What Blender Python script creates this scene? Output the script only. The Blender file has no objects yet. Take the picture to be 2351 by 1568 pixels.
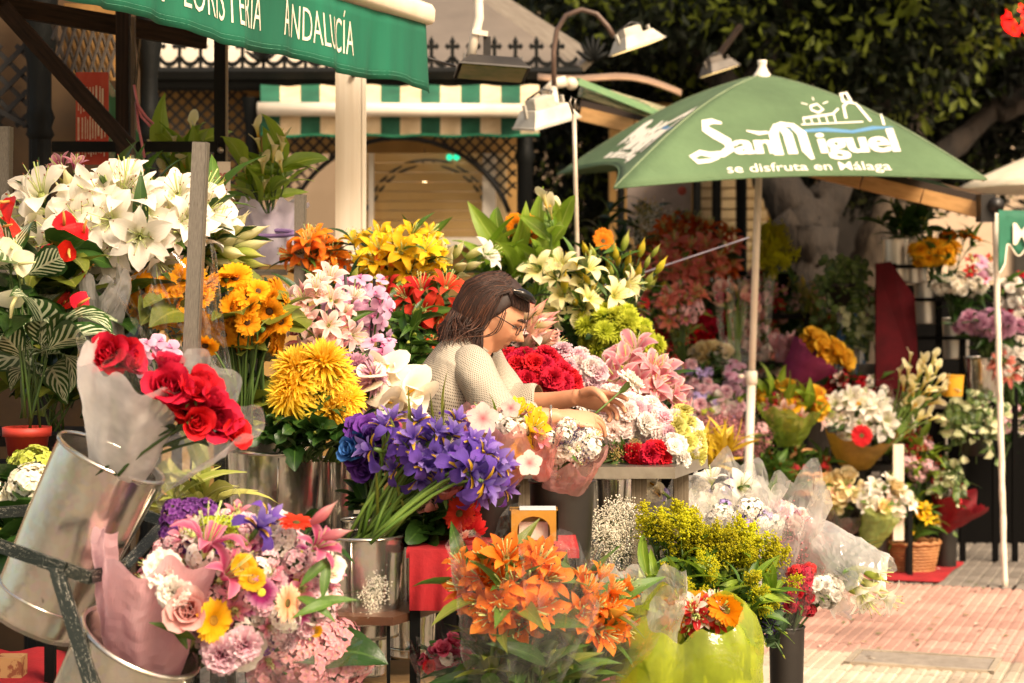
import bpy, bmesh, math, random
import numpy as np
from mathutils import Vector, Matrix, noise as mnoise

# ------------------------------------------------------------------ camera, sky, sun, exposure
scn = bpy.context.scene
col = scn.collection
EYE = 1.57                 # eye height above the pavement
FPX = 4572.0               # focal length in picture units (picture 2351 wide, 70 mm lens)
HX, HY = 1175.5, 650.0     # where the horizon's centre falls
cam_d = bpy.data.cameras.new('camera')
cam_d.sensor_width = 36.0
cam_d.lens = 36.0 * FPX / 2351.0
cam_d.shift_y = -(784.0 - HY) / 2351.0
cam_d.clip_start = 0.1
cam_d.clip_end = 400.0
cam_d.dof.use_dof = True
cam_d.dof.focus_distance = 5.3
cam_d.dof.aperture_fstop = 4.5
cam = bpy.data.objects.new('camera', cam_d)
col.objects.link(cam)
cam.location = (0, 0, EYE)
cam.rotation_euler = (math.radians(90), 0, 0)
scn.camera = cam

SUN_TO = Vector((0.52, -0.66, 0.80)).normalized()
SUN_EL = math.asin(SUN_TO.z)
SUN_AZ = math.atan2(SUN_TO.x, SUN_TO.y)
world = bpy.data.worlds.new('World')
scn.world = world
world.use_nodes = True
wn = world.node_tree
bg = wn.nodes['Background']
sky = wn.nodes.new('ShaderNodeTexSky')
sky.sky_type = 'NISHITA'
sky.sun_disc = False
sky.sun_elevation = SUN_EL
sky.sun_rotation = SUN_AZ
sky.air_density = 1.0
sky.dust_density = 4.0
sky.ozone_density = 0.6
tint = wn.nodes.new('ShaderNodeMix')
tint.data_type = 'RGBA'
tint.blend_type = 'MULTIPLY'
tint.inputs['Factor'].default_value = 1.0
tint.inputs['B'].default_value = (1.10, 0.90, 0.66, 1)      # warm white balance of the photograph
wn.links.new(sky.outputs['Color'], tint.inputs['A'])
wn.links.new(tint.outputs['Result'], bg.inputs['Color'])
bg.inputs['Strength'].default_value = 0.125
sun_d = bpy.data.lights.new('sun', 'SUN')
sun_d.energy = 2.2
sun_d.angle = math.radians(22)
sun_d.color = (1.0, 0.88, 0.70)
sun = bpy.data.objects.new('sun', sun_d)
col.objects.link(sun)
sun.rotation_euler = SUN_TO.to_track_quat('Z', 'Y').to_euler()
scn.view_settings.view_transform = 'Standard'
scn.view_settings.look = 'None'
scn.view_settings.gamma = 1.0
scn.view_settings.exposure = 1.15
scn.cycles.max_bounces = 8
scn.cycles.transparent_max_bounces = 24
scn.cycles.caustics_reflective = False
scn.cycles.caustics_refractive = False
scn.cycles.sample_clamp_indirect = 6.0

# ------------------------------------------------------------------ helpers
BACK = [0]
def far_d(d):
    """stretch of the next stall's depth: everything stands behind its pole"""
    return 10.3 + (d - 8.8) * .5454 if BACK[0] and 8.75 < d < 12.1 else d

def at(px, py, d):
    """a point of the place: d metres ahead, seen at (px, py)"""
    d = far_d(d)
    return Vector(((px - HX) / FPX * d, d, EYE - (py - HY) / FPX * d))

def m(px, d):
    return px * far_d(d) / FPX

def C(h):
    h = h.lstrip('#')
    v = [int(h[i:i + 2], 16) / 255 for i in (0, 2, 4)]
    return tuple(x / 12.92 if x <= .04045 else ((x + .055) / 1.055) ** 2.4 for x in v) + (1,)

# row direction of the stalls, measured from their vanishing point
ROW = Vector((0.340, 0.940, 0))
ACR = Vector((0.940, -0.340, 0))

def link(o, parent=None):
    col.objects.link(o)
    if parent is not None:
        o.parent = parent
    return o

def tag(o, label, cat=None, group=None, kind=None):
    if label: o['label'] = label
    if cat: o['category'] = cat
    if group: o['group'] = group
    if kind: o['kind'] = kind
    return o

def thing(name, label, cat, loc, group=None):
    o = link(bpy.data.objects.new(name, None))
    o.location = loc
    o.empty_display_size = .05
    return tag(o, label, cat, group)

def inst(mesh, name, parent=None, M=None):
    o = link(bpy.data.objects.new(name, mesh), parent)
    if M is not None:
        o.matrix_basis = M
    return o

def loc_of(parent):
    return Vector(parent.location) if parent is not None else Vector((0, 0, 0))

class MB:
    def __init__(s):
        s.v = []; s.f = []; s.mi = []; s.uv = []; s.n = 0
    def add(s, P, faces, mat=0, uv=None, M=None):
        P = np.asarray(P, float).reshape(-1, 3)
        if M is not None:
            A = np.array(M)
            P = P @ A[:3, :3].T + A[:3, 3]
        s.v.append(P)
        s.uv.append(np.zeros((len(P), 2)) if uv is None else np.asarray(uv, float).reshape(-1, 2))
        b = s.n
        for f in faces:
            s.f.append(tuple(i + b for i in f))
            s.mi.append(mat)
        s.n += len(P)
        return s
    def grid(s, P, mat=0, M=None, closed=False, uv=None):
        """P[nt, ns, 3]: t along, s across"""
        P = np.asarray(P, float)
        nt, ns = P.shape[:2]
        if uv is None:
            uu, vv = np.meshgrid(np.linspace(0, 1, ns), np.linspace(0, 1, nt))
            uv = np.stack([uu, vv], -1)
        fs = []
        for i in range(nt - 1):
            for j in range(ns if closed else ns - 1):
                k = (j + 1) % ns
                fs.append((i * ns + j, i * ns + k, (i + 1) * ns + k, (i + 1) * ns + j))
        return s.add(P, fs, mat, uv, M)
    def box(s, c, h, mat=0, M=None):
        x, y, z = h
        P = [(c[0] + a * x, c[1] + b * y, c[2] + e * z) for e in (-1, 1) for b in (-1, 1) for a in (-1, 1)]
        F = [(0, 2, 3, 1), (4, 5, 7, 6), (0, 1, 5, 4), (2, 6, 7, 3), (0, 4, 6, 2), (1, 3, 7, 5)]
        return s.add(P, F, mat, None, M)
    def tube(s, pts, r, n=6, mat=0, M=None, caps=True):
        pts = [Vector(p) for p in pts]
        if not hasattr(r, '__len__'):
            r = [r] * len(pts)
        rows = []
        ref = None
        for i, p in enumerate(pts):
            t = (pts[min(i + 1, len(pts) - 1)] - pts[max(i - 1, 0)])
            t = t.normalized() if t.length > 1e-9 else Vector((0, 0, 1))
            if ref is None:
                ref = Vector((1, 0, 0)) if abs(t.x) < .8 else Vector((0, 1, 0))
            x = (ref - t * ref.dot(t)).normalized()
            ref = x
            y = t.cross(x)
            rows.append([p + (x * math.cos(a) + y * math.sin(a)) * r[i] for a in [2 * math.pi * k / n for k in range(n)]])
        b = s.n
        s.grid(np.array([[tuple(q) for q in row] for row in rows]), mat, M, closed=True)
        if caps:
            s.f.append(tuple(b + k for k in range(n))[::-1]); s.mi.append(mat)
            e = b + (len(pts) - 1) * n
            s.f.append(tuple(e + k for k in range(n))); s.mi.append(mat)
        return s
    def lathe(s, prof, n=24, mat=0, M=None, wob=None):
        rows = []
        for k, (r, z) in enumerate(prof):
            row = []
            for j in range(n):
                a = 2 * math.pi * j / n
                rr = r if wob is None else r * (1 + wob(a, z))
                row.append((rr * math.cos(a), rr * math.sin(a), z))
            rows.append(row)
        return s.grid(np.array(rows), mat, M, closed=True)
    def blob(s, c, r, mat=0, M=None):
        x, y, z = c
        if not hasattr(r, '__len__'): r = (r, r, r)
        P = [(x + r[0], y, z), (x - r[0], y, z), (x, y + r[1], z), (x, y - r[1], z), (x, y, z + r[2]), (x, y, z - r[2])]
        F = [(0, 2, 4), (2, 1, 4), (1, 3, 4), (3, 0, 4), (2, 0, 5), (1, 2, 5), (3, 1, 5), (0, 3, 5)]
        return s.add(P, F, mat, None, M)
    def mesh(s, name, mats, smooth=True):
        me = bpy.data.meshes.new(name)
        V = np.concatenate(s.v) if s.v else np.zeros((0, 3))
        me.from_pydata(V.tolist(), [], s.f)
        for mt in (mats if isinstance(mats, (list, tuple)) else [mats]):
            me.materials.append(mt)
        me.polygons.foreach_set('material_index', np.array(s.mi, dtype=np.int32))
        me.polygons.foreach_set('use_smooth', np.full(len(s.f), bool(smooth)))
        if s.uv:
            U = np.concatenate(s.uv)
            lay = me.uv_layers.new(name='UVMap')
            li = np.zeros(len(me.loops), dtype=np.int32)
            me.loops.foreach_get('vertex_index', li)
            lay.data.foreach_set('uv', U[li].astype(np.float32).ravel())
        me.update()
        return me
    def build(s, name, mats, parent=None, smooth=True):
        """world coordinates -> child of parent (whose origin is subtracted)"""
        if parent is not None:
            L = np.array(loc_of(parent))
            s.v = [p - L for p in s.v]
        return inst(s.mesh(name, mats, smooth), name, parent)

def frame(z, loc=(0, 0, 0), roll=0.0, scale=1.0, ref=None):
    z = Vector(z).normalized()
    ref = Vector(ref) if ref is not None else (Vector((0, 0, 1)) if abs(z.z) < .95 else Vector((0, 1, 0)))
    x = ref.cross(z).normalized()
    y = z.cross(x)
    R = Matrix((x, y, z)).transposed() @ Matrix.Rotation(roll, 3, 'Z')
    M = (R * scale).to_4x4()
    M.translation = Vector(loc)
    return M

CUBE = {}
def cube_mesh(mat):
    if mat.name not in CUBE:
        b = MB(); b.box((0, 0, 0), (.5, .5, .5))
        CUBE[mat.name] = b.mesh('block', mat, smooth=False)
    return CUBE[mat.name]

def bar(name, p0, p1, w, t, mat, parent=None, ref=(0, 0, 1)):
    """a square bar from p0 to p1; w across, t along ref"""
    p0, p1 = Vector(p0), Vector(p1)
    ax = p1 - p0
    L = ax.length
    z = ax / L
    r = Vector(ref)
    if abs(z.dot(r)) > .98: r = Vector((0, 1, 0))
    x = r.cross(z).normalized(); y = z.cross(x)
    M = Matrix((x * w, y * t, z * L)).transposed().to_4x4()
    M.translation = (p0 + p1) / 2 - loc_of(parent)
    return inst(cube_mesh(mat), name, parent, M)

def tubeobj(name, pts, r, mat, parent=None, n=8):
    b = MB(); b.tube(pts, r, n)
    return b.build(name, mat, parent)

# ------------------------------------------------------------------ materials
MATS = {}
def nodes_of(name):
    mt = bpy.data.materials.new(name)
    mt.use_nodes = True
    nt = mt.node_tree
    return mt, nt, nt.nodes['Principled BSDF'], nt.nodes['Material Output']

def N(nt, kind, **kw):
    n = nt.nodes.new(kind)
    for k, v in kw.items():
        if k in n.inputs.keys():
            n.inputs[k].default_value = v
        else:
            setattr(n, k, v)
    return n

def mixc(nt, a, b, fac, blend='MIX'):
    x = nt.nodes.new('ShaderNodeMix'); x.data_type = 'RGBA'; x.blend_type = blend
    for sock, v in (('A', a), ('B', b), ('Factor', fac)):
        i = [s for s in x.inputs if s.name == sock and (s.type == 'RGBA' if sock != 'Factor' else s.type == 'VALUE')][0]
        if isinstance(v, (tuple, list, float, int)): i.default_value = v
        else: nt.links.new(v, i)
    return [s for s in x.outputs if s.type == 'RGBA'][0]

def math_n(nt, op, a, b=None, clamp=False):
    x = nt.nodes.new('ShaderNodeMath'); x.operation = op; x.use_clamp = clamp
    for k, v in enumerate((a, b)):
        if v is None: continue
        if isinstance(v, (float, int)): x.inputs[k].default_value = v
        else: nt.links.new(v, x.inputs[k])
    return x.outputs[0]

def ramp(nt, src, stops, interp='LINEAR'):
    r = nt.nodes.new('ShaderNodeValToRGB'); r.color_ramp.interpolation = interp
    e = r.color_ramp.elements
    while len(e) < len(stops): e.new(.5)
    for k, (p, c) in enumerate(stops):
        e[k].position = p; e[k].color = c if len(c) == 4 else tuple(c) + (1,)
    if src is not None: nt.links.new(src, r.inputs[0])
    return r.outputs[0]

def noise(nt, scale, detail=4, coord='Object', stretch=None, rough=.6, dim='3D'):
    tc = nt.nodes.new('ShaderNodeTexCoord')
    src = tc.outputs[coord]
    if stretch:
        mp = nt.nodes.new('ShaderNodeMapping'); mp.inputs['Scale'].default_value = stretch
        nt.links.new(src, mp.inputs['Vector']); src = mp.outputs[0]
    n = nt.nodes.new('ShaderNodeTexNoise')
    n.inputs['Scale'].default_value = scale; n.inputs['Detail'].default_value = detail; n.inputs['Roughness'].default_value = rough
    nt.links.new(src, n.inputs['Vector'])
    return n.outputs['Fac']

def bump(nt, b, h, strength=.3, dist=.01):
    n = nt.nodes.new('ShaderNodeBump'); n.inputs['Strength'].default_value = strength; n.inputs['Distance'].default_value = dist
    nt.links.new(h, n.inputs['Height']); nt.links.new(n.outputs[0], b.inputs['Normal'])

def mat(name, c1, c2=None, rough=.6, metal=0., scale=8., stretch=None, bmp=.0, lo=.35, hi=.65, coord='Object', spec=.5, bscale=None, bdist=.01):
    """painted / plain surface with uneven tone and fine relief"""
    if name in MATS: return MATS[name]
    mt, nt, b, out = nodes_of(name)
    c1 = C(c1) if isinstance(c1, str) else c1
    c2 = (C(c2) if isinstance(c2, str) else c2) if c2 else tuple(x * .72 for x in c1[:3]) + (1,)
    f = noise(nt, scale, 5, coord, stretch)
    nt.links.new(ramp(nt, f, [(lo, c1), (hi, c2)]), b.inputs['Base Color'])
    b.inputs['Roughness'].default_value = rough
    b.inputs['Metallic'].default_value = metal
    b.inputs['Specular IOR Level'].default_value = spec
    if bmp:
        bump(nt, b, noise(nt, bscale or scale * 6, 4, coord, stretch), bmp, bdist)
    MATS[name] = mt
    return mt

def petal(name, base, mid, tip, edge=None, spots=None, trans=.42, vein=.24, rough=.72, jit=.17, epow=2.2):
    """petal: colour from throat to tip, optional paler edge, freckles, fine veins, translucent"""
    if name in MATS: return MATS[name]
    mt, nt, b, out = nodes_of(name)
    tc = nt.nodes.new('ShaderNodeTexCoord'); sp = nt.nodes.new('ShaderNodeSeparateXYZ')
    nt.links.new(tc.outputs['UV'], sp.inputs[0])
    c = ramp(nt, sp.outputs[1], [(0.0, C(base)), (.45, C(mid)), (1.0, C(tip))])
    if edge:
        a = math_n(nt, 'ABSOLUTE', math_n(nt, 'SUBTRACT', math_n(nt, 'MULTIPLY', sp.outputs[0], 2.0), 1.0))
        c = mixc(nt, c, C(edge), math_n(nt, 'POWER', a, epow))
    if spots:
        v = nt.nodes.new('ShaderNodeTexVoronoi'); v.inputs['Scale'].default_value = 14
        nt.links.new(tc.outputs['UV'], v.inputs['Vector'])
        k = math_n(nt, 'LESS_THAN', v.outputs['Distance'], .22)
        k = math_n(nt, 'MULTIPLY', k, math_n(nt, 'LESS_THAN', sp.outputs[1], .55))
        c = mixc(nt, c, C(spots), math_n(nt, 'MULTIPLY', k, .75))
    vn = noise(nt, 1.0, 3, 'UV', (26, 2.2, 1))
    hs = nt.nodes.new('ShaderNodeHueSaturation')
    oi = nt.nodes.new('ShaderNodeObjectInfo')
    vv = math_n(nt, 'ADD', math_n(nt, 'MULTIPLY', vn, vein * 2), 1.0 - vein)
    rr = math_n(nt, 'ADD', math_n(nt, 'MULTIPLY', oi.outputs['Random'], jit * 2), 1.0 - jit)
    nt.links.new(math_n(nt, 'MULTIPLY', vv, rr), hs.inputs['Value'])
    nt.links.new(math_n(nt, 'ADD', math_n(nt, 'MULTIPLY', oi.outputs['Random'], .014), .493), hs.inputs['Hue'])
    nt.links.new(c, hs.inputs['Color'])
    nt.links.new(hs.outputs[0], b.inputs['Base Color'])
    b.inputs['Roughness'].default_value = rough
    b.inputs['Specular IOR Level'].default_value = .18
    bump(nt, b, vn, .35, .004)
    if trans:
        tr = nt.nodes.new('ShaderNodeBsdfTranslucent'); nt.links.new(hs.outputs[0], tr.inputs['Color'])
        mx = nt.nodes.new('ShaderNodeMixShader'); mx.inputs[0].default_value = trans
        nt.links.new(b.outputs[0], mx.inputs[1]); nt.links.new(tr.outputs[0], mx.inputs[2])
        nt.links.new(mx.outputs[0], out.inputs['Surface'])
    MATS[name] = mt
    return mt

def leafmat(name, c1, c2, rib=None, stripe=None, trans=.25, rough=.42, spec=.5):
    if name in MATS: return MATS[name]
    mt, nt, b, out = nodes_of(name)
    tc = nt.nodes.new('ShaderNodeTexCoord'); sp = nt.nodes.new('ShaderNodeSeparateXYZ')
    nt.links.new(tc.outputs['UV'], sp.inputs[0])
    oi = nt.nodes.new('ShaderNodeObjectInfo')
    f = noise(nt, 1.0, 3, 'UV', (5, 3, 1))
    f = math_n(nt, 'ADD', math_n(nt, 'MULTIPLY', f, .6), math_n(nt, 'MULTIPLY', oi.outputs['Random'], .5))
    c = ramp(nt, f, [(.25, C(c1)), (.75, C(c2))])
    a = math_n(nt, 'ABSOLUTE', math_n(nt, 'SUBTRACT', math_n(nt, 'MULTIPLY', sp.outputs[0], 2.0), 1.0))
    if stripe:
        # pale bars running from the midrib to the edge
        w = nt.nodes.new('ShaderNodeTexWave'); w.inputs['Scale'].default_value = 2.6; w.inputs['Distortion'].default_value = 1.2
        w.bands_direction = 'Y'
        cb = nt.nodes.new('ShaderNodeCombineXYZ')
        nt.links.new(math_n(nt, 'SUBTRACT', sp.outputs[1], math_n(nt, 'MULTIPLY', a, .35)), cb.inputs[1])
        nt.links.new(cb.outputs[0], w.inputs['Vector'])
        k = math_n(nt, 'GREATER_THAN', w.outputs['Fac'], .62)
        k = math_n(nt, 'MULTIPLY', k, math_n(nt, 'LESS_THAN', a, .8))
        c = mixc(nt, c, C(stripe), k)
    if rib:
        k = math_n(nt, 'LESS_THAN', a, .07)
        c = mixc(nt, c, C(rib), math_n(nt, 'MULTIPLY', k, .7))
    nt.links.new(c, b.inputs['Base Color'])
    b.inputs['Roughness'].default_value = rough
    b.inputs['Specular IOR Level'].default_value = spec
    bump(nt, b, noise(nt, 1.0, 2, 'UV', (14, 9, 1)), .3, .004)
    if trans:
        tr = nt.nodes.new('ShaderNodeBsdfTranslucent'); nt.links.new(c, tr.inputs['Color'])
        mx = nt.nodes.new('ShaderNodeMixShader'); mx.inputs[0].default_value = trans
        nt.links.new(b.outputs[0], mx.inputs[1]); nt.links.new(tr.outputs[0], mx.inputs[2])
        nt.links.new(mx.outputs[0], out.inputs['Surface'])
    MATS[name] = mt
    return mt

def film(name, colr=(1, 1, 1, 1), haze=.006, gloss=.28, rough=.035, bmp=.25, body=None, crease=.3):
    """cellophane / tinted film: mostly see-through, sharp broken highlights"""
    if name in MATS: return MATS[name]
    mt, nt, b, out = nodes_of(name)
    nt.nodes.remove(b)
    tr = nt.nodes.new('ShaderNodeBsdfTransparent'); tr.inputs[0].default_value = colr
    gl = nt.nodes.new('ShaderNodeBsdfGlossy'); gl.inputs['Roughness'].default_value = rough
    gl.inputs['Color'].default_value = (1, 1, 1, 1)
    df = nt.nodes.new('ShaderNodeBsdfTranslucent'); body = body or tuple(.35 + .6 * c for c in colr[:3]) + (1,); df.inputs[0].default_value = body
    d2 = nt.nodes.new('ShaderNodeBsdfDiffuse'); d2.inputs[0].default_value = body
    ad = nt.nodes.new('ShaderNodeMixShader'); ad.inputs[0].default_value = .5
    nt.links.new(df.outputs[0], ad.inputs[1]); nt.links.new(d2.outputs[0], ad.inputs[2])
    nz = noise(nt, 9, 3, 'Object')
    lw = nt.nodes.new('ShaderNodeLayerWeight'); lw.inputs[0].default_value = .12
    bp = nt.nodes.new('ShaderNodeBump'); bp.inputs['Strength'].default_value = bmp; bp.inputs['Distance'].default_value = .012
    nt.links.new(noise(nt, 26, 3, 'Object'), bp.inputs['Height'])
    nt.links.new(bp.outputs[0], gl.inputs['Normal']); nt.links.new(bp.outputs[0], lw.inputs['Normal'])
    m1 = nt.nodes.new('ShaderNodeMixShader')
    ge = nt.nodes.new('ShaderNodeNewGeometry')
    cr = ramp(nt, ge.outputs['Pointiness'], [(.525, (0, 0, 0, 1)), (.60, (1, 1, 1, 1))])  # glints along the creases painted in as whiter haze
    hz = math_n(nt, 'ADD', math_n(nt, 'MULTIPLY', nz, haze * 2), math_n(nt, 'MULTIPLY', cr, crease), True)
    nt.links.new(hz, m1.inputs[0])
    nt.links.new(tr.outputs[0], m1.inputs[1]); nt.links.new(ad.outputs[0], m1.inputs[2])
    m2 = nt.nodes.new('ShaderNodeMixShader')
    fr = math_n(nt, 'ADD', math_n(nt, 'MULTIPLY', lw.outputs['Facing'], gloss * 2.), gloss * .10, True)
    nt.links.new(fr, m2.inputs[0]); nt.links.new(m1.outputs[0], m2.inputs[1]); nt.links.new(gl.outputs[0], m2.inputs[2])
    nt.links.new(m2.outputs[0], out.inputs['Surface'])
    MATS[name] = mt
    return mt

def paper(name, c1, c2=None, trans=.4, rough=.6):
    if name in MATS: return MATS[name]
    mt = mat(name, c1, c2, rough, scale=14, bmp=.25, bscale=60)
    nt = mt.node_tree; b = nt.nodes['Principled BSDF']; out = nt.nodes['Material Output']
    tr = nt.nodes.new('ShaderNodeBsdfTranslucent'); tr.inputs[0].default_value = C(c1)
    mx = nt.nodes.new('ShaderNodeMixShader'); mx.inputs[0].default_value = trans
    nt.links.new(b.outputs[0], mx.inputs[1]); nt.links.new(tr.outputs[0], mx.inputs[2])
    nt.links.new(mx.outputs[0], out.inputs['Surface'])
    return mt

def emis(name, c, s):
    if name in MATS: return MATS[name]
    mt, nt, b, out = nodes_of(name)
    b.inputs['Base Color'].default_value = C(c)
    b.inputs['Emission Color'].default_value = C(c); b.inputs['Emission Strength'].default_value = s
    MATS[name] = mt
    return mt

def galv():
    if 'galvanised' in MATS: return MATS['galvanised']
    mt, nt, b, out = nodes_of('galvanised')
    f = noise(nt, 5, 5, 'Object', (1, 1, .35))
    v = nt.nodes.new('ShaderNodeTexVoronoi'); v.inputs['Scale'].default_value = 60
    tc = nt.nodes.new('ShaderNodeTexCoord'); nt.links.new(tc.outputs['Object'], v.inputs['Vector'])
    c = ramp(nt, f, [(.3, C('#efeae2')), (.55, C('#d4ccc0')), (.75, C('#a89d90'))])
    c = mixc(nt, c, v.outputs['Color'], .06)
    # grime streaks and spots
    g = noise(nt, 22, 4, 'Object', (1, 1, .25))
    c = mixc(nt, c, C('#5a4c3c'), math_n(nt, 'MULTIPLY', math_n(nt, 'GREATER_THAN', g, .68), .5))
    nt.links.new(c, b.inputs['Base Color'])
    b.inputs['Metallic'].default_value = .95
    nt.links.new(ramp(nt, f, [(.3, (.10, .10, .10, 1)), (.7, (.26, .26, .26, 1))]), b.inputs['Roughness'])
    bump(nt, b, noise(nt, 9, 3, 'Object'), .12, .02)
    MATS['galvanised'] = mt
    return mt

GALV = galv()
STEEL = mat('worn_steel', '#a39a8e', '#6e6459', .38, .85, 14, (1, 1, .15), .1)
BLACK_PL = mat('black_plastic', '#26211d', '#1a1613', .42, 0, 5, None, .05)
DARK_IRON = mat('dark_green_iron', '#080a08', '#040504', .6, 0, 9, None, .25, spec=.2)
BROWN_IRON = mat('dark_brown_iron', '#33251c', '#19120d', .7, 0, 7, None, .3, spec=.2)
WHITE_PT = mat('cream_white_paint', '#eadfce', '#d8cab5', .45, 0, 3, None, .05)
ZINC = mat('zinc_section', '#8f887e', '#6a635a', .42, .7, 30, None, .15)
GREY_LAMP = mat('grey_cast_lamp', '#c9c3b6', '#a79f90', .5, .1, 8)
STEM = leafmat('stem_green', '#4a6a24', '#6f8a3a', trans=0)
STEM_D = leafmat('stem_dark_green', '#2c4418', '#48602a', trans=0)
CELLO = film('clear_cellophane')
CELLO_W = film('frosted_cellophane', (1, .985, .95, 1), .34, .34, .05, .3, (.97, .95, .92, 1))
PINKFILM = film('pink_film', (1.0, .72, .68, 1), .40, .2, .12, .5, (.85, .45, .42, 1))
PINKTIS = None
PINKFILM2 = film('magenta_film', (.98, .50, .66, 1), .34, .2, .12)
LIMEFILM = film('lime_film', (.78, .88, .14, 1), .44, .2, .06, .4, (.58, .68, .06, 1))
# ------------------------------------------------------------------ flower shapes
R = random.Random(7)
def prof(t, keys):
    return np.interp(t, [k[0] for k in keys], [k[1] for k in keys])

LILY_W = [(0, .22), (.25, .62), (.5, 1), (.75, .82), (.92, .35), (1, .02)]
OVAL_W = [(0, .3), (.25, .8), (.55, 1), (.85, .75), (1, .15)]
STRAP_W = [(0, .5), (.4, .9), (.8, 1), (.95, .7), (1, .15)]
FAN_W = [(0, .15), (.5, .6), (.85, 1), (1, .95)]
LANCE_W = [(0, .12), (.2, .7), (.4, 1), (.7, .65), (1, .02)]
HEART_W = [(0, .55), (.12, 1), (.35, .98), (.7, .55), (1, .03)]
ROUND_W = [(0, .15), (.2, .75), (.5, 1), (.8, .85), (1, .2)]

def pet(L, W, a0, a1, keys=LILY_W, cup=.2, p=1.0, nt=7, ns=5, ruf=0., rf=5, r0=0., phi=0., ph=0., jag=0., fold=0.):
    """petal surface leaving the axis at angle a0 (deg above the plane), bending to a1"""
    t = np.linspace(0, 1, nt)
    ang = np.radians(a0 + (a1 - a0) * t ** p)
    dl = L / (nt - 1)
    y = r0 + np.concatenate([[0], np.cumsum(np.cos((ang[1:] + ang[:-1]) / 2)) * dl])
    z = np.concatenate([[0], np.cumsum(np.sin((ang[1:] + ang[:-1]) / 2)) * dl])
    s = np.linspace(-1, 1, ns)
    w = prof(t, keys) * W / 2
    S, T = np.meshgrid(s, t)
    Wd = w[:, None]
    off = cup * (S ** 2) * Wd + fold * np.abs(S) * Wd + ruf * W * np.sin(rf * np.pi * T + ph + S * 2.3) * np.abs(S) ** 1.5
    if jag:
        off = off + jag * W * ((np.arange(ns) % 2) * 2 - 1)[None, :] * (T ** 2)
    X = S * Wd
    Y = y[:, None] - np.sin(ang)[:, None] * off
    Z = z[:, None] + np.cos(ang)[:, None] * off
    c, d = math.cos(phi), math.sin(phi)
    return np.stack([X * c - Y * d, X * d + Y * c, Z], -1)

FL = {}       # key -> list of meshes (axis +Z, life size)
SPLIT = {}    # key -> (core meshes, [(petal mesh, phi, tilt)])
LEAF = {}

def lily(key, pm, stam='#b5482a', L=.105, W=.05, a0=68, a1=-28, nvar=4, center='#9fb04a', tube=.02):
    sm = mat('anther_' + stam.strip('#'), stam, None, .8)
    gm = mat('filament_green', '#c5cf8a', '#a3b45a', .6)
    out = []
    for v in range(nvar):
        rr = random.Random(hash(key) % 1000 + v) if False else random.Random(len(FL) * 13 + v)
        core = MB(); da, db = rr.uniform(-9, 12), rr.uniform(-18, 26)
        for k in range(6):
            a = k * math.pi / 3 + .3
            d = .18 + rr.uniform(-.05, .05)
            tip = (math.cos(a) * L * d * 1.7, math.sin(a) * L * d * 1.7, L * .82 + rr.uniform(-.006, .006))
            core.tube([(0, 0, 0), (tip[0] * .5, tip[1] * .5, tip[2] * .6), tip], .0011, 4, 1)
            core.blob(tip, (.0022, .0022, .0048), 2)
        core.tube([(0, 0, 0), (0.002, 0, L * .5), (.006, .003, L * .98)], [.003, .0018, .0022], 5, 1)
        core.lathe([(.002, -.012), (.008, 0), (.010, .012), (.006, .022)], 6, 1)
        ps = []
        for k in range(6):
            inner = k % 2
            b = MB()
            b.grid(pet(L * rr.uniform(.93, 1.05), W * (1.0 if inner else .66), a0 + da + rr.uniform(-8, 8), a1 + db + rr.uniform(-24, 18),
                       cup=.22 if inner else .12, p=1.5, nt=8, ns=5, ruf=.05 if inner else .02, rf=4, r0=.006, ph=rr.uniform(0, 6), fold=.06))
            ps.append((b, k * math.pi / 3 + rr.uniform(-.08, .08)))
        full = MB()
        for b, ph in ps:
            full.add(np.concatenate(b.v), b.f, 0, np.concatenate(b.uv), Matrix.Rotation(ph, 4, 'Z'))
        base = full.n
        full.v += core.v; full.uv += core.uv
        full.f += [tuple(i + base for i in f) for f in core.f]; full.mi += core.mi; full.n += core.n
        out.append(full.mesh(key, [pm, gm, sm]))
        SPLIT.setdefault(key, []).append((core.mesh('flower', [pm, gm, sm]), [(b.mesh('petal', pm), ph) for b, ph in ps]))
    FL[key] = out

def bud(key, pm, L=.09, r=.013):
    b = MB()
    rows = []
    for i, t in enumerate(np.linspace(0, 1, 9)):
        rad = r * (.25 + .9 * math.sin(min(1, t * 1.15 + .08) * math.pi) ** .8) * (1 - t ** 6 * .9)
        rows.append([(rad * (1 + .16 * math.cos(3 * a)) * math.cos(a) + .006 * t * t, rad * (1 + .16 * math.cos(3 * a)) * math.sin(a), t * L)
                     for a in np.linspace(0, 2 * math.pi, 12, endpoint=False)])
    b.grid(np.array(rows), 0, None, True)
    FL[key] = [b.mesh(key, pm)]

def carnation(key, pm, r=.03):
    out = []
    for v in range(3):
        rr = random.Random(50 + v)
        b = MB()
        for ring, (n, a0, a1, L) in enumerate([(9, 22, -28, 1.0), (9, 46, -4, .98), (8, 64, 22, .92), (6, 80, 48, .82), (4, 90, 75, .7)]):
            for k in range(n):
                b.grid(pet(r * L * rr.uniform(.9, 1.1), r * 1.0, a0 + rr.uniform(-8, 8), a1 + rr.uniform(-14, 14), FAN_W, .05, 1, 4, 7,
                           jag=.075, ruf=.10, rf=3, ph=rr.uniform(0, 6), phi=k * 2 * math.pi / n + ring * .4 + rr.uniform(-.15, .15), r0=.003), 0)
        b.lathe([(.002, -.03), (.007, -.022), (.008, -.005), (.006, .004)], 6, 1)
        out.append(b.mesh(key, [pm, STEM]))
    FL[key] = out

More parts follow.
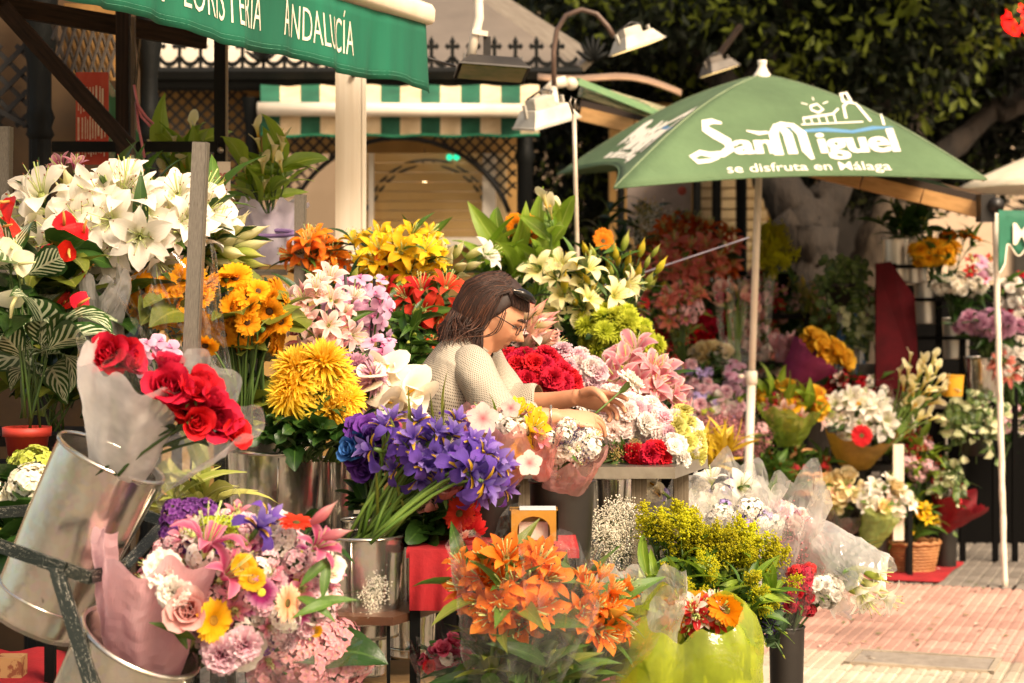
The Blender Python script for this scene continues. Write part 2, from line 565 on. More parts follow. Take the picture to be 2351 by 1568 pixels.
def mum(key, pm, r=.07, n=150, thin=.11, curl=-30, center=None):
    out = []
    for v in range(2):
        rr = random.Random(80 + v)
        b = MB()
        for i in range(n):
            f = (i + .5) / n
            el = 88 - 118 * f ** .85
            L = r * (.55 + .5 * f ** .6) * rr.uniform(.88, 1.1)
            b.grid(pet(L, r * thin * 1.4, el + rr.uniform(-8, 8), el + curl * f + rr.uniform(-20, 20), STRAP_W, .5, 1.3, 5, 3,
                       phi=i * 2.39996 + rr.uniform(-.1, .1), r0=.004))
        b.lathe([(.003, -.02), (.012, -.008), (.012, 0)], 6, 1)
        out.append(b.mesh(key, [pm, STEM]))
    FL[key] = out

def daisy(key, pm, cm, r=.05, n=24, w=.2, disc=.32, rings=2, a0=12, a1=-8, dome=.5):
    out = []
    for v in range(3):
        rr = random.Random(120 + v)
        b = MB()
        for ring in range(rings):
            for k in range(n):
                b.grid(pet(r * (1 - disc * .6) * rr.uniform(.88, 1.06), r * w * 1.9, a0 + ring * 10 + rr.uniform(-10, 10), a1 + rr.uniform(-22, 12),
                           OVAL_W, .2, 1, 5, 3, phi=(k + ring * .5) * 2 * math.pi / n + rr.uniform(-.07, .07), r0=r * disc * .8), 0)
        R0 = r * disc
        b.lathe([(R0 * 1.02, -.002), (R0 * 1.0, R0 * .22 * dome), (R0 * .8, R0 * .5 * dome), (R0 * .45, R0 * .6 * dome), (.0005, R0 * .45 * dome)], 12, 1)
        for i in range(40):
            q = math.sqrt((i + .5) / 40) * R0 * .95; a = i * 2.4
            b.blob((q * math.cos(a), q * math.sin(a), R0 * (.58 - .3 * (q / R0) ** 2) * dome), r * .028, 1)
        b.lathe([(.002, -r * .3), (R0 * .8, -r * .14), (R0 * 1.05, -.001)], 8, 2)
        out.append(b.mesh(key, [pm, cm, STEM]))
    FL[key] = out

def rose(key, pm, r=.032):
    out = []
    for v in range(4):
        rr = random.Random(160 + v); op = rr.uniform(.75, 1.25)
        b = MB()
        for i in range(16):
            f = i / 15
            L = r * (1.0 + .55 * f)
            a0 = 96 - 28 * f
            a1 = 112 - 128 * op * f ** 1.6 + rr.uniform(-16, 16)
            b.grid(pet(L * 1.15, r * (.9 + 1.1 * f), a0, a1, [(0, .45), (.4, .95), (.75, 1), (.93, .7), (1, .3)], .5 - .2 * f, 2.0, 7, 6, ruf=.03, rf=3,
                       phi=i * 2.39996, r0=r * (.06 + .38 * f), ph=rr.uniform(0, 6)), 0)
        for k in range(5):
            b.grid(pet(r * .9, r * .3, -20, -50, LANCE_W, .1, 1, 4, 3, phi=k * 1.2566, r0=.004), 1)
        b.lathe([(.002, -.02), (.007, -.012), (.008, 0)], 6, 1)
        out.append(b.mesh(key, [pm, STEM]))
    FL[key] = out

def calla(key, pm, sp, L=.12, r=.04):
    out = []
    for v in range(2):
        b = MB()
        rows = []
        nt, ns = 13, 16
        uv = []
        for i in range(nt):
            t = i / (nt - 1)
            row = []; ur = []
            rad = r * (.16 + .22 * t + .75 * t ** 4.0)
            for j in range(ns):
                s = j / (ns - 1)
                a = (s - .5) * 2 * math.pi * (1.12 - .30 * t ** 3) + .25
                tipk = max(0, math.cos((s - .5) * 2 * math.pi)) ** 1.5
                z = L * t * (.78 + .30 * tipk * t)
                flare = rad * (1 + .55 * tipk * t ** 4)
                z -= .35 * r * (t ** 8) * (1 - .6 * tipk)
                ov = 1 + .10 * (s - .5)
                row.append((flare * ov * math.cos(a), flare * ov * math.sin(a) , z))
                ur.append((s, t))
            rows.append(row); uv.append(ur)
        b.grid(np.array(rows), 0, None, False, np.array(uv))
        b.tube([(0, 0, L * .15), (.002, 0, L * .45), (.004, 0, L * .68)], [.005, .005, .003], 6, 1)
        b.tube([(0, 0, -.03), (0, 0, .02)], [.006, .008], 6, 2)
        out.append(b.mesh(key, [pm, sp, STEM]))
    FL[key] = out

def iris(key, fm, sm, ym, r=.055):
    out = []
    for v in range(6):
        rr = random.Random(200 + v)
        b = MB()
        for k in range(3):
            p = k * 2.0944 + rr.uniform(-.15, .15)
            b.grid(pet(r * 1.35, r * .85, 42, -78 + rr.uniform(-14, 14), [(0, .22), (.35, .3), (.6, .55), (.82, .9), (1, .3)], .25, 1.4, 8, 5, ruf=.06, rf=4, ph=rr.uniform(0, 6), phi=p), 0)
            b.grid(pet(r * .85, r * .26, 50, -10, [(0, .3), (.5, .8), (1, .3)], .1, 1.4, 5, 3, phi=p, r0=.001), 2,
                   Matrix.Translation((0, 0, .0035)))
            b.grid(pet(r * 1.15, r * .42, 74, 48 + rr.uniform(-14, 14), LILY_W, .35, 1, 6, 3, ruf=.05, ph=rr.uniform(0, 6), phi=p + 1.047), 1)
            b.grid(pet(r * .75, r * .32, 58, 20, STRAP_W, .3, 1, 5, 3, phi=p, r0=.001), 1, Matrix.Translation((0, 0, .009)))
        b.tube([(0, 0, -.05), (0, 0, -.02), (0, 0, .004)], [.004, .007, .005], 6, 3)
        out.append(b.mesh(key, [fm, sm, ym, STEM]))
    FL[key] = out

def orchid(key, pm, lm, r=.042):
    b = MB()
    for p in (0, math.pi):
        b.grid(pet(r, r * 1.05, 12, -6, ROUND_W, -.1, 1, 6, 5, phi=p + math.pi / 2), 0, Matrix.Translation((0, 0, .003)))
    for p in (0, 2.2, -2.2):
        b.grid(pet(r * .95, r * .55, 6, -8, OVAL_W, .1, 1, 6, 5, phi=p), 0)
    b.grid(pet(r * .5, r * .4, 70, -20, FAN_W, .5, 1, 5, 5, phi=math.pi), 1)
    b.blob((0, 0, .008), (.005, .005, .007), 1)
    FL[key] = [b.mesh(key, [pm, lm])]

def anthurium(key, pm, sp, r=.07):
    b = MB()
    b.grid(pet(r * 1.35, r * 1.15, 8, -30, HEART_W, .12, 1, 8, 7, r0=-r * .25), 0)
    b.tube([(0, 0, .002), (0, .012, .025), (0, .02, .055)], [.005, .0055, .003], 6, 1)
    FL[key] = [b.mesh(key, [pm, sp])]

def hydrangea(key, pm, r=.07, n=90, ps=.016):
    rr = random.Random(9)
    out = []
    for v in range(2):
        b = MB()
        for i in range(n):
            z = 1 - 1.35 * (i + .5) / n
            q = math.sqrt(max(0, 1 - z * z)); a = i * 2.39996
            nrm = Vector((q * math.cos(a), q * math.sin(a), z)) + Vector((rr.uniform(-.25, .25), rr.uniform(-.25, .25), rr.uniform(-.25, .25)))
            M = frame(nrm, nrm.normalized() * r * rr.uniform(.86, 1.06), rr.uniform(0, 6))
            for k in range(4):
                b.grid(pet(ps, ps * 1.0, 14 + rr.uniform(-10, 20), -12, ROUND_W, .2, 1, 3, 3, phi=k * math.pi / 2), 0, M)
        b.blob((0, 0, 0), r * .7, 1)
        out.append(b.mesh(key, [pm, STEM_D]))
    FL[key] = out

def spray(key, pm, h=.22, n=60, dot=.005, spread=.07, leaf=None, plume=False, seed=1, sm=None):
    """fine branching spray with many tiny heads (gypsophila, statice, goldenrod)"""
    rr = random.Random(seed)
    out = []
    for v in range(2):
        b = MB()
        b.tube([(0, 0, -h * .6), (.004, .003, 0), (0, .002, h)], [.0024, .002, .0008], 4, 1)
        nb = 13 if plume else 14
        for k in range(nb):
            t = (k + .5) / nb
            a = k * 2.4 + rr.uniform(-.3, .3)
            if plume:
                z0 = h * (.35 + .63 * t); L = spread * (1.15 - .85 * t) * rr.uniform(.7, 1.2)
                pts = [Vector((0, 0, z0)), Vector((math.cos(a) * L * .6, math.sin(a) * L * .6, z0 + L * .45)), Vector((math.cos(a) * L, math.sin(a) * L, z0 + L * .42))]
            else:
                z0 = h * rr.uniform(.2, .7); L = spread * rr.uniform(.4, 1.1); zz = h * rr.uniform(.65, 1.1)
                pts = [Vector((0, 0, z0)), Vector((math.cos(a) * L * .6, math.sin(a) * L * .6, (z0 + zz) / 2)), Vector((math.cos(a) * L, math.sin(a) * L, zz))]
            b.tube(pts, [.0013, .0009, .0006], 3, 1, caps=False)
            for i in range(n // nb + 1):
                f = rr.uniform(.15, 1) if plume else rr.uniform(.75, 1.05)
                p = pts[0].lerp(pts[1], f * 2) if f < .5 else pts[1].lerp(pts[2], f * 2 - 1)
                sp_ = .008 if plume else .022
                p = p + Vector((rr.gauss(0, sp_), rr.gauss(0, sp_), rr.gauss(0, sp_)))
                s = dot * rr.uniform(.6, 1.3)
                b.blob(p, (s, s, s * rr.uniform(.6, 1.2)), 0)
        out.append(b.mesh(key, [pm, sm or STEM]))
    FL[key] = out

def leaf(key, lm, L, W, keys=LANCE_W, a0=35, a1=-25, cup=.15, fold=.18, nt=7, ns=5, ruf=.02, nvar=2, pet_=0.):
    out = []
    for v in range(nvar):
        rr = random.Random(300 + v)
        b = MB()
        b.grid(pet(L, W, a0 + rr.uniform(-10, 10), a1 + rr.uniform(-20, 20), keys, cup, 1, nt, ns, ruf, 4, r0=pet_, ph=rr.uniform(0, 6), fold=fold))
        if pet_:
            b.tube([(0, 0, -pet_ * .4), (0, pet_ * .5, -.004), (0, pet_ + .005, .001)], .0022, 4, 0)
        out.append(b.mesh(key, lm))
    LEAF[key] = out

P = petal
lily('lily_white', P('petal_white_lily', '#cfd39a', '#f3ece0', '#fbf5ec', vein=.10), '#8a4a2a', L=.115, W=.064, a0=62, a1=-38)
lily('lily_orange', P('petal_orange_lily', '#e0661a', '#f07a1e', '#f48a34', spots='#7a2a10'), '#5a2412', L=.085, W=.04, a0=72, a1=5)
lily('lily_orange_open', P('petal_orange_lily', '#e0661a', '#f07a1e', '#f48a34'), '#5a2412', L=.095, W=.042, a0=58, a1=-45)
lily('lily_yellow', P('petal_yellow_lily', '#c9b020', '#f2c21c', '#f8cf3a'), '#8a4a1a', L=.1, W=.045, a0=64, a1=-20)
lily('lily_red', P('petal_red_lily', '#c8321a', '#d63a26', '#e0523a'), '#5a1a10', L=.095, W=.04, a0=60, a1=-40)
lily('lily_pink', P('petal_pink_lily', '#dca0a0', '#dd6f80', '#e79aa2', edge='#f4d2d0', spots='#a83050'), '#8a3a20', L=.105, W=.05)
lily('lily_pale', P('petal_pale_pink_lily', '#ecd0b8', '#f0b8b4', '#f6d4cc', edge='#fbe8e0'), '#b86a3a', L=.1, W=.046)
lily('lily_cream', P('petal_cream_lily', '#d8c84a', '#f3e8a8', '#f8efc8'), '#8a4a1a', L=.105, W=.052, a0=55, a1=-25)
lily('lily_salmon', P('petal_salmon_lily', '#d88a4a', '#dc7466', '#e48c80'), '#7a2a1a', L=.1, W=.045, a0=48, a1=-30)
lily('lily_rust', P('petal_rust_lily', '#8a2c0c', '#b8480f', '#c85c1c'), '#4a1a0a', L=.09, W=.04, a0=60, a1=-10)
lily('lily_magenta', P('petal_magenta_lily', '#8a1c48', '#a83866', '#d690a4', edge='#e8b8c4'), '#6a2a1a', L=.105, W=.05, a0=75, a1=0)
lily('lily_rose', P('petal_rose_lily', '#9a2450', '#b8406c', '#d07090', edge='#dc94a8'), '#6a2a1a', L=.12, W=.044, a0=72, a1=-55)
lily('alstro_red', P('petal_red_alstro', '#c8202a', '#c0202c', '#d84a48'), '#7a2a1a', L=.045, W=.024, a0=62, a1=-5)
lily('alstro_white', P('petal_white_alstro', '#e8d8a0', '#f2e8e0', '#f4dcd8'), '#7a2a1a', L=.045, W=.024, a0=62, a1=-5)
lily('alstro_pink', P('petal_pink_alstro', '#e8c080', '#dc7c94', '#e8a4b4'), '#7a2a1a', L=.045, W=.024, a0=62, a1=-5)
lily('daffodil', P('petal_daffodil', '#d8b010', '#f0cc1c', '#f6dc48'), '#c08a10', L=.06, W=.042, a0=70, a1=30)
lily('tulip_yellow', P('petal_daffodil', '#d8b010', '#f0cc1c', '#f6dc48'), '#c08a10', L=.055, W=.044, a0=86, a1=72)
lily('tulip_mauve', P('petal_mauve_tulip', '#c08aa0', '#b86a90', '#cc90ae'), '#8a6a20', L=.055, W=.044, a0=88, a1=78)
bud('bud_white', P('bud_white_lily', '#a8b45c', '#d8d49a', '#ece4c4', vein=.2), .105, .014)
bud('bud_green', P('bud_green_lily', '#8aa03a', '#a8b450', '#c8c070', vein=.2), .095, .013)
bud('bud_pink', P('bud_pink_lily', '#b8b868', '#e2c0a0', '#e8a0a0', vein=.2), .10, .013)
bud('bud_rose', P('bud_rose_lily', '#d87a86', '#e08a92', '#f0c8be', vein=.2), .10, .013)
bud('bud_orange', P('bud_orange_lily', '#a8a83a', '#d8a83a', '#e88a2c', vein=.2), .08, .011)
bud('bud_yellow', P('bud_yellow_lily', '#8fa038', '#c8b838', '#e4c848', vein=.2), .09, .012)
bud('bud_red', P('bud_red_lily', '#8a6a2c', '#b84a28', '#c84430', vein=.2), .09, .012)
carnation('carn_red', P('petal_red_carnation', '#8a0a1c', '#b80f28', '#cc1f38', trans=.2))
carnation('carn_white', P('petal_white_carnation', '#e8dcc0', '#f4ece2', '#faf4ec'))
carnation('carn_blush', P('petal_blush_carnation', '#eed0c8', '#f2d8d0', '#f8e8e2', edge='#fbf2ee'))
carnation('carn_pink', P('petal_pink_carnation', '#d890a4', '#dc94ac', '#eec4d0', edge='#f6e2e6'))
carnation('carn_mauve', P('petal_striped_carnation', '#b86a84', '#c87e98', '#e8c0cc', edge='#f4e4e4'))
carnation('carn_lime', P('petal_lime_carnation', '#c0b83a', '#dcd25c', '#ece68c'))
carnation('carn_yellow', P('petal_gold_carnation', '#c89010', '#eab010', '#f0c030'))
mum('mum_yellow', P('petal_yellow_spider', '#d8a010', '#f0c018', '#f8d850', vein=.08), .08, 210, .07, -80)
mum('mum_mauve', P('petal_mauve_spider', '#a86a8a', '#c890aa', '#dcb0c2', vein=.08), .062, 150, .09, -40)
mum('mum_lime', P('petal_lime_mum', '#8a9a14', '#b4bc2c', '#ccd04c', vein=.08), .05, 120, .12, 10)
mum('mum_gold', P('petal_gold_mum', '#c88a08', '#e8ac10', '#f0be30', vein=.08), .04, 90, .16, 0)
mum('mum_pink', P('petal_pink_mum', '#b87a98', '#cc8eb0', '#deb2c8', vein=.08), .04, 90, .14, 0)
mum('mum_white', P('petal_white_mum', '#d8d0b8', '#ece4d4', '#f4eee2', vein=.08), .032, 70, .18, 0)
daisy('sunflower', P('petal_sunflower', '#e08a08', '#f2a412', '#f6b424'), mat('sunflower_disc', '#5a3a14', '#2c1c0c', .9), .056, 22, .19, .25, 3, 26, -12, .8)
daisy('gerb_orange', P('petal_orange_gerbera', '#d87008', '#ee8c10', '#f29a24'), mat('gerbera_disc_dark', '#3a2a12', '#6a5a1c', .9), .052, 22, .19, .26, 2, 14, -6)
daisy('gerb_red', P('petal_red_gerbera', '#b01818', '#d02420', '#dc3c34'), mat('gerbera_disc_dark', '#3a2a12', '#6a5a1c', .9), .05, 24, .17, .22, 2, 14, -10)
daisy('gerb_red_droop', P('petal_red_gerbera', '#b01818', '#d02420', '#dc3c34'), mat('gerbera_disc_dark', '#3a2a12', '#6a5a1c', .9), .05, 22, .17, .22, 2, -20, -38)
daisy('gerb_peach', P('petal_peach_gerbera', '#e8a070', '#eeb492', '#f4d0b8'), mat('gerbera_disc_dark', '#3a2a12', '#6a5a1c', .9), .045, 22, .17, .24, 2, 14, -10)
daisy('gerb_yellow', P('petal_yellow_gerbera', '#d89a08', '#eeb414', '#f2c438'), mat('gerbera_disc_gold', '#a87a10', '#7a5a10', .9), .05, 20, .2, .24, 2, 14, -10)
daisy('daisy_magenta', P('petal_magenta_daisy', '#8a1c50', '#a03070', '#d8a0bc'), mat('daisy_disc_lime', '#b0b030', '#d0c040', .9), .03, 20, .2, .28, 2, 14, -6)
daisy('daisy_yellow', P('petal_yellow_gerbera', '#d89a08', '#eeb414', '#f2c438'), mat('gerbera_disc_gold', '#a87a10', '#7a5a10', .9), .02, 16, .24, .4, 2, 20, 0)
rose('rose_red', P('petal_red_rose', '#8a0814', '#b80e24', '#cc2038', trans=.2), .036)
rose('rose_pink', P('petal_pink_rose', '#dc8a80', '#e8a8a0', '#f2c8c0'), .034)
rose('rose_purple', P('petal_purple_rose', '#3a1458', '#4c1e74', '#6a3a94', trans=.2), .03)
rose('rose_blue', P('petal_blue_rose', '#1c3c80', '#2c5aa8', '#4a7cc4', trans=.2), .028)
rose('rose_cream', P('petal_cream_rose', '#e0c070', '#ecd898', '#f2e4bc'), .036)
rose('rose_white', P('petal_white_rose', '#e4d8b8', '#f2e8d8', '#f8f2e8'), .034)
rose('rose_crimson', P('petal_crimson_rose', '#9a1030', '#b82044', '#d8708a'), .026)
rose('rose_yellow', P('petal_yellow_rose', '#c88a10', '#e4ac18', '#ecc040'), .036)
SPADIX_Y = mat('spadix_yellow', '#d8a020', '#b88a18', .8)
calla('calla', P('petal_calla', '#b8c068', '#f2e6c8', '#f8efdc', trans=.35, vein=.05), SPADIX_Y, .125, .037)
calla('calla_tall', P('petal_calla_green', '#7c9a30', '#d4cc74', '#f0e8c0', trans=.35, vein=.06), SPADIX_Y, .13, .021)
iris('iris', P('petal_iris_fall', '#4a3090', '#603fa6', '#7a5ab8', vein=.3, jit=.2), P('petal_iris_standard', '#5e46a2', '#7a5cb8', '#9c88cc', vein=.3, jit=.2),
     P('petal_iris_mark', '#e8b010', '#f0bc18', '#e0b848'))
orchid('orchid', P('petal_orchid', '#dca8c4', '#e2b2d0', '#ecc8de', vein=.12), mat('orchid_lip', '#a84a7c', '#c86a94', .6))
anthurium('anthurium', P('spathe_red', '#a80c18', '#c01420', '#d02830', trans=.1, rough=.25), mat('anthurium_spadix', '#d8a050', '#b87830', .7))
anthurium('peace_flower', P('spathe_white', '#dcdcb0', '#f0e8d4', '#eee4cc', trans=.35), mat('peace_spadix', '#e0d8a0', '#c8c080', .8), .07)
hydrangea('hydrangea_white', P('petal_white_hydrangea', '#e8e0b8', '#f0e8d0', '#f4eee0', trans=.2), .07, 110, .017)
hydrangea('hydrangea_pink', P('petal_pink_hydrangea', '#d8a890', '#d88c98', '#e4b0b0', trans=.2), .075, 110, .018)
hydrangea('hydrangea_lime', P('petal_lime_hydrangea', '#a8b050', '#c0cc50', '#d4dc78', trans=.2), .06, 90, .014)
hydrangea('statice', P('petal_statice', '#4a1a5c', '#6c3484', '#8a5aa0', trans=.1), .03, 34, .010)
hydrangea('statice_lilac', P('petal_lilac', '#8a7ab0', '#a490c8', '#c0b0dc', trans=.1), .03, 34, .010)
hydrangea('filler_pink', P('petal_filler_pink', '#d88c98', '#e4b0b8', '#f0d8d8', trans=.1), .035, 44, .011)
hydrangea('filler_white', P('petal_filler_white', '#e4dcc4', '#f0e8dc', '#f6f0e8', trans=.1), .035, 44, .012)
hydrangea('filler_red', P('petal_filler_red', '#a81828', '#c02434', '#d8505c', trans=.1), .03, 40, .011)
hydrangea('button_lime', P('petal_button', '#8a9a20', '#a8b830', '#b8c440', trans=.1), .018, 26, .007)
spray('gypsophila', P('petal_gypsophila', '#ece4d0', '#f2ece0', '#f6f2ea', trans=.1), .16, 190, .0042, .07, seed=5, sm=STEM_D)
spray('goldenrod', P('petal_goldenrod', '#dcd832', '#e6e040', '#f0e858', trans=.6), .17, 170, .0056, .05, plume=True, seed=6)
spray('lavender', P('petal_limonium', '#3c2c60', '#54407c', '#7462a0', trans=.1), .14, 80, .0045, .05, seed=8, sm=STEM_D)
spray('wheat', P('petal_dry', '#b8a060', '#c8b478', '#d8c898', trans=.1), .16, 110, .005, .04, seed=9)
spray('wax', P('petal_wax', '#b8787c', '#c89090', '#dcb4b0', trans=.1), .14, 110, .005, .06, seed=10, sm=STEM_D)

G1 = leafmat('leaf_mid_green', '#3a5a1c', '#587a2c', '#6f8c3c')
G2 = leafmat('leaf_dark_green', '#1e3814', '#345420', '#4a6a2c', rough=.3)
G3 = leafmat('leaf_bright_green', '#6a8c20', '#98b23c', '#b0c45c', trans=.4)
G4 = leafmat('leaf_olive', '#5a6420', '#7c8430', '#98984a')
G5 = leafmat('leaf_blue_green', '#3c5438', '#5c7850', '#7c9468', rough=.6)
GS = leafmat('leaf_striped', '#20401a', '#355a24', '#dfe0c0', '#cfd6b4', rough=.3)
GV = leafmat('leaf_variegated', '#7c8c30', '#c0bc68', '#e0dcaa')
GY = leafmat('leaf_yellow', '#a88c14', '#d0b028', '#d8bc50')
leaf('lance', G1, .13, .03)
leaf('lance_dark', G2, .14, .034)
leaf('lance_olive', G4, .12, .028)
leaf('lance_bright', G3, .15, .034)
leaf('grass', G1, .3, .012, [(0, .8), (.5, 1), (1, .05)], 70, 20, .3, .3, 9, 3)
leaf('iris_leaf', G4, .32, .018, [(0, 1), (.6, .9), (1, .05)], 78, 58, .3, .5, 8, 3)
leaf('heart', G2, .15, .12, HEART_W, 15, -45, .1, .12, 8, 7, .02, 2, .03)
leaf('heart_olive', G4, .14, .12, HEART_W, 10, -50, .1, .12, 8, 7, .02, 2, .03)
leaf('striped', GS, .22, .10, LANCE_W, 40, -55, .1, .15, 10, 7, .03, 2, .03)
leaf('rose_leaf', G2, .06, .035, ROUND_W, 20, -20, .1, .2)
leaf('mum_leaf', G2, .09, .05, [(0, .2), (.2, .7), (.35, .55), (.5, 1), (.62, .7), (.78, .8), (1, .05)], 25, -45, .1, .15, 9, 5, .08)
leaf('round', G5, .035, .034, ROUND_W, 20, -5, .1, .1, 5, 5)
leaf('ivy', leafmat('leaf_ivy', '#2c4018', '#5c7434', '#a8a870'), .05, .05, [(0, .3), (.15, .95), (.3, .6), (.5, 1), (.6, .55), (1, .03)], 15, -35, .1, .15, 8, 5)
leaf('ivy_pale', leafmat('leaf_ivy_pale', '#8a9458', '#d0cfa4', '#e8e4c8'), .05, .05, [(0, .3), (.15, .95), (.3, .6), (.5, 1), (.6, .55), (1, .03)], 15, -35, .1, .15, 8, 5)
leaf('big_bright', G3, .22, .07, LANCE_W, 70, 10, .2, .2, 9, 5, .03)
leaf('vari', GV, .2, .045, LANCE_W, 50, -20, .1, .2, 8, 5)
leaf('yellow_leaf', GY, .15, .022, LANCE_W, 50, 10, .1, .3, 6, 3)
leaf('fern', G1, .12, .02, LANCE_W, 40, -10, .1, .3, 6, 3)

# ------------------------------------------------------------------ bunches
def put_flower(key, parent, M, rr, split, name):
    if split and key in SPLIT:
        core, ps = SPLIT[key][rr.randrange(len(SPLIT[key]))]
        o = inst(core, name, parent, M)
        for pm_, ph in ps:
            inst(pm_, 'petal', o, Matrix.Rotation(ph, 4, 'Z'))
        return o
    ms = FL[key]
    return inst(ms[rr.randrange(len(ms))], name, parent, M)

FNAME = {'bud': 'flower_bud', 'spray': 'flower_spray'}
def fname(key):
    if key.startswith('bud_'): return 'bud'
    if key in ('gypsophila', 'goldenrod', 'lavender', 'wheat', 'wax'): return 'flower_spray'
    if key.startswith(('statice', 'filler', 'hydrangea', 'button')): return 'flower_head'
    return 'flower'

OFFS = {'goldenrod': .12, 'gypsophila': .11, 'lavender': .10, 'wheat': .1, 'wax': .1, 'bud': .05, 'calla': .07, 'tulip': .03}
UP = Vector((0, 0, 1))
CAMD = Vector((0, -1, 0.12))
def bunch(name, label, cat, e, d, fl, n, g=None, gd=None, s=1., rot=0., bulge=.55, up=.5, camw=.55, out=.9, leaf=None, nl=0, ls=1., lz=(.05, .6),
          group=None, seed=1, split=False, stem=True, each_stem=False, jit=1.0, root=None, smat=None, dd=0., jf=.25, gs=.012, lean=None, sj=.2, ks=None):
    """heads spread over a dome seen as the ellipse e=(cx,cy,rx,ry) at distance d; stems run to the gather point g"""
    rr = random.Random(seed)
    lil = sum(w for k, w in fl if k.startswith('lily')) > .5 * sum(w for k, w in fl)
    if n > 5 and leaf != 'grow': n = int(n * (1.75 if lil else 1.35))
    nl = int(nl * 1.4)
    cx, cy, rx, ry = e
    gx, gy = g if g else (cx, cy + ry * 2.2)
    gd = gd if gd else d + .02
    base = at(gx, gy, gd)
    if root is None:
        root = thing(name, label, cat, base, group)
    L0 = loc_of(root)
    keys = [k for k, w in fl]; ws = [w for k, w in fl]
    cr, sr = math.cos(math.radians(rot)), math.sin(math.radians(rot))
    heads = []
    ph0 = rr.uniform(0, 6)
    for i in range(n):
        q = math.sqrt((i + .5) / n)
        a = i * 2.39996 + ph0
        u = q * math.cos(a) + rr.gauss(0, jit / math.sqrt(n) * .6)
        v = q * math.sin(a) + rr.gauss(0, jit / math.sqrt(n) * .6)
        qq = min(1., math.hypot(u, v))
        dep = math.sqrt(max(0., 1 - qq * qq))
        px = cx + (u * rx * cr - v * ry * sr)
        py = cy + (u * rx * sr + v * ry * cr)
        dist = d - dep * bulge * m((rx + ry) / 2, d) + dd * v + rr.gauss(0, .022)
        p = at(px, py, dist)
        nrm = Vector(((u * cr - v * sr), -dep * .8, -(u * sr + v * cr))) * out + UP * up + CAMD * camw + Vector((rr.gauss(0, jf), rr.gauss(0, jf), rr.gauss(0, jf)))
        if lean is not None: nrm += Vector(lean)
        nrm.normalize()
        k = rr.choices(keys, ws)[0]
        s_ = s * rr.uniform(1 - sj, 1 + sj) * (ks.get(k, 1.) if ks else 1.) * (.70 if k.startswith('lily') else (.8 if k.startswith('bud') else .86))
        p = p - nrm * (OFFS.get(k.split('_')[0], 0.) * s_)
        heads.append((p, nrm, k))
        put_flower(k, root, frame(nrm, p - L0, rr.uniform(0, 6.28), s_), rr, split, fname(k))
    sb = MB()
    stems = []
    for p, nrm, k in heads:
        b2 = base + Vector((rr.gauss(0, gs), rr.gauss(0, gs), 0))
        L = (p - b2).length
        c1 = p - nrm * min(.10, L * .3); c2 = b2 + (p - b2) * .35 + UP * L * .1
        pts = [((1 - t) ** 3) * p + 3 * ((1 - t) ** 2) * t * c1 + 3 * (1 - t) * t * t * c2 + t ** 3 * b2 for t in (0, .12, .3, .5, .75, 1)]
        stems.append(pts)
        if stem:
            if each_stem:
                q = MB(); q.tube(pts, [.0035, .0038, .004, .0045, .005, .005], 6); q.build('stem', smat or STEM, root)
            else:
                sb.tube(pts, [.0022, .0026, .003, .0032, .0036, .0036], 5)
    if stem and not each_stem and heads:
        tag(sb.build('stem_cluster', smat or STEM_D, root), None, kind='stuff')
    if leaf and nl:
        lk = leaf if isinstance(leaf, (list, tuple)) else [leaf]
        far = far_d(d) > 7.7
        lb = MB(); lmat = None
        for i in range(nl):
            pts = rr.choice(stems)
            t = rr.uniform(*lz) * 5
            j = min(4, int(t)); p = pts[j].lerp(pts[j + 1], t - j)
            a = rr.uniform(0, 6.28)
            outd = Vector((math.cos(a), -abs(math.sin(a)) * .9 - .1, rr.uniform(-.1, .7)))
            me = rr.choice(LEAF[rr.choice(lk)])
            M = frame(Vector((rr.gauss(0, .35), -.35 + rr.gauss(0, .3), 1)), p - L0, 0, ls * rr.uniform(.75, 1.25))
            M = Matrix.Translation(p - L0) @ Matrix.Rotation(a, 4, 'Z') @ Matrix.Rotation(rr.gauss(.25, .4), 4, 'X') @ Matrix.Rotation(rr.gauss(0, .5), 4, 'Y') @ Matrix.Scale(ls * rr.uniform(.75, 1.25), 4)
            if far:
                vs = np.zeros(len(me.vertices) * 3); me.vertices.foreach_get('co', vs)
                lay = me.uv_layers[0].data
                uvv = np.zeros((len(me.vertices), 2))
                for lp in me.loops: uvv[lp.vertex_index] = lay[lp.index].uv
                lb.add(vs.reshape(-1, 3), [tuple(pl.vertices) for pl in me.polygons], 0, uvv, M)
                lmat = me.materials[0]
            else:
                inst(me, 'leaf', root, M)
        if far and lb.n:
            tag(inst(lb.mesh('foliage', lmat), 'foliage', root), None, kind='stuff')
    root['_n'] = n
    del root['_n']
    return root, heads, base

def crumple(P, amp, rr, fs=11.0):
    for i in range(P.shape[0]):
        for j in range(P.shape[1]):
            q = P[i, j]
            v = mnoise.noise_vector(Vector(q) * fs) * amp + mnoise.noise_vector(Vector(q) * fs * 3.1) * amp * .4
            P[i, j] = q + np.array(v)
    return P

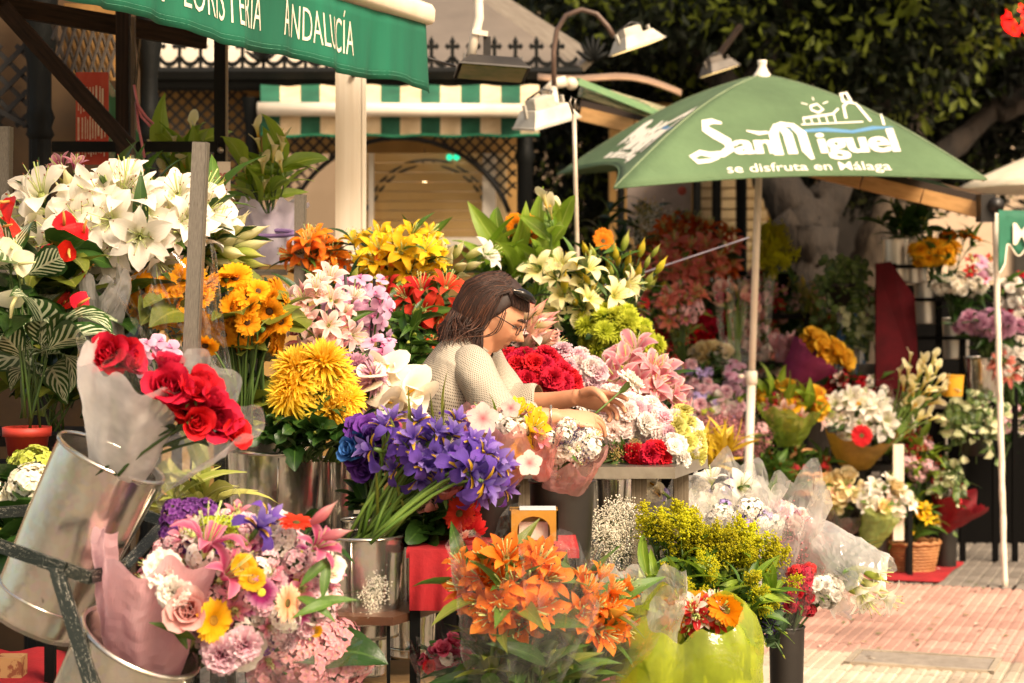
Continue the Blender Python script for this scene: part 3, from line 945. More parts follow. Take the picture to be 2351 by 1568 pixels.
def wrap(root, p0, p1, r0, r1, mt, name='wrapper', folds=7, fold=.12, jag=.16, amp=.012, flat=1., arc=(0, 1), seed=1, power=1.0, smooth=False, nt=20, ns=64, corners=4, rim=0.):
    """sheet of film or paper rolled into an open cone from p0 (tied end) to p1 (mouth)"""
    rr = random.Random(seed)
    p0, p1 = Vector(p0), Vector(p1)
    ax = (p1 - p0); L = ax.length; z = ax / L
    x = Vector((1, 0, 0)); x = (x - z * x.dot(z)).normalized()
    y = z.cross(x)
    rows = np.zeros((nt, ns, 3))
    full = arc == (0, 1)
    ph = rr.uniform(0, 6); ph2 = rr.uniform(0, 6)
    for i in range(nt):
        t = i / (nt - 1)
        for j in range(ns):
            s = arc[0] + (arc[1] - arc[0]) * (j / (ns if full else ns - 1))
            a = s * 2 * math.pi
            c = .5 + .5 * math.sin(corners * a + ph) * .6 + .3 * math.sin(corners * 2.3 * a + ph2)
            te = t * (1 + jag * .5 * (c - .5) * 2 * t)
            r = r0 + (r1 - r0) * (t ** power)
            r *= 1 + fold * t * math.sin(folds * a + ph) + fold * .5 * math.sin(folds * 1.7 * a + ph2) * (1 - abs(2 * t - 1)) + rim * t ** 6
            q = p0 + z * (L * te) + x * (r * math.cos(a)) + y * (r * math.sin(a) * flat)
            rows[i, j] = q
    rows = crumple(rows, amp * .8, rr, 17.)
    b = MB(); b.grid(rows, 0, None, full)
    return b.build(name, mt, root, smooth)

# ------------------------------------------------------------------ buckets
def bucket(name, label, cat, px, py, d, wpx, hpx, mt=GALV, taper=.78, tilt=None, group=None, rimr=None, inner=True, label_tag=False, base=None):
    """px,py: centre of the mouth; tilt: (axis direction) of the bucket's up"""
    r = m(wpx, d) / 2; h = m(hpx, d)
    top = at(px, py, d)
    up = Vector(tilt).normalized() if tilt else Vector((0, 0, 1))
    bot = top - up * h
    o = thing(name, label, cat, bot, group)
    M = frame(up, (0, 0, 0), 0.3)
    sd = random.Random(int(px + py))
    k1, k2 = sd.uniform(0, 6), sd.uniform(0, 6)
    wob = lambda a, z: .010 * math.sin(3 * a + k1 + z * 9) + .008 * math.sin(5 * a + k2 - z * 14) - .03 * math.exp(-((a - k1) / .35) ** 2 - ((z / h - .5) / .16) ** 2) - .025 * math.exp(-((a - 4.6) / .3) ** 2 - ((z / h - .3 - .05 * k2) / .12) ** 2)
    b = MB()
    rb = r * taper
    R_ = lambda z: rb + (r - rb) * z / h
    b.lathe([(.001, .006), (rb * .96, .006), (rb, 0), (rb * 1.01, h * .04)] + [(R_(h * k), h * k) for k in (.1, .3, .5, .7, .9)] +
            [(r * .995, h * .985)], 36, 0, M, wob)
    b.lathe([(r * .975, h * .99), (R_(h * .8) * .97, h * .8), (R_(h * .3) * .97, h * .3), (rb * .95, .012), (.001, .012)], 36, 0, M, wob)
    inst(b.mesh('body', mt), 'body', o)
    rim = MB(); q = rimr or max(.004, r * .045)
    rim.lathe([(r * .985 + q * math.cos(a), h * .99 + q * math.sin(a)) for a in np.linspace(0, 2 * math.pi, 9)], 40, 0, M)
    inst(rim.mesh('rim', mt), 'rim', o)
    if mt is GALV and hpx > 90:
        sb_ = MB(); aa = -1.9 + sd.uniform(-.3, .3)
        sb_.tube([M @ Vector((R_(h * k) * 1.004 * math.cos(aa), R_(h * k) * 1.004 * math.sin(aa), h * k)) for k in (.03, .3, .6, .96)], .0026, 6)
        inst(sb_.mesh('seam', mt), 'seam', o)
        bd = MB(); zz = h * .16
        bd.lathe([(R_(zz) * 1.004 + .003 * math.sin(a), zz + .004 * math.cos(a)) for a in np.linspace(0, math.pi, 5)], 36, 0, M)
        inst(bd.mesh('bead', mt), 'bead', o)
    return o
# ------------------------------------------------------------------ ground
def joint():
    mt, nt, b_, out = nodes_of('far_paving')
    ge = nt.nodes.new('ShaderNodeNewGeometry'); mp = nt.nodes.new('ShaderNodeMapping'); mp.inputs['Rotation'].default_value = (0, 0, -math.atan2(ROW.y, ROW.x))
    br = N(nt, 'ShaderNodeTexBrick', **{'Scale': 1., 'Mortar Size': .006, 'Brick Width': .2, 'Row Height': .2, 'Color1': C('#8f867b'), 'Color2': C('#7c746a'), 'Mortar': C('#5e564c')})
    br.offset = 0.
    nt.links.new(ge.outputs['Position'], mp.inputs['Vector']); nt.links.new(mp.outputs[0], br.inputs['Vector'])
    nt.links.new(br.outputs['Color'], b_.inputs['Base Color']); b_.inputs['Roughness'].default_value = .9
    return mt
JOINT = joint()
def tilemat(name, c1, c2):
    mt, nt, b_, out = nodes_of(name)
    ge = nt.nodes.new('ShaderNodeNewGeometry'); oi = nt.nodes.new('ShaderNodeObjectInfo')
    def pn(s, d):
        n = nt.nodes.new('ShaderNodeTexNoise'); n.inputs['Scale'].default_value = s; n.inputs['Detail'].default_value = d
        nt.links.new(ge.outputs['Position'], n.inputs['Vector']); return n.outputs['Fac']
    f = math_n(nt, 'ADD', math_n(nt, 'MULTIPLY', pn(9, 5), .6), math_n(nt, 'MULTIPLY', oi.outputs['Random'], .45))
    c = ramp(nt, f, [(.3, C(c1)), (.75, C(c2))])
    c = mixc(nt, c, C('#5c5046'), math_n(nt, 'MULTIPLY', ramp(nt, pn(1.6, 6), [(.5, (0, 0, 0, 1)), (.68, (1, 1, 1, 1))]), .36))      # worn stains
    c = mixc(nt, c, C('#4a4038'), math_n(nt, 'MULTIPLY', math_n(nt, 'GREATER_THAN', pn(34, 3), .67), .5))
    nt.links.new(c, b_.inputs['Base Color']); b_.inputs['Roughness'].default_value = .8
    bump(nt, b_, pn(120, 4), .3, .004)
    return mt
TILE_G = tilemat('tile_grey', '#8a8177', '#6c645b')
TILE_R = tilemat('tile_red', '#c89c8d', '#ab8275')
TILE_B = tilemat('tile_beige', '#cdbca6', '#b4a38e')
b = MB(); b.box((0, 60, -.15), (90, 80, .15))
ground = tag(b.build('pavement', JOINT, None, False), 'paved street of ribbed tiles', kind='structure')
rr = random.Random(3)
def tile_mesh(mt, nb):
    b = MB()
    T = .098; y0 = -T
    prf = [(-T, -.02), (-T, .0)]
    for k in range(nb):
        x0 = -T + 2 * T * k / nb; x1 = -T + 2 * T * (k + 1) / nb; g = .006
        prf += [(x0 + g, .0), (x0 + g + .004, .005), (x1 - g - .004, .005), (x1 - g, .0)]
    prf += [(T, 0), (T, -.02)]
    P_ = np.array([[(x, y, z + .011) for x, z in prf] for y in (-T, T)])
    b.grid(P_)
    for yy in (-T, T):
        i0 = b.n
        b.add([(x, yy, z + .011) for x, z in prf], [tuple(range(len(prf)))])
    return b.mesh('tile', mt, False)
TM = {'g': tile_mesh(TILE_G, 3), 'r': tile_mesh(TILE_R, 4), 'b': tile_mesh(TILE_B, 4)}
tiles = []
for iu in range(int(7.0 / .2), int(22 / .2)):
    for iv in range(-40, 40):
        u, v = iu * .2 + .09, iv * .2 + .05
        p = ROW * u + ACR * v
        if p.y < 6.8: continue
        px = HX + p.x / p.y * FPX; py = HY + EYE / p.y * FPX
        if px < 1250 or px > 2480 or py > 1640: continue
        z = 'g' if u > 10.45 else ('r' if u + rr.uniform(-.12, .12) > 8.4 else 'b')
        vis = (px > 1800 and py > 1330) or (px > 2150 and py > 980)
        tiles.append((0 if vis else 1, p.y, p, z))
tiles.sort(key=lambda t: (t[0], t[1]))
RT = math.atan2(ROW.y, ROW.x) - math.pi / 2
rest = {'g': MB(), 'r': MB(), 'b': MB()}
for k, (h, dd_, p, z) in enumerate(tiles):
    M = Matrix.Translation((p.x, p.y, rr.uniform(-.001, .001))) @ Matrix.Rotation(RT + rr.gauss(0, .004), 4, 'Z') @ Matrix.Rotation(rr.gauss(0, .003), 4, 'X')
    if k < 295:
        inst(TM[z], 'tile', ground, M)
    else:
        rest[z].box((0, 0, .006), (.098, .098, .008), 0, M)
for z, b in rest.items():
    if b.n: tag(b.build('tile_field', {'g': TILE_G, 'r': TILE_R, 'b': TILE_B}[z], ground, False), None, kind='stuff')
# manhole plate
mp = at(2120, 1528, FPX * EYE / (1528 - HY)); mp.z = 0
o = thing('drain_cover', 'grey rectangular drain cover set into the pale paving', 'drain cover', mp)
b = MB(); b.box((0, 0, .010), (.27, .13, .012), 0, Matrix.Rotation(RT, 4, 'Z'))
inst(b.mesh('plate', mat('cover_iron', '#a3978a', '#8c8176', .8, 0, 20, None, .6), False), 'plate', o)
b = MB()
for sx, sy, hx, hy in ((0, .145, .30, .012), (0, -.145, .30, .012), (.288, 0, .012, .157), (-.288, 0, .012, .157)):
    b.box((sx, sy, .013), (hx, hy, .014 if hx > .1 else .0135), 0, Matrix.Rotation(RT, 4, 'Z'))
inst(b.mesh('frame', mat('cover_frame', '#b0a28f', '#968978', .8), False), 'frame', o)

b = MB()
for k in range(90):
    q = at(rr.uniform(1860, 2350), 650, rr.uniform(8.2, 13.)); q.z = .021
    b.grid(pet(rr.uniform(.02, .05), rr.uniform(.012, .025), 8, -12, OVAL_W, .2, 1, 4, 3), rr.choice((0, 0, 1, 2)), Matrix.Translation(q) @ Matrix.Rotation(rr.uniform(0, 6.3), 4, 'Z'))
tag(b.build('fallen_petals', [mat('litter_green', '#5a6a30', '#7c7a40', .8), mat('litter_white', '#d8ccb8', '#b8a890', .8), mat('litter_brown', '#6a4a30', '#4a3424', .8)], None), 'fallen petals and leaves scattered on the paving', None, None, 'stuff')

# ------------------------------------------------------------------ text
def text_mb(body, size, shear=0., offset=0., xs=1., sub=0, space=1.):
    cu = bpy.data.curves.new('lettering', 'FONT')
    cu.body = body; cu.size = size; cu.shear = shear; cu.offset = offset; cu.space_character = space
    cu.align_x = 'LEFT'; cu.resolution_u = 3
    o = bpy.data.objects.new('lettering', cu)
    col.objects.link(o)
    dg = bpy.context.evaluated_depsgraph_get()
    me = bpy.data.meshes.new_from_object(o.evaluated_get(dg))
    bm = bmesh.new(); bm.from_mesh(me)
    bmesh.ops.remove_doubles(bm, verts=bm.verts, dist=1e-5)
    bmesh.ops.triangulate(bm, faces=bm.faces)
    for k in range(sub):
        bmesh.ops.subdivide_edges(bm, edges=[e for e in bm.edges if e.calc_length() > size * .12], cuts=1)
        bmesh.ops.triangulate(bm, faces=bm.faces)
    V = np.array([tuple(v.co) for v in bm.verts]) if bm.verts else np.zeros((0, 3))
    bm.verts.index_update()
    F = [tuple(v.index for v in f.verts) for f in bm.faces]
    bm.free(); bpy.data.objects.remove(o); bpy.data.meshes.remove(me); bpy.data.curves.remove(cu)
    V[:, 0] *= xs
    return V, F

# ------------------------------------------------------------------ first stall: awning with lettering
GREEN_CL = mat('green_canvas', '#0c6a4d', '#08503a', .75, 0, 3, (1, 1, .15), .25, bscale=120, bdist=.003)
CREAM_CL = mat('cream_canvas', '#e6d6bf', '#d6c2a6', .7, 0, 4, None, .1)
LETTER = mat('cream_lettering', '#efe4d0', '#e2d4bc', .7)
A0 = at(975, 202, 7.0)
ALEN, AH = 3.2, .225
def val_pt(s, h, off=0.):
    """s metres from the far end toward the camera, h up from the hem"""
    p = A0 - ROW * s
    w = .012 * math.sin(s * 9 + .5) + .008 * math.sin(s * 23 + 1) + .005 * math.sin(s * 41)
    w *= (1.15 - h / AH)
    q = p + ACR * (w + off) + UP * (h - .012 * math.sin(s * 1.7) + .008 * math.sin(s * 7.5) * (1 - h / AH) - (.02 * max(0, .25 - s) / .25) * (1 - h / AH))
    return q
aw = thing('stall_awning', 'green front awning of the nearest flower stall, lettered FLORISTERIA ANDALUCÍA', 'awning', A0)
b = MB()
b.grid(np.array([[tuple(val_pt(s, h)) for s in np.linspace(0, ALEN, 160)] for h in np.linspace(0, AH, 7)]))
inst_v = b.build('valance', GREEN_CL, aw)
sol = inst_v.modifiers.new('thick', 'SOLIDIFY'); sol.thickness = .003
b = MB()   # stitched hem
for hh in (.016, .028):
    b.tube([tuple(val_pt(s, hh, .003)) for s in np.linspace(0.01, ALEN, 120)], .0008, 4)
b.build('hem_stitching', mat('hem_thread', '#5a9a80', '#4a8a70', .8), aw)
b = MB()   # cream front rail, rounded profile
prf = [(.02, 0), (.03, .012), (.032, .05), (.02, .07), (-.03, .075), (-.05, .06), (-.05, .005), (-.03, -.006)]
b.grid(np.array([[tuple(A0 - ROW * s + ACR * x + UP * (AH + .0 + z)) for x, z in prf] for s in (-.02, .0, ALEN)]), 0, None, True)
for s in (-.02, ALEN):
    b.add([tuple(A0 - ROW * s + ACR * x + UP * (AH + z)) for x, z in prf], [tuple(range(len(prf)))])
b.build('front_rail', CREAM_CL, aw)
b = MB()   # canopy cloth rising back to the kiosk
b.grid(np.array([[tuple(A0 - ROW * s - ACR * (t * 1.55) + UP * (AH + .06 + .55 * t - .05 * math.sin(math.pi * t))) for s in np.linspace(0, ALEN, 12)] for t in np.linspace(0, 1, 8)]))
cn = b.build('canopy', paper('canopy_cloth', '#ddccb2', '#cdbb9f', .45), aw); sol = cn.modifiers.new('thick', 'SOLIDIFY'); sol.thickness = .004
def valance_text(txt, s_start, size, h0, xs=.62):
    V, F = text_mb(txt, size, 0, -.0012, xs, 2)
    q = np.array([tuple(val_pt(s_start - x, h0 + y, .005)) for x, y, z in V])
    b = MB(); b.add(q, F); b.build('lettering', LETTER, aw, False)
    return V[:, 0].max()
def s_at(px):      # metres from the far end for a picture column
    k = (px - HX) / FPX
    return (A0.x - k * A0.y) / (ROW.x - k * ROW.y)
def fit_text(txt, px0, px1, size, h0):
    V, F = text_mb(txt, size, 0, 0, 1, 0)
    return valance_text(txt, s_at(px0), size, h0, (s_at(px0) - s_at(px1)) / V[:, 0].max())
fit_text('F', 378, 404, .185, .062)
fit_text('LORISTERIA', 414, 604, .155, .062)
fit_text('A', 648, 664, .185, .062)
fit_text('NDALUCÍA', 668, 808, .155, .062)

# ------------------------------------------------------------------ first stall: iron frame, kiosk wall, lattice
AMBER = mat('amber_wall', '#4e3719', '#372510', .75, 0, 3, None, .1)  # amber darkened: the dimness under the awning is put into the colour
LATT = mat('dark_lattice_wood', '#150f0b', '#0d0907', .6, 0, 12, None, .3)
LATT_G = mat('grey_lattice_wood', '#4c4136', '#352d25', .6, 0, 12, None, .3)
def clip_line(p, dirv, inside, step=.004, tmax=3.):
    """longest runs of the line p+dirv*t that lie inside"""
    runs, cur = [], None
    n = int(2 * tmax / step)
    for i in range(n + 1):
        t = -tmax + i * step
        q = (p[0] + dirv[0] * t, p[1] + dirv[1] * t)
        if inside(q):
            cur = (cur[0], t) if cur else (t, t)
        elif cur:
            if cur[1] - cur[0] > .03: runs.append(cur)
            cur = None
    if cur and cur[1] - cur[0] > .03: runs.append(cur)
    return runs
def lattice(parent, O, X, Y, w, h, pitch, sw, mt, inside=None, k=1.0):
    """diagonal slats in the rectangle O + X*[0,w] + Y*[0,h]; each slat a piece"""
    nrm = Vector(X).cross(Vector(Y)).normalized()
    ins = lambda q: 0 <= q[0] <= w and 0 <= q[1] <= h and (inside is None or inside(q))
    for sgn, lay in ((1, .004), (-1, -.004)):
        L = math.hypot(1, k); dv = (1 / L, sgn * k / L)
        c = -h * 2
        while c < w + h * 2:
            for t0, t1 in clip_line((c, h / 2), dv, ins):
                a = Vector(O) + Vector(X) * (c + dv[0] * t0) + Vector(Y) * (h / 2 + dv[1] * t0) + nrm * lay
                e = Vector(O) + Vector(X) * (c + dv[0] * t1) + Vector(Y) * (h / 2 + dv[1] * t1) + nrm * lay
                bar('slat', a, e, sw, .007, mt, parent, ref=nrm)
            c += pitch
ks = thing('stall_kiosk', 'dark wooden kiosk with lattice panels at the back of the nearest stall', 'kiosk', at(200, 1200, 8.0) * Vector((1, 1, 0)) if False else Vector((at(200, 650, 8.).x, 8., 0)))
bar('wall', at(-260, 650, 8.35) * 1 + Vector((0, 0, -.07)), at(345, 650, 8.35) + Vector((0, 0, -.07)), 3.0, .12, AMBER, ks, ref=(0, 1, 0)) if False else None
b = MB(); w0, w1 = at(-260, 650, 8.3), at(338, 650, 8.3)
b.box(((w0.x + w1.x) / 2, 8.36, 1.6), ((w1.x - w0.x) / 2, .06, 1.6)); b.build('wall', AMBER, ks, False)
for px, w, py0 in ((92, 52, -60), (342, 40, 40)):
    c = at(px, 650, 8.05)
    b = MB(); r = m(w, 8.05) / 2
    fl = lambda a, z: .05 * math.cos(12 * a)
    M = Matrix.Translation((c.x, 8.05, 0))
    b.lathe([(r * 1.35, 0), (r * 1.35, .5), (r, .56), (r * .96, 1.6), (r * .95, 2.15)], 48, 0, M, fl)
    b.lathe([(r * .95, 2.15), (r * 1.25, 2.17), (r * 1.0, 2.2), (r * 1.3, 2.24), (r * 1.0, 2.28), (r * 1.0, 2.42), (r * 1.5, 2.55), (r * 1.6, 2.9)], 24, 0, M)
    b.build('column', DARK_IRON, ks)
p = at(0, 300, 8.15)
lattice(ks, at(-40, 292, 8.15), (1, 0, 0), (0, 0, 1), m(104, 8.15), m(190, 8.15), .098, .020, LATT)
for px in (67, ):
    bar('lattice_stile', at(px, 300, 8.14), at(px, 95, 8.14), .016, .02, LATT, ks)
bar('arch_rail', at(-20, 245, 8.13), at(62, 288, 8.13), .02, .02, LATT, ks, ref=(0, 1, 0))
# receding lattice panel above the signs
O_ = at(118, 178, 7.55); E_ = at(268, 178, 7.95); X_ = (E_ - O_); Wd_ = X_.length; X_ = X_ / Wd_
lattice(ks, O_, X_, (0, 0, 1), Wd_, m(150, 7.7), .062, .013, LATT_G, None, 1.9)
b = MB(); q0, q1 = O_ + Vector((.02, .12, 0)), E_ + Vector((.02, .12, 0))
b.add([tuple(q0), tuple(q1), tuple(q1 + UP * .3), tuple(q0 + UP * .3)], [(0, 1, 2, 3)]); b.build('backing_panel', mat('ochre_panel', '#8a6430', '#6e4e22', .8), ks, False)

fr = thing('iron_frame', 'dark brown iron frame with a diagonal brace holding up the nearest awning', 'frame', Vector((at(285, 650, 6.7).x, 6.7, 0)))
bar('post', at(283, 650, 6.72) * Vector((1, 1, 0)), at(283, -30, 6.72), m(30, 6.7), m(30, 6.7), BROWN_IRON, fr)
bar('post_edge', Vector((at(306, 650, 6.7).x, 6.7, .3)), at(306, 40, 6.7), m(8, 6.7), m(20, 6.7), mat('worn_edge', '#6a5a48', '#3a3026', .6, .2, 20, None, .4), fr)
bar('brace', at(5, 15, 6.55), at(296, 336, 6.6), m(36, 6.6), .03, BROWN_IRON, fr, ref=(0, 1, 0))
bar('beam', at(-60, 2, 6.52), at(470, 92, 7.0), m(44, 6.6), .04, BROWN_IRON, fr, ref=(0, 1, 0))
bar('cross_bar', at(120, 337, 6.8), at(500, 337, 6.86), m(24, 6.8), .03, DARK_IRON, fr, ref=(0, 1, 0))
bar('post', Vector((at(506, 650, 6.9).x, 6.9, 0)), at(506, 80, 6.9), m(26, 6.9), m(26, 6.9), DARK_IRON, fr)
bar('post_edge', Vector((at(521, 650, 6.88).x, 6.88, .3)), at(521, 95, 6.88), m(5, 6.9), .012, mat('bare_edge', '#9a8c78', '#6a5c4a', .5, .3, 20), fr)
for k, (y0, y1) in enumerate(((350, 344), (352, 341))): pass
gb = MB()
for py in (345,): gb.tube([at(506, py, 6.85), at(506, py, 6.83)], .012, 8)
gb.build('bolt', STEEL, fr)
# cords tied round the post
for k, pts in enumerate([[(300, 60), (310, 150), (303, 240)], [(322, 90), (312, 190), (308, 230)]]):
    tubeobj('grey_cord', [at(x, y, 6.66) for x, y in pts], .004, mat('grey_string', '#6a6052', '#4a4238', .9), fr, 5)
pk = thing('pink_ribbon', 'loop of pink ribbon hanging from the dark post', 'ribbon', at(318, 240, 6.62))
tubeobj('loop', [at(x, y, 6.62) for x, y in [(308, 195), (316, 240), (335, 268), (352, 284), (345, 290), (325, 268), (312, 235), (318, 290), (332, 362)]], .0045, mat('pink_ribbon', '#c87a84', '#a85a68', .5), pk, 6)

# white post under the awning's far end
wp = thing('awning_post', 'wide cream white post carrying the end of the green awning', 'post', Vector((at(805, 650, 7.35).x, 7.35, 0)))
bar('shaft', Vector((at(803, 650, 7.35).x, 7.35, 0)), at(803, 120, 7.35), m(62, 7.35), m(46, 7.35), WHITE_PT, wp)
bar('flange', Vector((at(836, 650, 7.32).x, 7.32, 0)), at(836, 120, 7.32), m(9, 7.35), .02, WHITE_PT, wp)
b = MB(); b.lathe([(.001, .012), (.008, .01), (.011, 0)], 10, 0, frame((0, -1, .0), at(812, 172, 7.34 - m(23, 7.3)))); b.build('bolt', STEEL, wp)

# galvanised uprights among the flowers
def upright(px0, py0, px1, py1, d, wpx, label):
    o = thing('rack_upright', label, 'rack upright', at(px0, py0, d), 'galvanised uprights of the flower racks')
    a, c = at(px0, py0, d), at(px1, py1, d)
    w = m(wpx, d)
    ax = (c - a).normalized()
    bar('web', a, c, w, .004, ZINC, o, ref=(0, -1, 0))
    bar('flange', a + Vector((w / 2, .02, 0)), c + Vector((w / 2, .02, 0)), .004, .044, ZINC, o, ref=(0, -1, 0))
    return o
upright(427, 1000, 458, 326, 4.95, 33, 'grey galvanised rack upright in front of the sunflowers')
upright(686, 760, 688, 447, 6.7, 24, 'short galvanised rack upright beside the lilac wrapped pot')
upright(3, 640, 8, 290, 5.6, 26, 'galvanised rack upright at the edge of the white lilies')

# signs
sg = thing('faded_sign', 'faded red and white notice board hanging under the diagonal brace', 'sign', at(212, 380, 6.95))
RW = mat('faded_red_paint', '#b03a24', '#c46a4c', .7, 0, 9, (1, 1, .35), .1, .5, .8)
b = MB(); b.box(tuple(at(212, 272, 6.95)), (m(37, 6.95), .006, m(106, 6.95)), 0); b.build('board', RW, sg, False)
b = MB()
rs = random.Random(4)
for row, (y0, y1) in enumerate(((196, 262), (268, 322), (330, 358))):
    x = 180.
    while x < 242:
        w = rs.uniform(2.0, 4.5)
        c_ = at(x, (y0 + y1) / 2 + rs.uniform(-4, 4), 6.94)
        b.box((c_.x, 6.942, c_.z), (m(w, 6.94) / 2, .001, m((y1 - y0) * rs.uniform(.75, 1.0), 6.94) / 2))
        x += w + rs.uniform(2.5, 5)
b.build('lettering', mat('faded_white_paint', '#dcc8ae', '#c89a7c', .8, 0, 30), sg, False)
sg2 = thing('green_sign', 'green and pale notice board leaning between two dark posts', 'sign', at(285, 460, 7.05))
b = MB()
P0 = [at(243, 175, 7.0), at(268, 215, 7.1), at(330, 330, 7.15), at(330, 470, 7.15), at(285, 470, 7.1), at(243, 380, 7.0)]
b.add([tuple(q) for q in P0] + [tuple(q + Vector((0, .01, 0))) for q in P0], [tuple(range(6)), tuple(range(11, 5, -1))] + [(i, (i + 1) % 6, (i + 1) % 6 + 6, i + 6) for i in range(6)])
b.build('board', mat('green_sign_paint', '#3c7a50', '#b8b498', .7, 0, 5, None, .1, .5, .56), sg2, False)
sg3 = thing('paper_notice', 'narrow white paper notice with red print headed ROSA', 'notice', at(514, 500, 6.7))
b = MB(); b.box(tuple(at(514, 437, 6.72)), (m(15, 6.7), .0015, m(66, 6.7))); b.build('sheet', paper('white_card', '#e8dccc', '#d8cab8', .1), sg3, False)
b = MB()
RED_INK = mat('red_ink', '#b03a30', '#8a2c26', .8)
V, F = text_mb('ROSA', .030, 0, .0006, .7); q = at(502, 411, 6.715)
b.add([(q.x + v[0], 6.716, q.z + v[1]) for v in V], F)
for k in range(7):      # rows of print too small to read
    x = 505. - k * .6
    while x < 520 + k * .7:
        w = rs.uniform(1.2, 2.6); c_ = at(x, 424 + k * 11.5, 6.715)
        b.box((c_.x, 6.7165, c_.z), (m(w, 6.7) / 2, .0005, m(rs.uniform(2.2, 4.5), 6.7) / 2)); x += w + .8
b.build('lettering', RED_INK, sg3, False)
sg4 = thing('pale_notice', 'pale green notice with dark capitals fixed low on the post', 'notice', at(292, 440, 6.6))
b = MB(); b.box(tuple(at(292, 400, 6.62)), (m(16, 6.6), .002, m(44, 6.6))); b.build('sheet', mat('pale_green_card', '#b8c0a4', '#98a088', .7), sg4, False)
V, F = text_mb('DU', .05, 0, 0, .6); q = at(279, 392, 6.61)
b = MB(); b.add([(q.x + v[0], 6.616, q.z + v[1]) for v in V], F); b.build('lettering', mat('dark_ink', '#2a2a26', '#1c1c1a', .8), sg4, False)

# ------------------------------------------------------------------ the kiosk behind (d about 13)
KD = 13.0
def k_(px, py, dz=0.): return at(px, py, KD + dz)
kk = thing('green_kiosk', 'old kiosk with iron cresting, striped awning and arched window behind the florist', 'kiosk', Vector((k_(780, 650).x, KD, 0)))
ROOF_G = mat('zinc_roof', '#7c7166', '#665c52', .55, .1, 1.2, None, .1)
ROOF_C = mat('pale_roof', '#c8bba8', '#b8a994', .6, 0, 1.2, None, .1)
b = MB()
e0, e1, e2 = at(-300, 168, 13.0), at(930, 168, 13.0), at(1345, 150, 13.0)
t0_, t1_ = at(-300, -140, 16.0), at(930, -140, 16.0)
b.add([tuple(e1), tuple(e2), tuple(at(1120, -5, 14.6)), tuple(at(1000, -110, 15.6)), tuple(t1_)], [(0, 1, 2, 3, 4)])
b.build('roof_slope', ROOF_G, kk, False)
b = MB(); b.add([tuple(e0), tuple(e1), tuple(t1_), tuple(t0_)], [(0, 1, 2, 3)]); b.build('roof_slope', ROOF_C, kk, False)
bar('hip_ridge', at(1352, 142, 12.98), at(1095, -25, 14.6), .13, .05, mat('ridge_lead', '#a89a88', '#8c7e6e', .6), kk, ref=(0, 1, 0))
b = MB()
b.grid(np.array([[tuple(k_(px, 168) + Vector((0, -y, z))) for px in (340, 1335)] for y, z in ((.0, .03), (.10, .03), (.12, 0), (.10, -.05), (.06, -.06), (.05, -.10), (.0, -.10))]))
b.build('gutter', DARK_IRON, kk, False)
bar('frieze', k_(340, 192), k_(1235, 192), .09, .06, DARK_IRON, kk, ref=(0, 1, 0))
CREST = MB()
for k in range(10):   # open ring between two finials
    a0_, a1_ = math.pi * (1.12 + k * .076), math.pi * (1.12 + (k + 1) * .076)
    q = [(.068 + .052 * math.cos(a), -.006, .11 + .060 * math.sin(a)) for a in (a0_, a1_)]
    o_ = [(.068 + .072 * math.cos(a), -.006, .104 + .086 * math.sin(a)) for a in (a0_, a1_)]
    CREST.add([q[0], q[1], o_[1], o_[0]] + [(x, .006, z) for x, y, z in (q[0], q[1], o_[1], o_[0])], [(0, 1, 2, 3), (7, 6, 5, 4), (0, 4, 5, 1), (2, 6, 7, 3)])
CREST.box((0, 0, .06), (.012, .006, .08))
CREST.box((0, 0, .150), (.030, .0055, .013))
CREST.blob((0, 0, .180), (.020, .009, .042))
CREST.blob((-.034, 0, .152), (.018, .009, .024)); CREST.blob((.034, 0, .152), (.018, .009, .024))
CREST.box((.068, 0, .004), (.07, .007, .010))
cm = CREST.mesh('crest_finial', DARK_IRON, False)
for i in range(20):
    px = 364 + i * 48.2
    inst(cm, 'crest_finial', kk, Matrix.Translation(k_(px, 160, -.06) - loc_of(kk)))
for px in (600, 1360):     # big corner palmettes
    b = MB()
    c = k_(px, 140, -.08)
    for j in range(7):
        a = math.radians(20 + j * 23)
        b.tube([c, c + Vector((math.cos(a) * .06, 0, math.sin(a) * .09)), c + Vector((math.cos(a) * .11, 0, math.sin(a) * .17))], [.016, .018, .008], 5)
    b.build('palmette', DARK_IRON, kk)
# body walls
KWALL = mat('kiosk_tan', '#b08a4e', '#94713c', .7, 0, 2, None, .1)
KCREAM = mat('kiosk_cream', '#d8bf94', '#c4a878', .65, 0, 2, None, .1)
b = MB()
def rect(px0, py0, px1, py1, dz, t=.06):
    a, c = k_(px0, py0, dz), k_(px1, py1, dz)
    return ((a.x + c.x) / 2, KD + dz + t / 2, (a.z + c.z) / 2), (abs(c.x - a.x) / 2, t / 2, abs(a.z - c.z) / 2)
for r_ in ((340, 200, 600, 1190, .5), (1140, 330, 1215, 1190, .3), (600, 560, 1215, 1190, .25)):
    c_, h_ = rect(*r_); b.box(c_, h_)
b.build('wall', KWALL, kk, False)
b = MB(); c_, h_ = rect(600, 200, 1215, 352, .42); b.box(c_, h_); b.build('lintel', KWALL, kk, False)
b = MB(); c_, h_ = rect(600, 545, 1150, 566, .10, .16); b.box(c_, h_); b.build('sill', WHITE_PT, kk, False)
b = MB(); c_, h_ = rect(1108, 352, 1138, 546, .2, .05); b.box(c_, h_); b.build('window_frame', WHITE_PT, kk, False)
b = MB(); c_, h_ = rect(846, 352, 858, 546, .2, .05); b.box(c_, h_); b.build('window_frame', WHITE_PT, kk, False)
b = MB(); c_, h_ = rect(1140, 352, 1164, 546, .2, .05); b.box(c_, h_); b.build('window_jamb', KCREAM, kk, False)
SHUT = mat('shutter_wood', '#d8b478', '#c49c60', .5, 0, 3, (.3, 1, 6), .1)
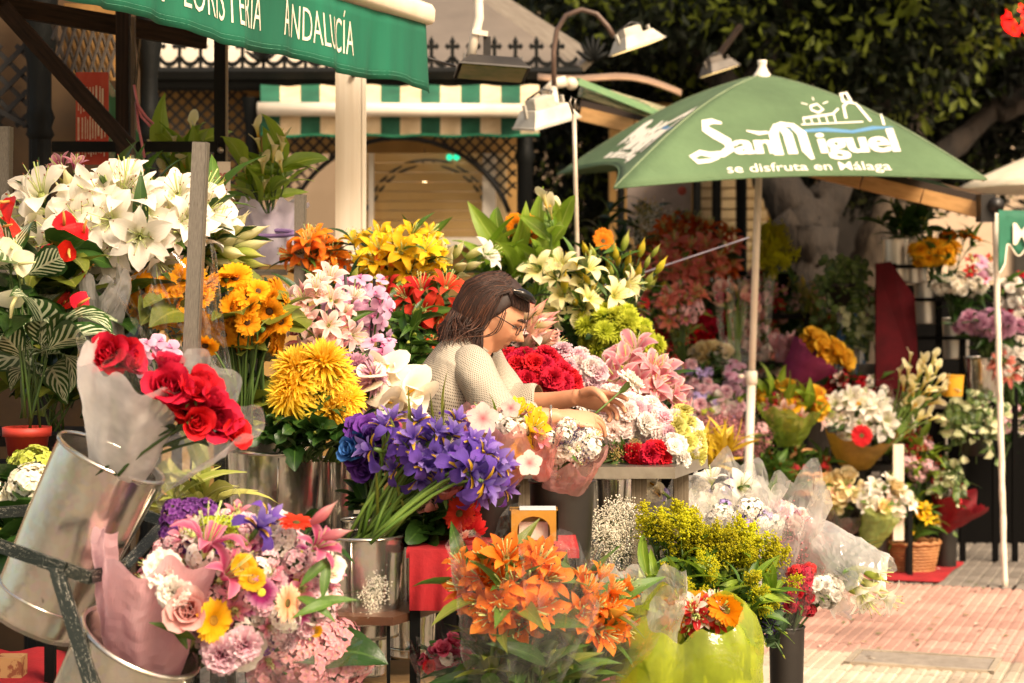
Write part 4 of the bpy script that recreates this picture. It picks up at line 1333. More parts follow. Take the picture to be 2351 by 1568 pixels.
for i in range(9):
    c_, h_ = rect(840, 352 + i * 22, 1112, 352 + i * 22 + 20, .27, .025)
    M = Matrix.Translation(Vector(c_) - loc_of(kk)) @ Matrix.Rotation(.25, 4, 'X') @ Matrix.Diagonal((h_[0] * 2, .02, h_[2] * 2, 1))
    inst(cube_mesh(SHUT), 'shutter_slat', kk, M)
b = MB(); c_, h_ = rect(858, 352, 1108, 546, .22, .004); b.box(c_, h_)
b.build('window_pane', film('window_glass', (.96, .96, .93, 1), .02, .12, .02, .0, None, 0.), kk, False)
# arched valance of iron lace over the window
ell = lambda q: ((q[0] - 918) / 262.) ** 2 + ((q[1] - 560) / 242.) ** 2
px2m = m(1, KD)
lattice(kk, k_(640, 452, .12), (1, 0, 0), (0, 0, 1), 550 * px2m, 140 * px2m, .082, .016, LATT,
        lambda q: ell((640 + q[0] / px2m, 452 - q[1] / px2m)) > 1.06)
tubeobj('arch', [k_(918 + 263 * math.cos(a), 560 - 243 * math.sin(a), .12) for a in np.linspace(.3, 2.84, 24)], .016, LATT, kk, 6)
b = MB()
for s_ in (.86, .93):
    b.tube([k_(985 + 160 * s_ * math.cos(a), 520 - 165 * s_ * math.sin(a), .28) for a in np.linspace(.25, 2.9, 20)], .012, 5)
for a in np.linspace(.3, 2.8, 16):
    b.tube([k_(985 + 138 * math.cos(a), 520 - 142 * math.sin(a), .28), k_(985 + 150 * math.cos(a + .06), 520 - 154 * math.sin(a + .06), .28)], .007, 4)
b.build('inner_arch_lace', LATT, kk)
lattice(kk, k_(356, 470, .2), (1, 0, 0), (0, 0, 1), 215 * px2m, 275 * px2m, .083, .018, LATT)
for px, w in ((578, 30), (1205, 36), (352, 26)):
    c = k_(px, 650, -.02); r = m(w, KD) / 2
    b = MB(); M = Matrix.Translation((c.x, c.y, 0))
    b.lathe([(r * 1.4, 0), (r * 1.4, .6), (r, .66), (r * .95, 2.35), (r * 1.3, 2.4), (r, 2.44), (r * 1.0, 2.6), (r * 1.5, 2.78)], 20, 0, M, lambda a, z: .05 * math.cos(10 * a))
    b.build('column', DARK_IRON, kk)
# lamp in the window; green reflections added as glowing discs
lp = thing('window_bulb', 'small glowing bulb behind the arched window', 'lamp', k_(975, 425, .3))
b = MB(); b.lathe([(.001, -.03), (.018, -.02), (.022, 0), (.014, .02), (.006, .03)], 12); inst(b.mesh('bulb', emis('bulb_glow', '#ffe2b0', 9.)), 'bulb', lp)
b = MB(); b.lathe([(.012, .02), (.014, .05), (.005, .06)], 10); b.tube([(0, 0, .05), (0, 0, .25)], .003, 5); inst(b.mesh('socket', BLACK_PL), 'socket', lp)
gl = thing('green_reflection', 'pair of small green reflections under the window arch, made as glowing discs', 'lamp', k_(1040, 362, .2))
for px in (1032, 1048):
    b = MB(); b.lathe([(.001, .012), (.018, .008), (.022, 0), (.001, -.006)], 10, 0, frame((0, -1, 0), k_(px, 361, .18) - loc_of(gl))); inst(b.mesh('light', emis('green_glow', '#20b080', 1.2)), 'light', gl)
# striped awning
sa = thing('striped_awning', 'rolled green and cream striped awning with white bar over the arched window', 'awning', k_(910, 312, -.5))
STR_G = mat('stripe_green', '#1c5c44', '#154a36', .8, 0, 5, None, .2); STR_C = mat('stripe_cream', '#d8c2a0', '#c4ac88', .8, 0, 5, None, .2)
x = 598.; i = 0; prev = None
while x < 1236:
    wpx = 47 if i % 2 else 45
    b = MB()
    rows = []
    for (py, dz) in ((196, -.10), (232, -.36), (268, -.40), (290, -.39), (311, -.37)):
        rows.append([tuple(k_(xx, py + 2 * math.sin(xx * .05), dz) + Vector((0, .012 * math.sin(xx * .12 + py * .05), 0))) for xx in np.linspace(x, min(x + wpx, 1238), 6)])
    b.grid(np.array(rows)); b.build('stripe', STR_G if i % 2 == 0 else STR_C, sa)
    x += wpx; i += 1
tubeobj('hem', [k_(xx, 311.5 + 2 * math.sin(xx * .05), -.375) for xx in np.linspace(598, 1238, 40)], .011, mat('hem_green', '#12704e', '#0e5c40', .7), sa, 6)
tubeobj('roller_bar', [k_(592, 250, -.46), k_(1200, 254, -.46)], m(16, 12.6), WHITE_PT, sa, 16)
# things leaning inside the window
for k, (px, c_, t_) in enumerate(((858, '#a83a48', 6), (872, '#b8a88c', 10), (884, '#6a5a48', 7))):
    o = thing('leaning_board', ['crimson', 'pale', 'brown'][k] + ' board leaning inside the arched window', 'board', k_(px, 545, .3))
    bar('plank', k_(px + 22, 545, .30), k_(px - 2, 440, .38), m(t_ * 2, 13.2), .02, mat('board_%d' % k, c_, None, .7), o, ref=(0, 1, 0))

# ------------------------------------------------------------------ farther kiosk with sign
k3 = thing('far_kiosk', 'farther ochre kiosk with dark columns seen under the green umbrella', 'kiosk', Vector((at(1650, 650, 15.5).x, 15.5, 0)))
b = MB(); a_, c_ = at(1400, 300, 15.8), at(1790, 300, 15.8)
b.box(((a_.x + c_.x) / 2, 15.9, 1.5), ((c_.x - a_.x) / 2, .08, 1.5)); b.build('wall', KWALL, k3, False)
for i in range(9):
    py = 420 + i * 24
    a, c = at(1600, py, 15.74), at(1760, py, 15.74)
    bar('louver_slat', a, c, m(20, 15.7), .03, KCREAM, k3, ref=(0, 1, 0))
for px, w in ((1600, 20), (1645, 22), (1702, 26), (1425, 18)):
    c = at(px, 650, 15.45); r = m(w, 15.45) / 2
    b = MB(); b.lathe([(r * 1.3, 0), (r * 1.3, .5), (r, .6), (r, 2.4), (r * 1.4, 2.6)], 14, 0, Matrix.Translation((c.x, c.y, 0))); b.build('column', DARK_IRON, k3)
s3 = thing('shop_panel', 'grey shop panel with dark capitals ending in ERIA under the umbrella', 'sign', at(1510, 540, 13.4))
b = MB()
q = [at(1440, 420, 13.4), at(1588, 420, 13.5), at(1584, 545, 13.5), at(1440, 545, 13.4)]
b.add([tuple(v) for v in q] + [tuple(v + Vector((0, .03, 0))) for v in q], [(3, 2, 1, 0), (4, 5, 6, 7), (0, 1, 5, 4), (1, 2, 6, 5), (2, 3, 7, 6), (3, 0, 4, 7)])
b.build('panel', mat('lilac_grey_panel', '#8f8078', '#7c6e66', .7), s3, False)
V, F = text_mb('ERIA', .17, 0, .004, .75)
q0 = at(1462, 462, 13.38)
b = MB(); b.add([(q0.x + v[0], 13.375, q0.z - .12 + v[1] - v[0] * .32) for v in V], F); b.build('lettering', mat('dark_green_ink', '#3a3c34', '#2c2e28', .8), s3, False)
b = MB(); b.lathe([(.001, .004), (.03, .004), (.03, 0)], 16, 0, frame((0, -1, 0), at(1566, 438, 13.36))); b.build('emblem', mat('red_disc', '#a8402c', '#8a3424', .7), s3)

# ------------------------------------------------------------------ far buildings and street end
BW = mat('far_plaster', '#8a7662', '#76644f', .85, 0, .6, None, .1)
fb = thing('far_building', 'tan plastered building beyond the trees', 'building', Vector((6, 34, 0)))
b = MB(); b.box((0, 34.5, 6), (30, .5, 6)); b.build('wall', BW, fb, False)
SHW = mat('window_dark', '#2a2622', '#1c1916', .3)
for i in range(14):
    for j in range(3):
        x0 = -26 + i * 4
        bar('window', Vector((x0, 33.97, 1.2 + j * 3.4)), Vector((x0, 33.97, 3.2 + j * 3.4)), 1.3, .08, SHW, fb, ref=(0, 1, 0))
fp = thing('pale_building', 'pale stone building corner behind the trees at the picture edge', 'building', Vector((6.2, 27, 0)))
b = MB(); b.box((8.2, 27.5, 4), (2.6, .5, 4)); b.build('wall', mat('pale_stone', '#c4ad94', '#a8927a', .85, 0, .8), fp, False)
for j in range(2):
    bar('window', Vector((7.3, 26.96, 1.0 + j * 3)), Vector((7.3, 26.96, 2.6 + j * 3)), 1.0, .1, SHW, fp, ref=(0, 1, 0))

# ------------------------------------------------------------------ trees
BARK = mat('ficus_bark', '#30261d', '#17110c', .9, 0, 5, (1, 1, .3), 1., bscale=14, bdist=.03)
BARK_P = mat('pale_bark', '#5a4c3d', '#2a2119', .9, 0, 5, (1, 1, .35), 1., bscale=10, bdist=.03)
TLEAF = [leafmat('tree_leaf_dark', '#080c03', '#101806', None, None, .06, .6, .2), leafmat('tree_leaf_lit', '#34461a', '#74802a', None, None, .35, .5, .3)]  # two copies of one leaf; the lit one has sunlight painted in
def limb(b, pts, r0, r1, n=9, mt=0):
    pts = [Vector(p) for p in pts]
    rs = [r0 + (r1 - r0) * i / (len(pts) - 1) for i in range(len(pts))]
    sm = []; sr = []
    for i in range(len(pts) - 1):
        for t in (0, .17, .33, .5, .66, .83):
            sm.append(pts[i].lerp(pts[i + 1], t) + mnoise.noise_vector(pts[i] * 3 + Vector((t * 5, 0, 0))) * r0 * .35); sr.append(rs[i] + (rs[i + 1] - rs[i]) * t)
    sm.append(pts[-1]); sr.append(rs[-1])
    b.tube(sm, sr, n, mt)
def leaf_cloud(b, clumps, n, L, rr, lit=.2):
    """leaf-sized folded faces scattered through clumps (centre, radii)"""
    ws = [c[1][0] * c[1][1] * c[1][2] for c in clumps]
    V = []; F = []; MI = []
    for i in range(n):
        c, r = rr.choices(clumps, ws)[0]
        while True:
            q = Vector((rr.uniform(-1, 1), rr.uniform(-1, 1), rr.uniform(-1, 1)))
            if q.length < 1: break
        q = q * (.55 + .45 * rr.random()) if rr.random() < .6 else q
        p = Vector((c[0] + q.x * r[0], c[1] + q.y * r[1], c[2] + q.z * r[2]))
        ax = Vector((rr.gauss(0, .6), rr.gauss(0, .6), -.5 + rr.gauss(0, .5))).normalized()
        sd = ax.cross(Vector((rr.gauss(0, 1), rr.gauss(0, 1), rr.gauss(0, 1)))).normalized()
        nn = ax.cross(sd)
        l = L * rr.uniform(.7, 1.25); w = l * .24
        k = len(V)
        V += [p, p + ax * l * .5 + sd * w + nn * w * .35, p + ax * l, p + ax * l * .5 - sd * w + nn * w * .35]
        F += [(k, k + 1, k + 2), (k, k + 2, k + 3)]
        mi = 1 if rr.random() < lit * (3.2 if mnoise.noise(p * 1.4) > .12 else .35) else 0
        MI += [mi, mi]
    b.v.append(np.array([tuple(v) for v in V])); b.uv.append(np.tile(np.array([[.5, 0], [1, .5], [.5, 1], [0, .5]]), (len(V) // 4, 1)))
    base = b.n
    b.f += [tuple(i + base for i in f) for f in F]; b.mi += MI; b.n += len(V)
def tree(name, label, foot, limbs, clumps, n, L, seed, bark, lit=.2):
    o = thing(name, label, 'tree', foot, 'trees along the far side of the stalls')
    b = MB()
    for q in limbs: limb(b, q[0], q[1], q[2], 26, q[3] if len(q) > 3 else 0)
    for V in b.v:
        for i in range(len(V)):
            p = Vector(V[i]); s_ = Vector((p.x, p.y, p.z * .3)); V[i] = V[i] + np.array(mnoise.noise_vector(s_ * 5) * .05 + mnoise.noise_vector(s_ * 16) * .03)
    b.build('trunk', [bark, BARK], o)
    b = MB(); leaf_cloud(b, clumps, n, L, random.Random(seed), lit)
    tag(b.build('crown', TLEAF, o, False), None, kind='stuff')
    return o
def cl(px, py, d, rx, ry, rd):
    p = at(px, py, d); return ((p.x, p.y, p.z), (m(rx, d), rd, m(ry, d)))
f1 = Vector((at(1850, 650, 15.).x, 15., 0))
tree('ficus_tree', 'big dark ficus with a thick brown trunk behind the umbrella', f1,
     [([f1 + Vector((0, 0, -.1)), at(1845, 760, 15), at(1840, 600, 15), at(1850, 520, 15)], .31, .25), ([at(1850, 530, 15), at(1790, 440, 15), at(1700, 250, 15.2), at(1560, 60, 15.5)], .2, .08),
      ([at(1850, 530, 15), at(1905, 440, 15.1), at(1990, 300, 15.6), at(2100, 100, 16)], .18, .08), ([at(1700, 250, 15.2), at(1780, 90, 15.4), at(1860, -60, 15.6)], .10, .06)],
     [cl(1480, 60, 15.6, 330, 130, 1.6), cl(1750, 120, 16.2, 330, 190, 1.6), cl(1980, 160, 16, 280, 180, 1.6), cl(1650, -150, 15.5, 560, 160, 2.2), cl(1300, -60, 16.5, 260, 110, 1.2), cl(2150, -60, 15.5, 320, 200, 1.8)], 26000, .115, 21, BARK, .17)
f2 = Vector((at(2010, 650, 17.).x, 17., 0))
tree('pale_trunk_tree', 'tree with a pale leaning trunk behind the dark hanging ivy', f2,
     [([f2, at(1985, 700, 17), at(2000, 560, 17), at(2050, 450, 17.2)], .24, .14), ([at(2050, 450, 17.2), at(2230, 300, 17.6), at(2420, 150, 18)], .13, .08, 1), ([at(2060, 430, 17.2), at(2120, 250, 17.4), at(2250, 40, 18)], .12, .06, 1), ([at(2290, 270, 17.6), at(2360, 240, 17.6), at(2440, 190, 17.8)], .07, .05, 1)],
     [cl(2280, 80, 18, 260, 160, 1.4), cl(2120, 240, 18.6, 170, 130, 1.2), cl(2330, 240, 18.5, 120, 90, .8), cl(2240, 330, 19, 150, 70, .8)], 8000, .14, 22, BARK_P, .26)
f3 = Vector((at(1420, 650, 18.).x, 18., 0))
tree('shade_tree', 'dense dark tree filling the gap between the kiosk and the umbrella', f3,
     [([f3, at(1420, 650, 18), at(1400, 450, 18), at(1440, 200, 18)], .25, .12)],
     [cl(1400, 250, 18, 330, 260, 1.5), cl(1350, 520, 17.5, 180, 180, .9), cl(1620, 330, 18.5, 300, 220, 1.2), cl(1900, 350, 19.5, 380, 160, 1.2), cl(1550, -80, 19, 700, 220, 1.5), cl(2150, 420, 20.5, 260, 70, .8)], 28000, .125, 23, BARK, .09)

# ------------------------------------------------------------------ second stall: awning side, pole, valance
st2 = thing('second_awning', 'awning of the next stall with a long tan side rail and green fringe', 'awning', at(2265, 480, 10.2))
F0, B0 = at(2262, 486, 10.2), at(1335, 262, 11.05)
TAN = mat('tan_rail', '#c89a62', '#b08450', .55, 0, 3)
nseg = 7
for i in range(nseg):
    a = B0.lerp(F0, i / nseg); c = B0.lerp(F0, (i + 1) / nseg - .004)
    bar('rail_segment', a, c, .075, .05, TAN, st2, ref=(0, 1, 0))
bar('rail_channel', B0 + Vector((0, .04, .055)), F0 + Vector((0, .04, .055)), .05, .04, mat('dark_channel', '#3a2e24', '#2a2019', .6), st2, ref=(0, 1, 0))
b = MB()
nS = 16
for k in range(nS):
    pass
for k in range(2): pass
STRW = mat('awning_white_stripe', '#d8ccb8', '#c4b6a0', .75, 0, 4); 
ln = 3.6
for i in range(10):
    b = MB()
    P_ = []
    for t in np.linspace(i / 10, (i + 1) / 10, 3):
        P_.append([tuple(B0.lerp(F0, t) + Vector((0, .05, .10 - .02 * math.sin(math.pi * w))) + ROW * (w * ln)) for w in np.linspace(0, 1, 8)])
    b.grid(np.array(P_)); b.build('cloth_stripe', STRW if i % 2 else mat('awning_green_stripe', '#1c6a4c', '#165840', .75, 0, 4), st2)
# brown cloth roof + arms at the wall end
o = thing('brown_canopy', 'brown cloth canopy edge above the grey floodlight', 'canopy', at(1400, 185, 11.3))
b = MB(); rows = []
for w in np.linspace(0, 1, 6):
    rows.append([tuple(at(1235 + 330 * t, 178 + 6 * math.sin(t * 7) - 6 * t + 40 * t ** 3 - 10 * w, 11.0 + w * 1.2)) for t in np.linspace(0, 1, 14)])
b.grid(np.array(rows)); ob = b.build('cloth', mat('brown_canvas', '#a8886c', '#7c6250', .8, 0, 5), o); sol = ob.modifiers.new('thick', 'SOLIDIFY'); sol.thickness = .016
o = thing('jointed_support', 'white jointed awning arm beside the grey floodlight', 'awning arm', at(1300, 195, 10.6))
b = MB(); b.tube([at(1245, 215, 10.5), at(1275, 192, 10.5), at(1300, 186, 10.5)], [.02, .03, .03], 10); b.build('lever', WHITE_PT, o)
b = MB(); b.lathe([(.001, -.04), (.03, -.036), (.034, 0), (.03, .036), (.001, .04)], 14, 0, frame((.2, 1, 0), at(1312, 192, 10.55))); b.build('knuckle', WHITE_PT, o)
bar('arm', at(1325, 186, 10.6), at(1515, 262, 10.9), .035, .03, mat('green_arm', '#8aa878', '#5c8a64', .6), o, ref=(0, 1, 0))
bar('arm_roll', at(1335, 205, 10.7), at(1520, 262, 10.95), .08, .05, mat('folded_stripe', '#3a5a44', '#b8a88c', .8, 0, 26, (1, .2, .2), .1, .48, .52), o, ref=(0, 1, 0))
# green lettered fringe at the right edge
V0 = at(2292, 482, 10.0); VD = Vector((.88, .47, 0))
b = MB(); rows = []
for h in np.linspace(0, 1, 6):
    row = []
    for s in np.linspace(0, .9, 60):
        drop = .20 + (.085 if s < .06 else .0) + .03 * math.cos(s * 46)
        row.append(tuple(V0 + VD * s + Vector((0, .02 * math.sin(s * 20), 0)) + UP * (-h * drop)))
    rows.append(row)
b.grid(np.array(rows)); ob = b.build('fringe', mat('green_fringe', '#2c7258', '#205a44', .75, 0, 4, None, .2), st2); sol = ob.modifiers.new('thick', 'SOLIDIFY'); sol.thickness = .003
tubeobj('fringe_piping', rows[-1], .006, WHITE_PT, st2, 5)
V, F = text_mb('M', .15, 0, .004, 1.0)
b = MB(); b.add([tuple(V0 + VD * (.09 + v[0]) + Vector((0, -.02 + .02 * math.sin((.09 + v[0]) * 20), 0)) + UP * (v[1] - .17)) for v in V], F); b.build('lettering', LETTER, st2, False)
b = MB(); b.box(tuple(at(2262, 478, 10.15)), (.035, .06, .07)); b.build('corner_bracket', BLACK_PL, st2, False)
b = MB(); b.lathe([(.001, -.04), (.04, -.035), (.04, .035), (.001, .04)], 12, 0, frame((0, 1, .1), at(2285, 470, 10.1))); b.build('roller_cap', BLACK_PL, st2)

wp2 = thing('taped_pole', 'thin white pole wrapped in tape standing on the paving at the stall corner', 'pole', at(2307, 1352, 10.2))
gp = at(2307, 1352, 10.2); gp.z = .0
pts = [gp, at(2303, 1200, 10.2), at(2298, 980, 10.2), at(2292, 760, 10.2), at(2284, 480, 10.2)]
tubeobj('shaft', [pts[0].lerp(pts[-1], t) + Vector((.0012 * math.sin(t * 40), 0, 0)) for t in np.linspace(0, 1, 40)], [.0155 + .0014 * math.sin(i * 2.1) for i in range(40)], mat('taped_white', '#e8dccb', '#b89a86', .6, 0, 40, (1, 1, .3), .3, .55, .75), wp2, 10)
b = MB(); b.box((0, 0, .006), (.09, .07, .006), 0, Matrix.Translation(gp)); b.build('base_plate', BROWN_IRON, wp2, False)

# ------------------------------------------------------------------ umbrella
UC = at(1745, 400, 10.2); UC.z = 0
um = thing('green_umbrella', 'big square green beer umbrella lettered SanMiguel in white', 'umbrella', Vector((at(1712, 650, 10.2).x, 10.2, 0)))
apex = at(1750, 172, 10.2)
cor = {'near': at(1410, 432, 9.04), 'right': at(2265, 412, 9.45), 'left': at(1280, 401, 10.95), 'far': at(2060, 402, 11.4)}
UG = mat('umbrella_green', '#5a7450', '#445a3c', .85, 0, 1.4, None, .6, .35, .7, bscale=7, bdist=.02)
def ridge(c, t):
    q = apex.lerp(cor[c], t)
    q.z += .07 * math.sin(math.pi * t ** .9)
    return q
def panel(c0, c1, u, t):
    a, c = ridge(c0, t), ridge(c1, t)
    q = a.lerp(c, u)
    k = math.sin(math.pi * u)
    q.z -= .03 * k * math.sin(math.pi * min(1, t)) * t
    q += (apex - q) * (.085 * k * t ** 5) * Vector((1, 1, .35)).length * .0
    mid = (a + c) / 2
    inn = Vector((apex.x - mid.x, apex.y - mid.y, 0)).normalized()
    kk_ = 1.5 if c0 == 'left' else .75
    q += inn * (.10 * k * kk_ * t ** 3) + UP * (.055 * k * kk_ * t ** 5)
    return q
ring = ['near', 'right', 'far', 'left']
for i in range(4):
    c0, c1 = ring[i], ring[(i + 1) % 4]
    b = MB(); b.grid(np.array([[tuple(panel(c0, c1, u, t)) for u in np.linspace(0, 1, 17)] for t in np.linspace(.012, 1, 16)]))
    ob = b.build('canopy_panel', UG, um); sol = ob.modifiers.new('thick', 'SOLIDIFY'); sol.thickness = .003
for c in ring:
    tubeobj('rib', [ridge(c, t) - UP * .012 for t in np.linspace(.03, .99, 10)], .008, WHITE_PT, um, 6)
for c in ring:
    tubeobj('seam', [ridge(c, t) + UP * .003 for t in np.linspace(.03, 1, 14)], .005, mat('seam_tape', '#7c8c6c', '#6a7a5c', .8), um, 5)
for i in range(4):
    tubeobj('hem', [panel(ring[i], ring[(i + 1) % 4], u, 1.) for u in np.linspace(0, 1, 20)], .005, UG, um, 5)
pole_top = apex - UP * .03
pole_bot = at(1708, 1600, 10.2); pole_bot.z = 0
jt = pole_top.lerp(pole_bot, .585)
tubeobj('pole', [pole_top, pole_top.lerp(jt, .5), jt], .0185, WHITE_PT, um, 14)
tubeobj('lower_pole', [jt, pole_bot], .0225, WHITE_PT, um, 14)
b = MB(); b.lathe([(.024, -.03), (.03, -.028), (.03, .035), (.022, .04)], 14, 0, Matrix.Translation(jt)); b.build('clamp', WHITE_PT, um)
b = MB(); b.tube([jt + Vector((-.03, 0, .01)), jt + Vector((-.055, 0, .012))], .006, 6); b.lathe([(.001, 0), (.014, .003), (.016, .012), (.012, .02), (.001, .022)], 10, 0, Matrix.Translation(jt + Vector((-.055, 0, 0)))); b.build('knob', WHITE_PT, um)
b = MB(); b.lathe([(.055, -.03), (.045, .0), (.03, .02), (.02, .045), (.024, .06), (.024, .075), (.001, .078)], 16, 0, Matrix.Translation(apex)); b.build('finial', WHITE_PT, um)
b = MB(); b.lathe([(.001, 0), (.22, 0), (.24, .03), (.23, .06), (.05, .08), (.03, .2), (.001, .2)], 24, 0, Matrix.Translation(pole_bot)); b.build('base', mat('concrete_base', '#8a8278', '#6a625a', .9), um)
# print
PRINT = mat('white_print', '#f0e8da', '#e0d6c4', .7, 0, 9, None, 0, .5, .8)
PBLUE = mat('blue_print', '#4a7ca8', '#5c8ab0', .7)
def on_panel(c0, c1, X, Y, off=.006):
    """X metres along the rim direction from the panel's middle, Y metres down the slope"""
    em = (cor[c0] + cor[c1]) / 2
    SL = (em - apex).length; W = (cor[c1] - cor[c0]).length
    t = Y / SL; u = .5 + X / (W * max(t, .05))
    q = panel(c0, c1, u, t)
    e = .01
    n = (panel(c0, c1, u + e, t) - q).cross(panel(c0, c1, u, t + e) - q).normalized()
    if n.z < 0: n = -n
    return q + n * off
YS = [2.0]
def stamp(c0, c1, V, F, X0, Y0, mt, name, off=.006):
    b = MB(); b.add([tuple(on_panel(c0, c1, X0 + v[0], Y0 - v[1] * YS[0], off)) for v in V], F); b.build(name, mt, um, False)
def stroke(pts, w, n=1):
    """flat brush stroke through pts (closed list of quads)"""
    V = []; F = []
    pts = [Vector((x, y)) for x, y in pts]
    for i, p in enumerate(pts):
        t = (pts[min(i + 1, len(pts) - 1)] - pts[max(i - 1, 0)]).normalized(); nn = Vector((-t.y, t.x))
        ww = w[i] if hasattr(w, '__len__') else w
        V += [(p.x + nn.x * ww / 2, p.y + nn.y * ww / 2, 0), (p.x - nn.x * ww / 2, p.y - nn.y * ww / 2, 0)]
        if i: F.append((2 * i - 2, 2 * i - 1, 2 * i + 1, 2 * i))
    return V, F
LX = -.52
def word(txt, x, y, size, xs, offset, sub=2, c=('near', 'right'), name='lettering', fit=None, bold=3):
    V, F = text_mb(txt, size, 0, offset, 1, sub)
    if fit: V[:, 0] *= fit / V[:, 0].max()
    else: V[:, 0] *= xs
    for k in range(bold): stamp(c[0], c[1], V + np.array([k * .006, 0, 0]), F, x, y, PRINT, name, .006 + k * .0007)
YS[0] = 1.5
# big S with a swash, then "an", tall "M", "iguel"
sw = [(.145, .165), (.10, .175), (.06, .165), (.055, .13), (.10, .095), (.15, .06), (.155, .02), (.11, -.01), (.05, -.012), (.0, .0), (-.045, -.022), (-.02, -.05), (.04, -.045), (.09, -.03)]
V, F = stroke(sw, [.012, .03, .04, .045, .05, .05, .045, .036, .03, .028, .03, .026, .02, .01]); stamp('near', 'right', V, F, -.47, .90, PRINT, 'lettering')
word('an', -.30, .915, .165, 1, .0025, fit=.205)
V, F = stroke([(.0, .14), (.06, .125), (.11, .13)], [.006, .022, .014]); stamp('near', 'right', V, F, -.21, .925, PRINT, 'lettering')
for pts, w in (([(.012, -.005), (.014, .12), (.045, .175)], [.05, .05, .03]), ([(.085, .0), (.085, .12), (.055, .175)], [.05, .05, .03]), ([(.175, -.035), (.158, .02), (.158, .12), (.12, .175)], [.02, .05, .05, .03]), ([(.03, .165), (.07, .178), (.13, .17)], [.02, .03, .02])):
    V, F = stroke(pts, w); stamp('near', 'right', V, F, -.09, .925, PRINT, 'lettering')
word('iguel', .125, .92, .175, 1, .0028, fit=.40)
YS[0] = 1.25
word('se disfruta en Málaga', -.36, 1.085, .092, 1, .0003, 1, fit=.82, bold=1)
# pier drawing and blue water
YS[0] = 1.9
for pts, w in (([(-.02, .0), (.30, .0)], .006), ([(-.0, .03), (.16, .045), (.20, .07)], .010), ([(.22, .02), (.23, .08), (.26, .10), (.30, .09), (.34, .0)], .014),
               ([(.24, .10), (.245, .15), (.275, .155), (.28, .10)], .018), ([(.0, .0), (.0, .03)], .007), ([(.04, .0), (.04, .034)], .007), ([(.08, .0), (.08, .037)], .007), ([(.12, .0), (.12, .04)], .007), ([(.16, .0), (.165, .045)], .008),
               ([(.40, -.02), (.405, .03)], .012), ([(.06, .09), (.10, .10), (.12, .07), (.09, .055), (.06, .07), (.06, .09)], .012), ([(.02, .11), (.05, .10)], .006), ([(.13, .10), (.16, .11)], .006), ([(.09, .12), (.09, .14)], .006)):
    V, F = stroke(pts, w); stamp('near', 'right', V, F, .10, .665, PRINT, 'pier_drawing')
V, F = stroke([(-.1, -.005), (0, -.018), (.12, -.016), (.25, -.03), (.36, -.018), (.46, -.02)], [.003, .012, .018, .013, .016, .004]); stamp('near', 'right', V, F, .08, .685, PBLUE, 'water_drawing', .004)
# the same print seen askew on the left panel
YS[0] = 1.6
word('SanMiguel', -.42, .86, .2, 1, .02, c=('left', 'near'), fit=.80)
word('se disfruta en Málaga', -.40, .99, .085, 1, .004, 1, c=('left', 'near'), fit=.74, bold=1)
V, F = stroke([(-.1, -.005), (.1, -.018), (.25, -.03), (.42, -.02)], [.004, .03, .03, .006]); stamp('left', 'near', V, F, .05, .64, PBLUE, 'water_drawing', .004)
V, F = stroke([(.0, .0), (.1, .04), (.25, .08), (.3, .0)], [.03, .04, .05, .02]); stamp('left', 'near', V, F, .05, .64, PRINT, 'pier_drawing')

# white umbrella behind at the picture edge
um2 = thing('white_umbrella', 'white market umbrella showing at the picture edge behind the green one', 'umbrella', Vector((at(2520, 650, 14.).x, 14., 0)))
c = at(2520, 300, 14.); Rw = m(325, 14.)
b = MB(); rows = []
for t in np.linspace(.02, 1, 8):
    rows.append([(c.x + Rw * t * math.cos(a) * (1 - .04 * math.cos(8 * a) ** 2 * t), 14 + Rw * t * math.sin(a), c.z - m(135, 14) * t ** 1.15) for a in np.linspace(0, 2 * math.pi, 33)[:-1]])
b.grid(np.array(rows), 0, None, True); ob = b.build('canopy', mat('white_canvas', '#e8dac4', '#d8c8b0', .75), um2); sol = ob.modifiers.new('thick', 'SOLIDIFY'); sol.thickness = .004
tubeobj('pole', [c, Vector((c.x, 14, 0))], .02, WHITE_PT, um2, 10)

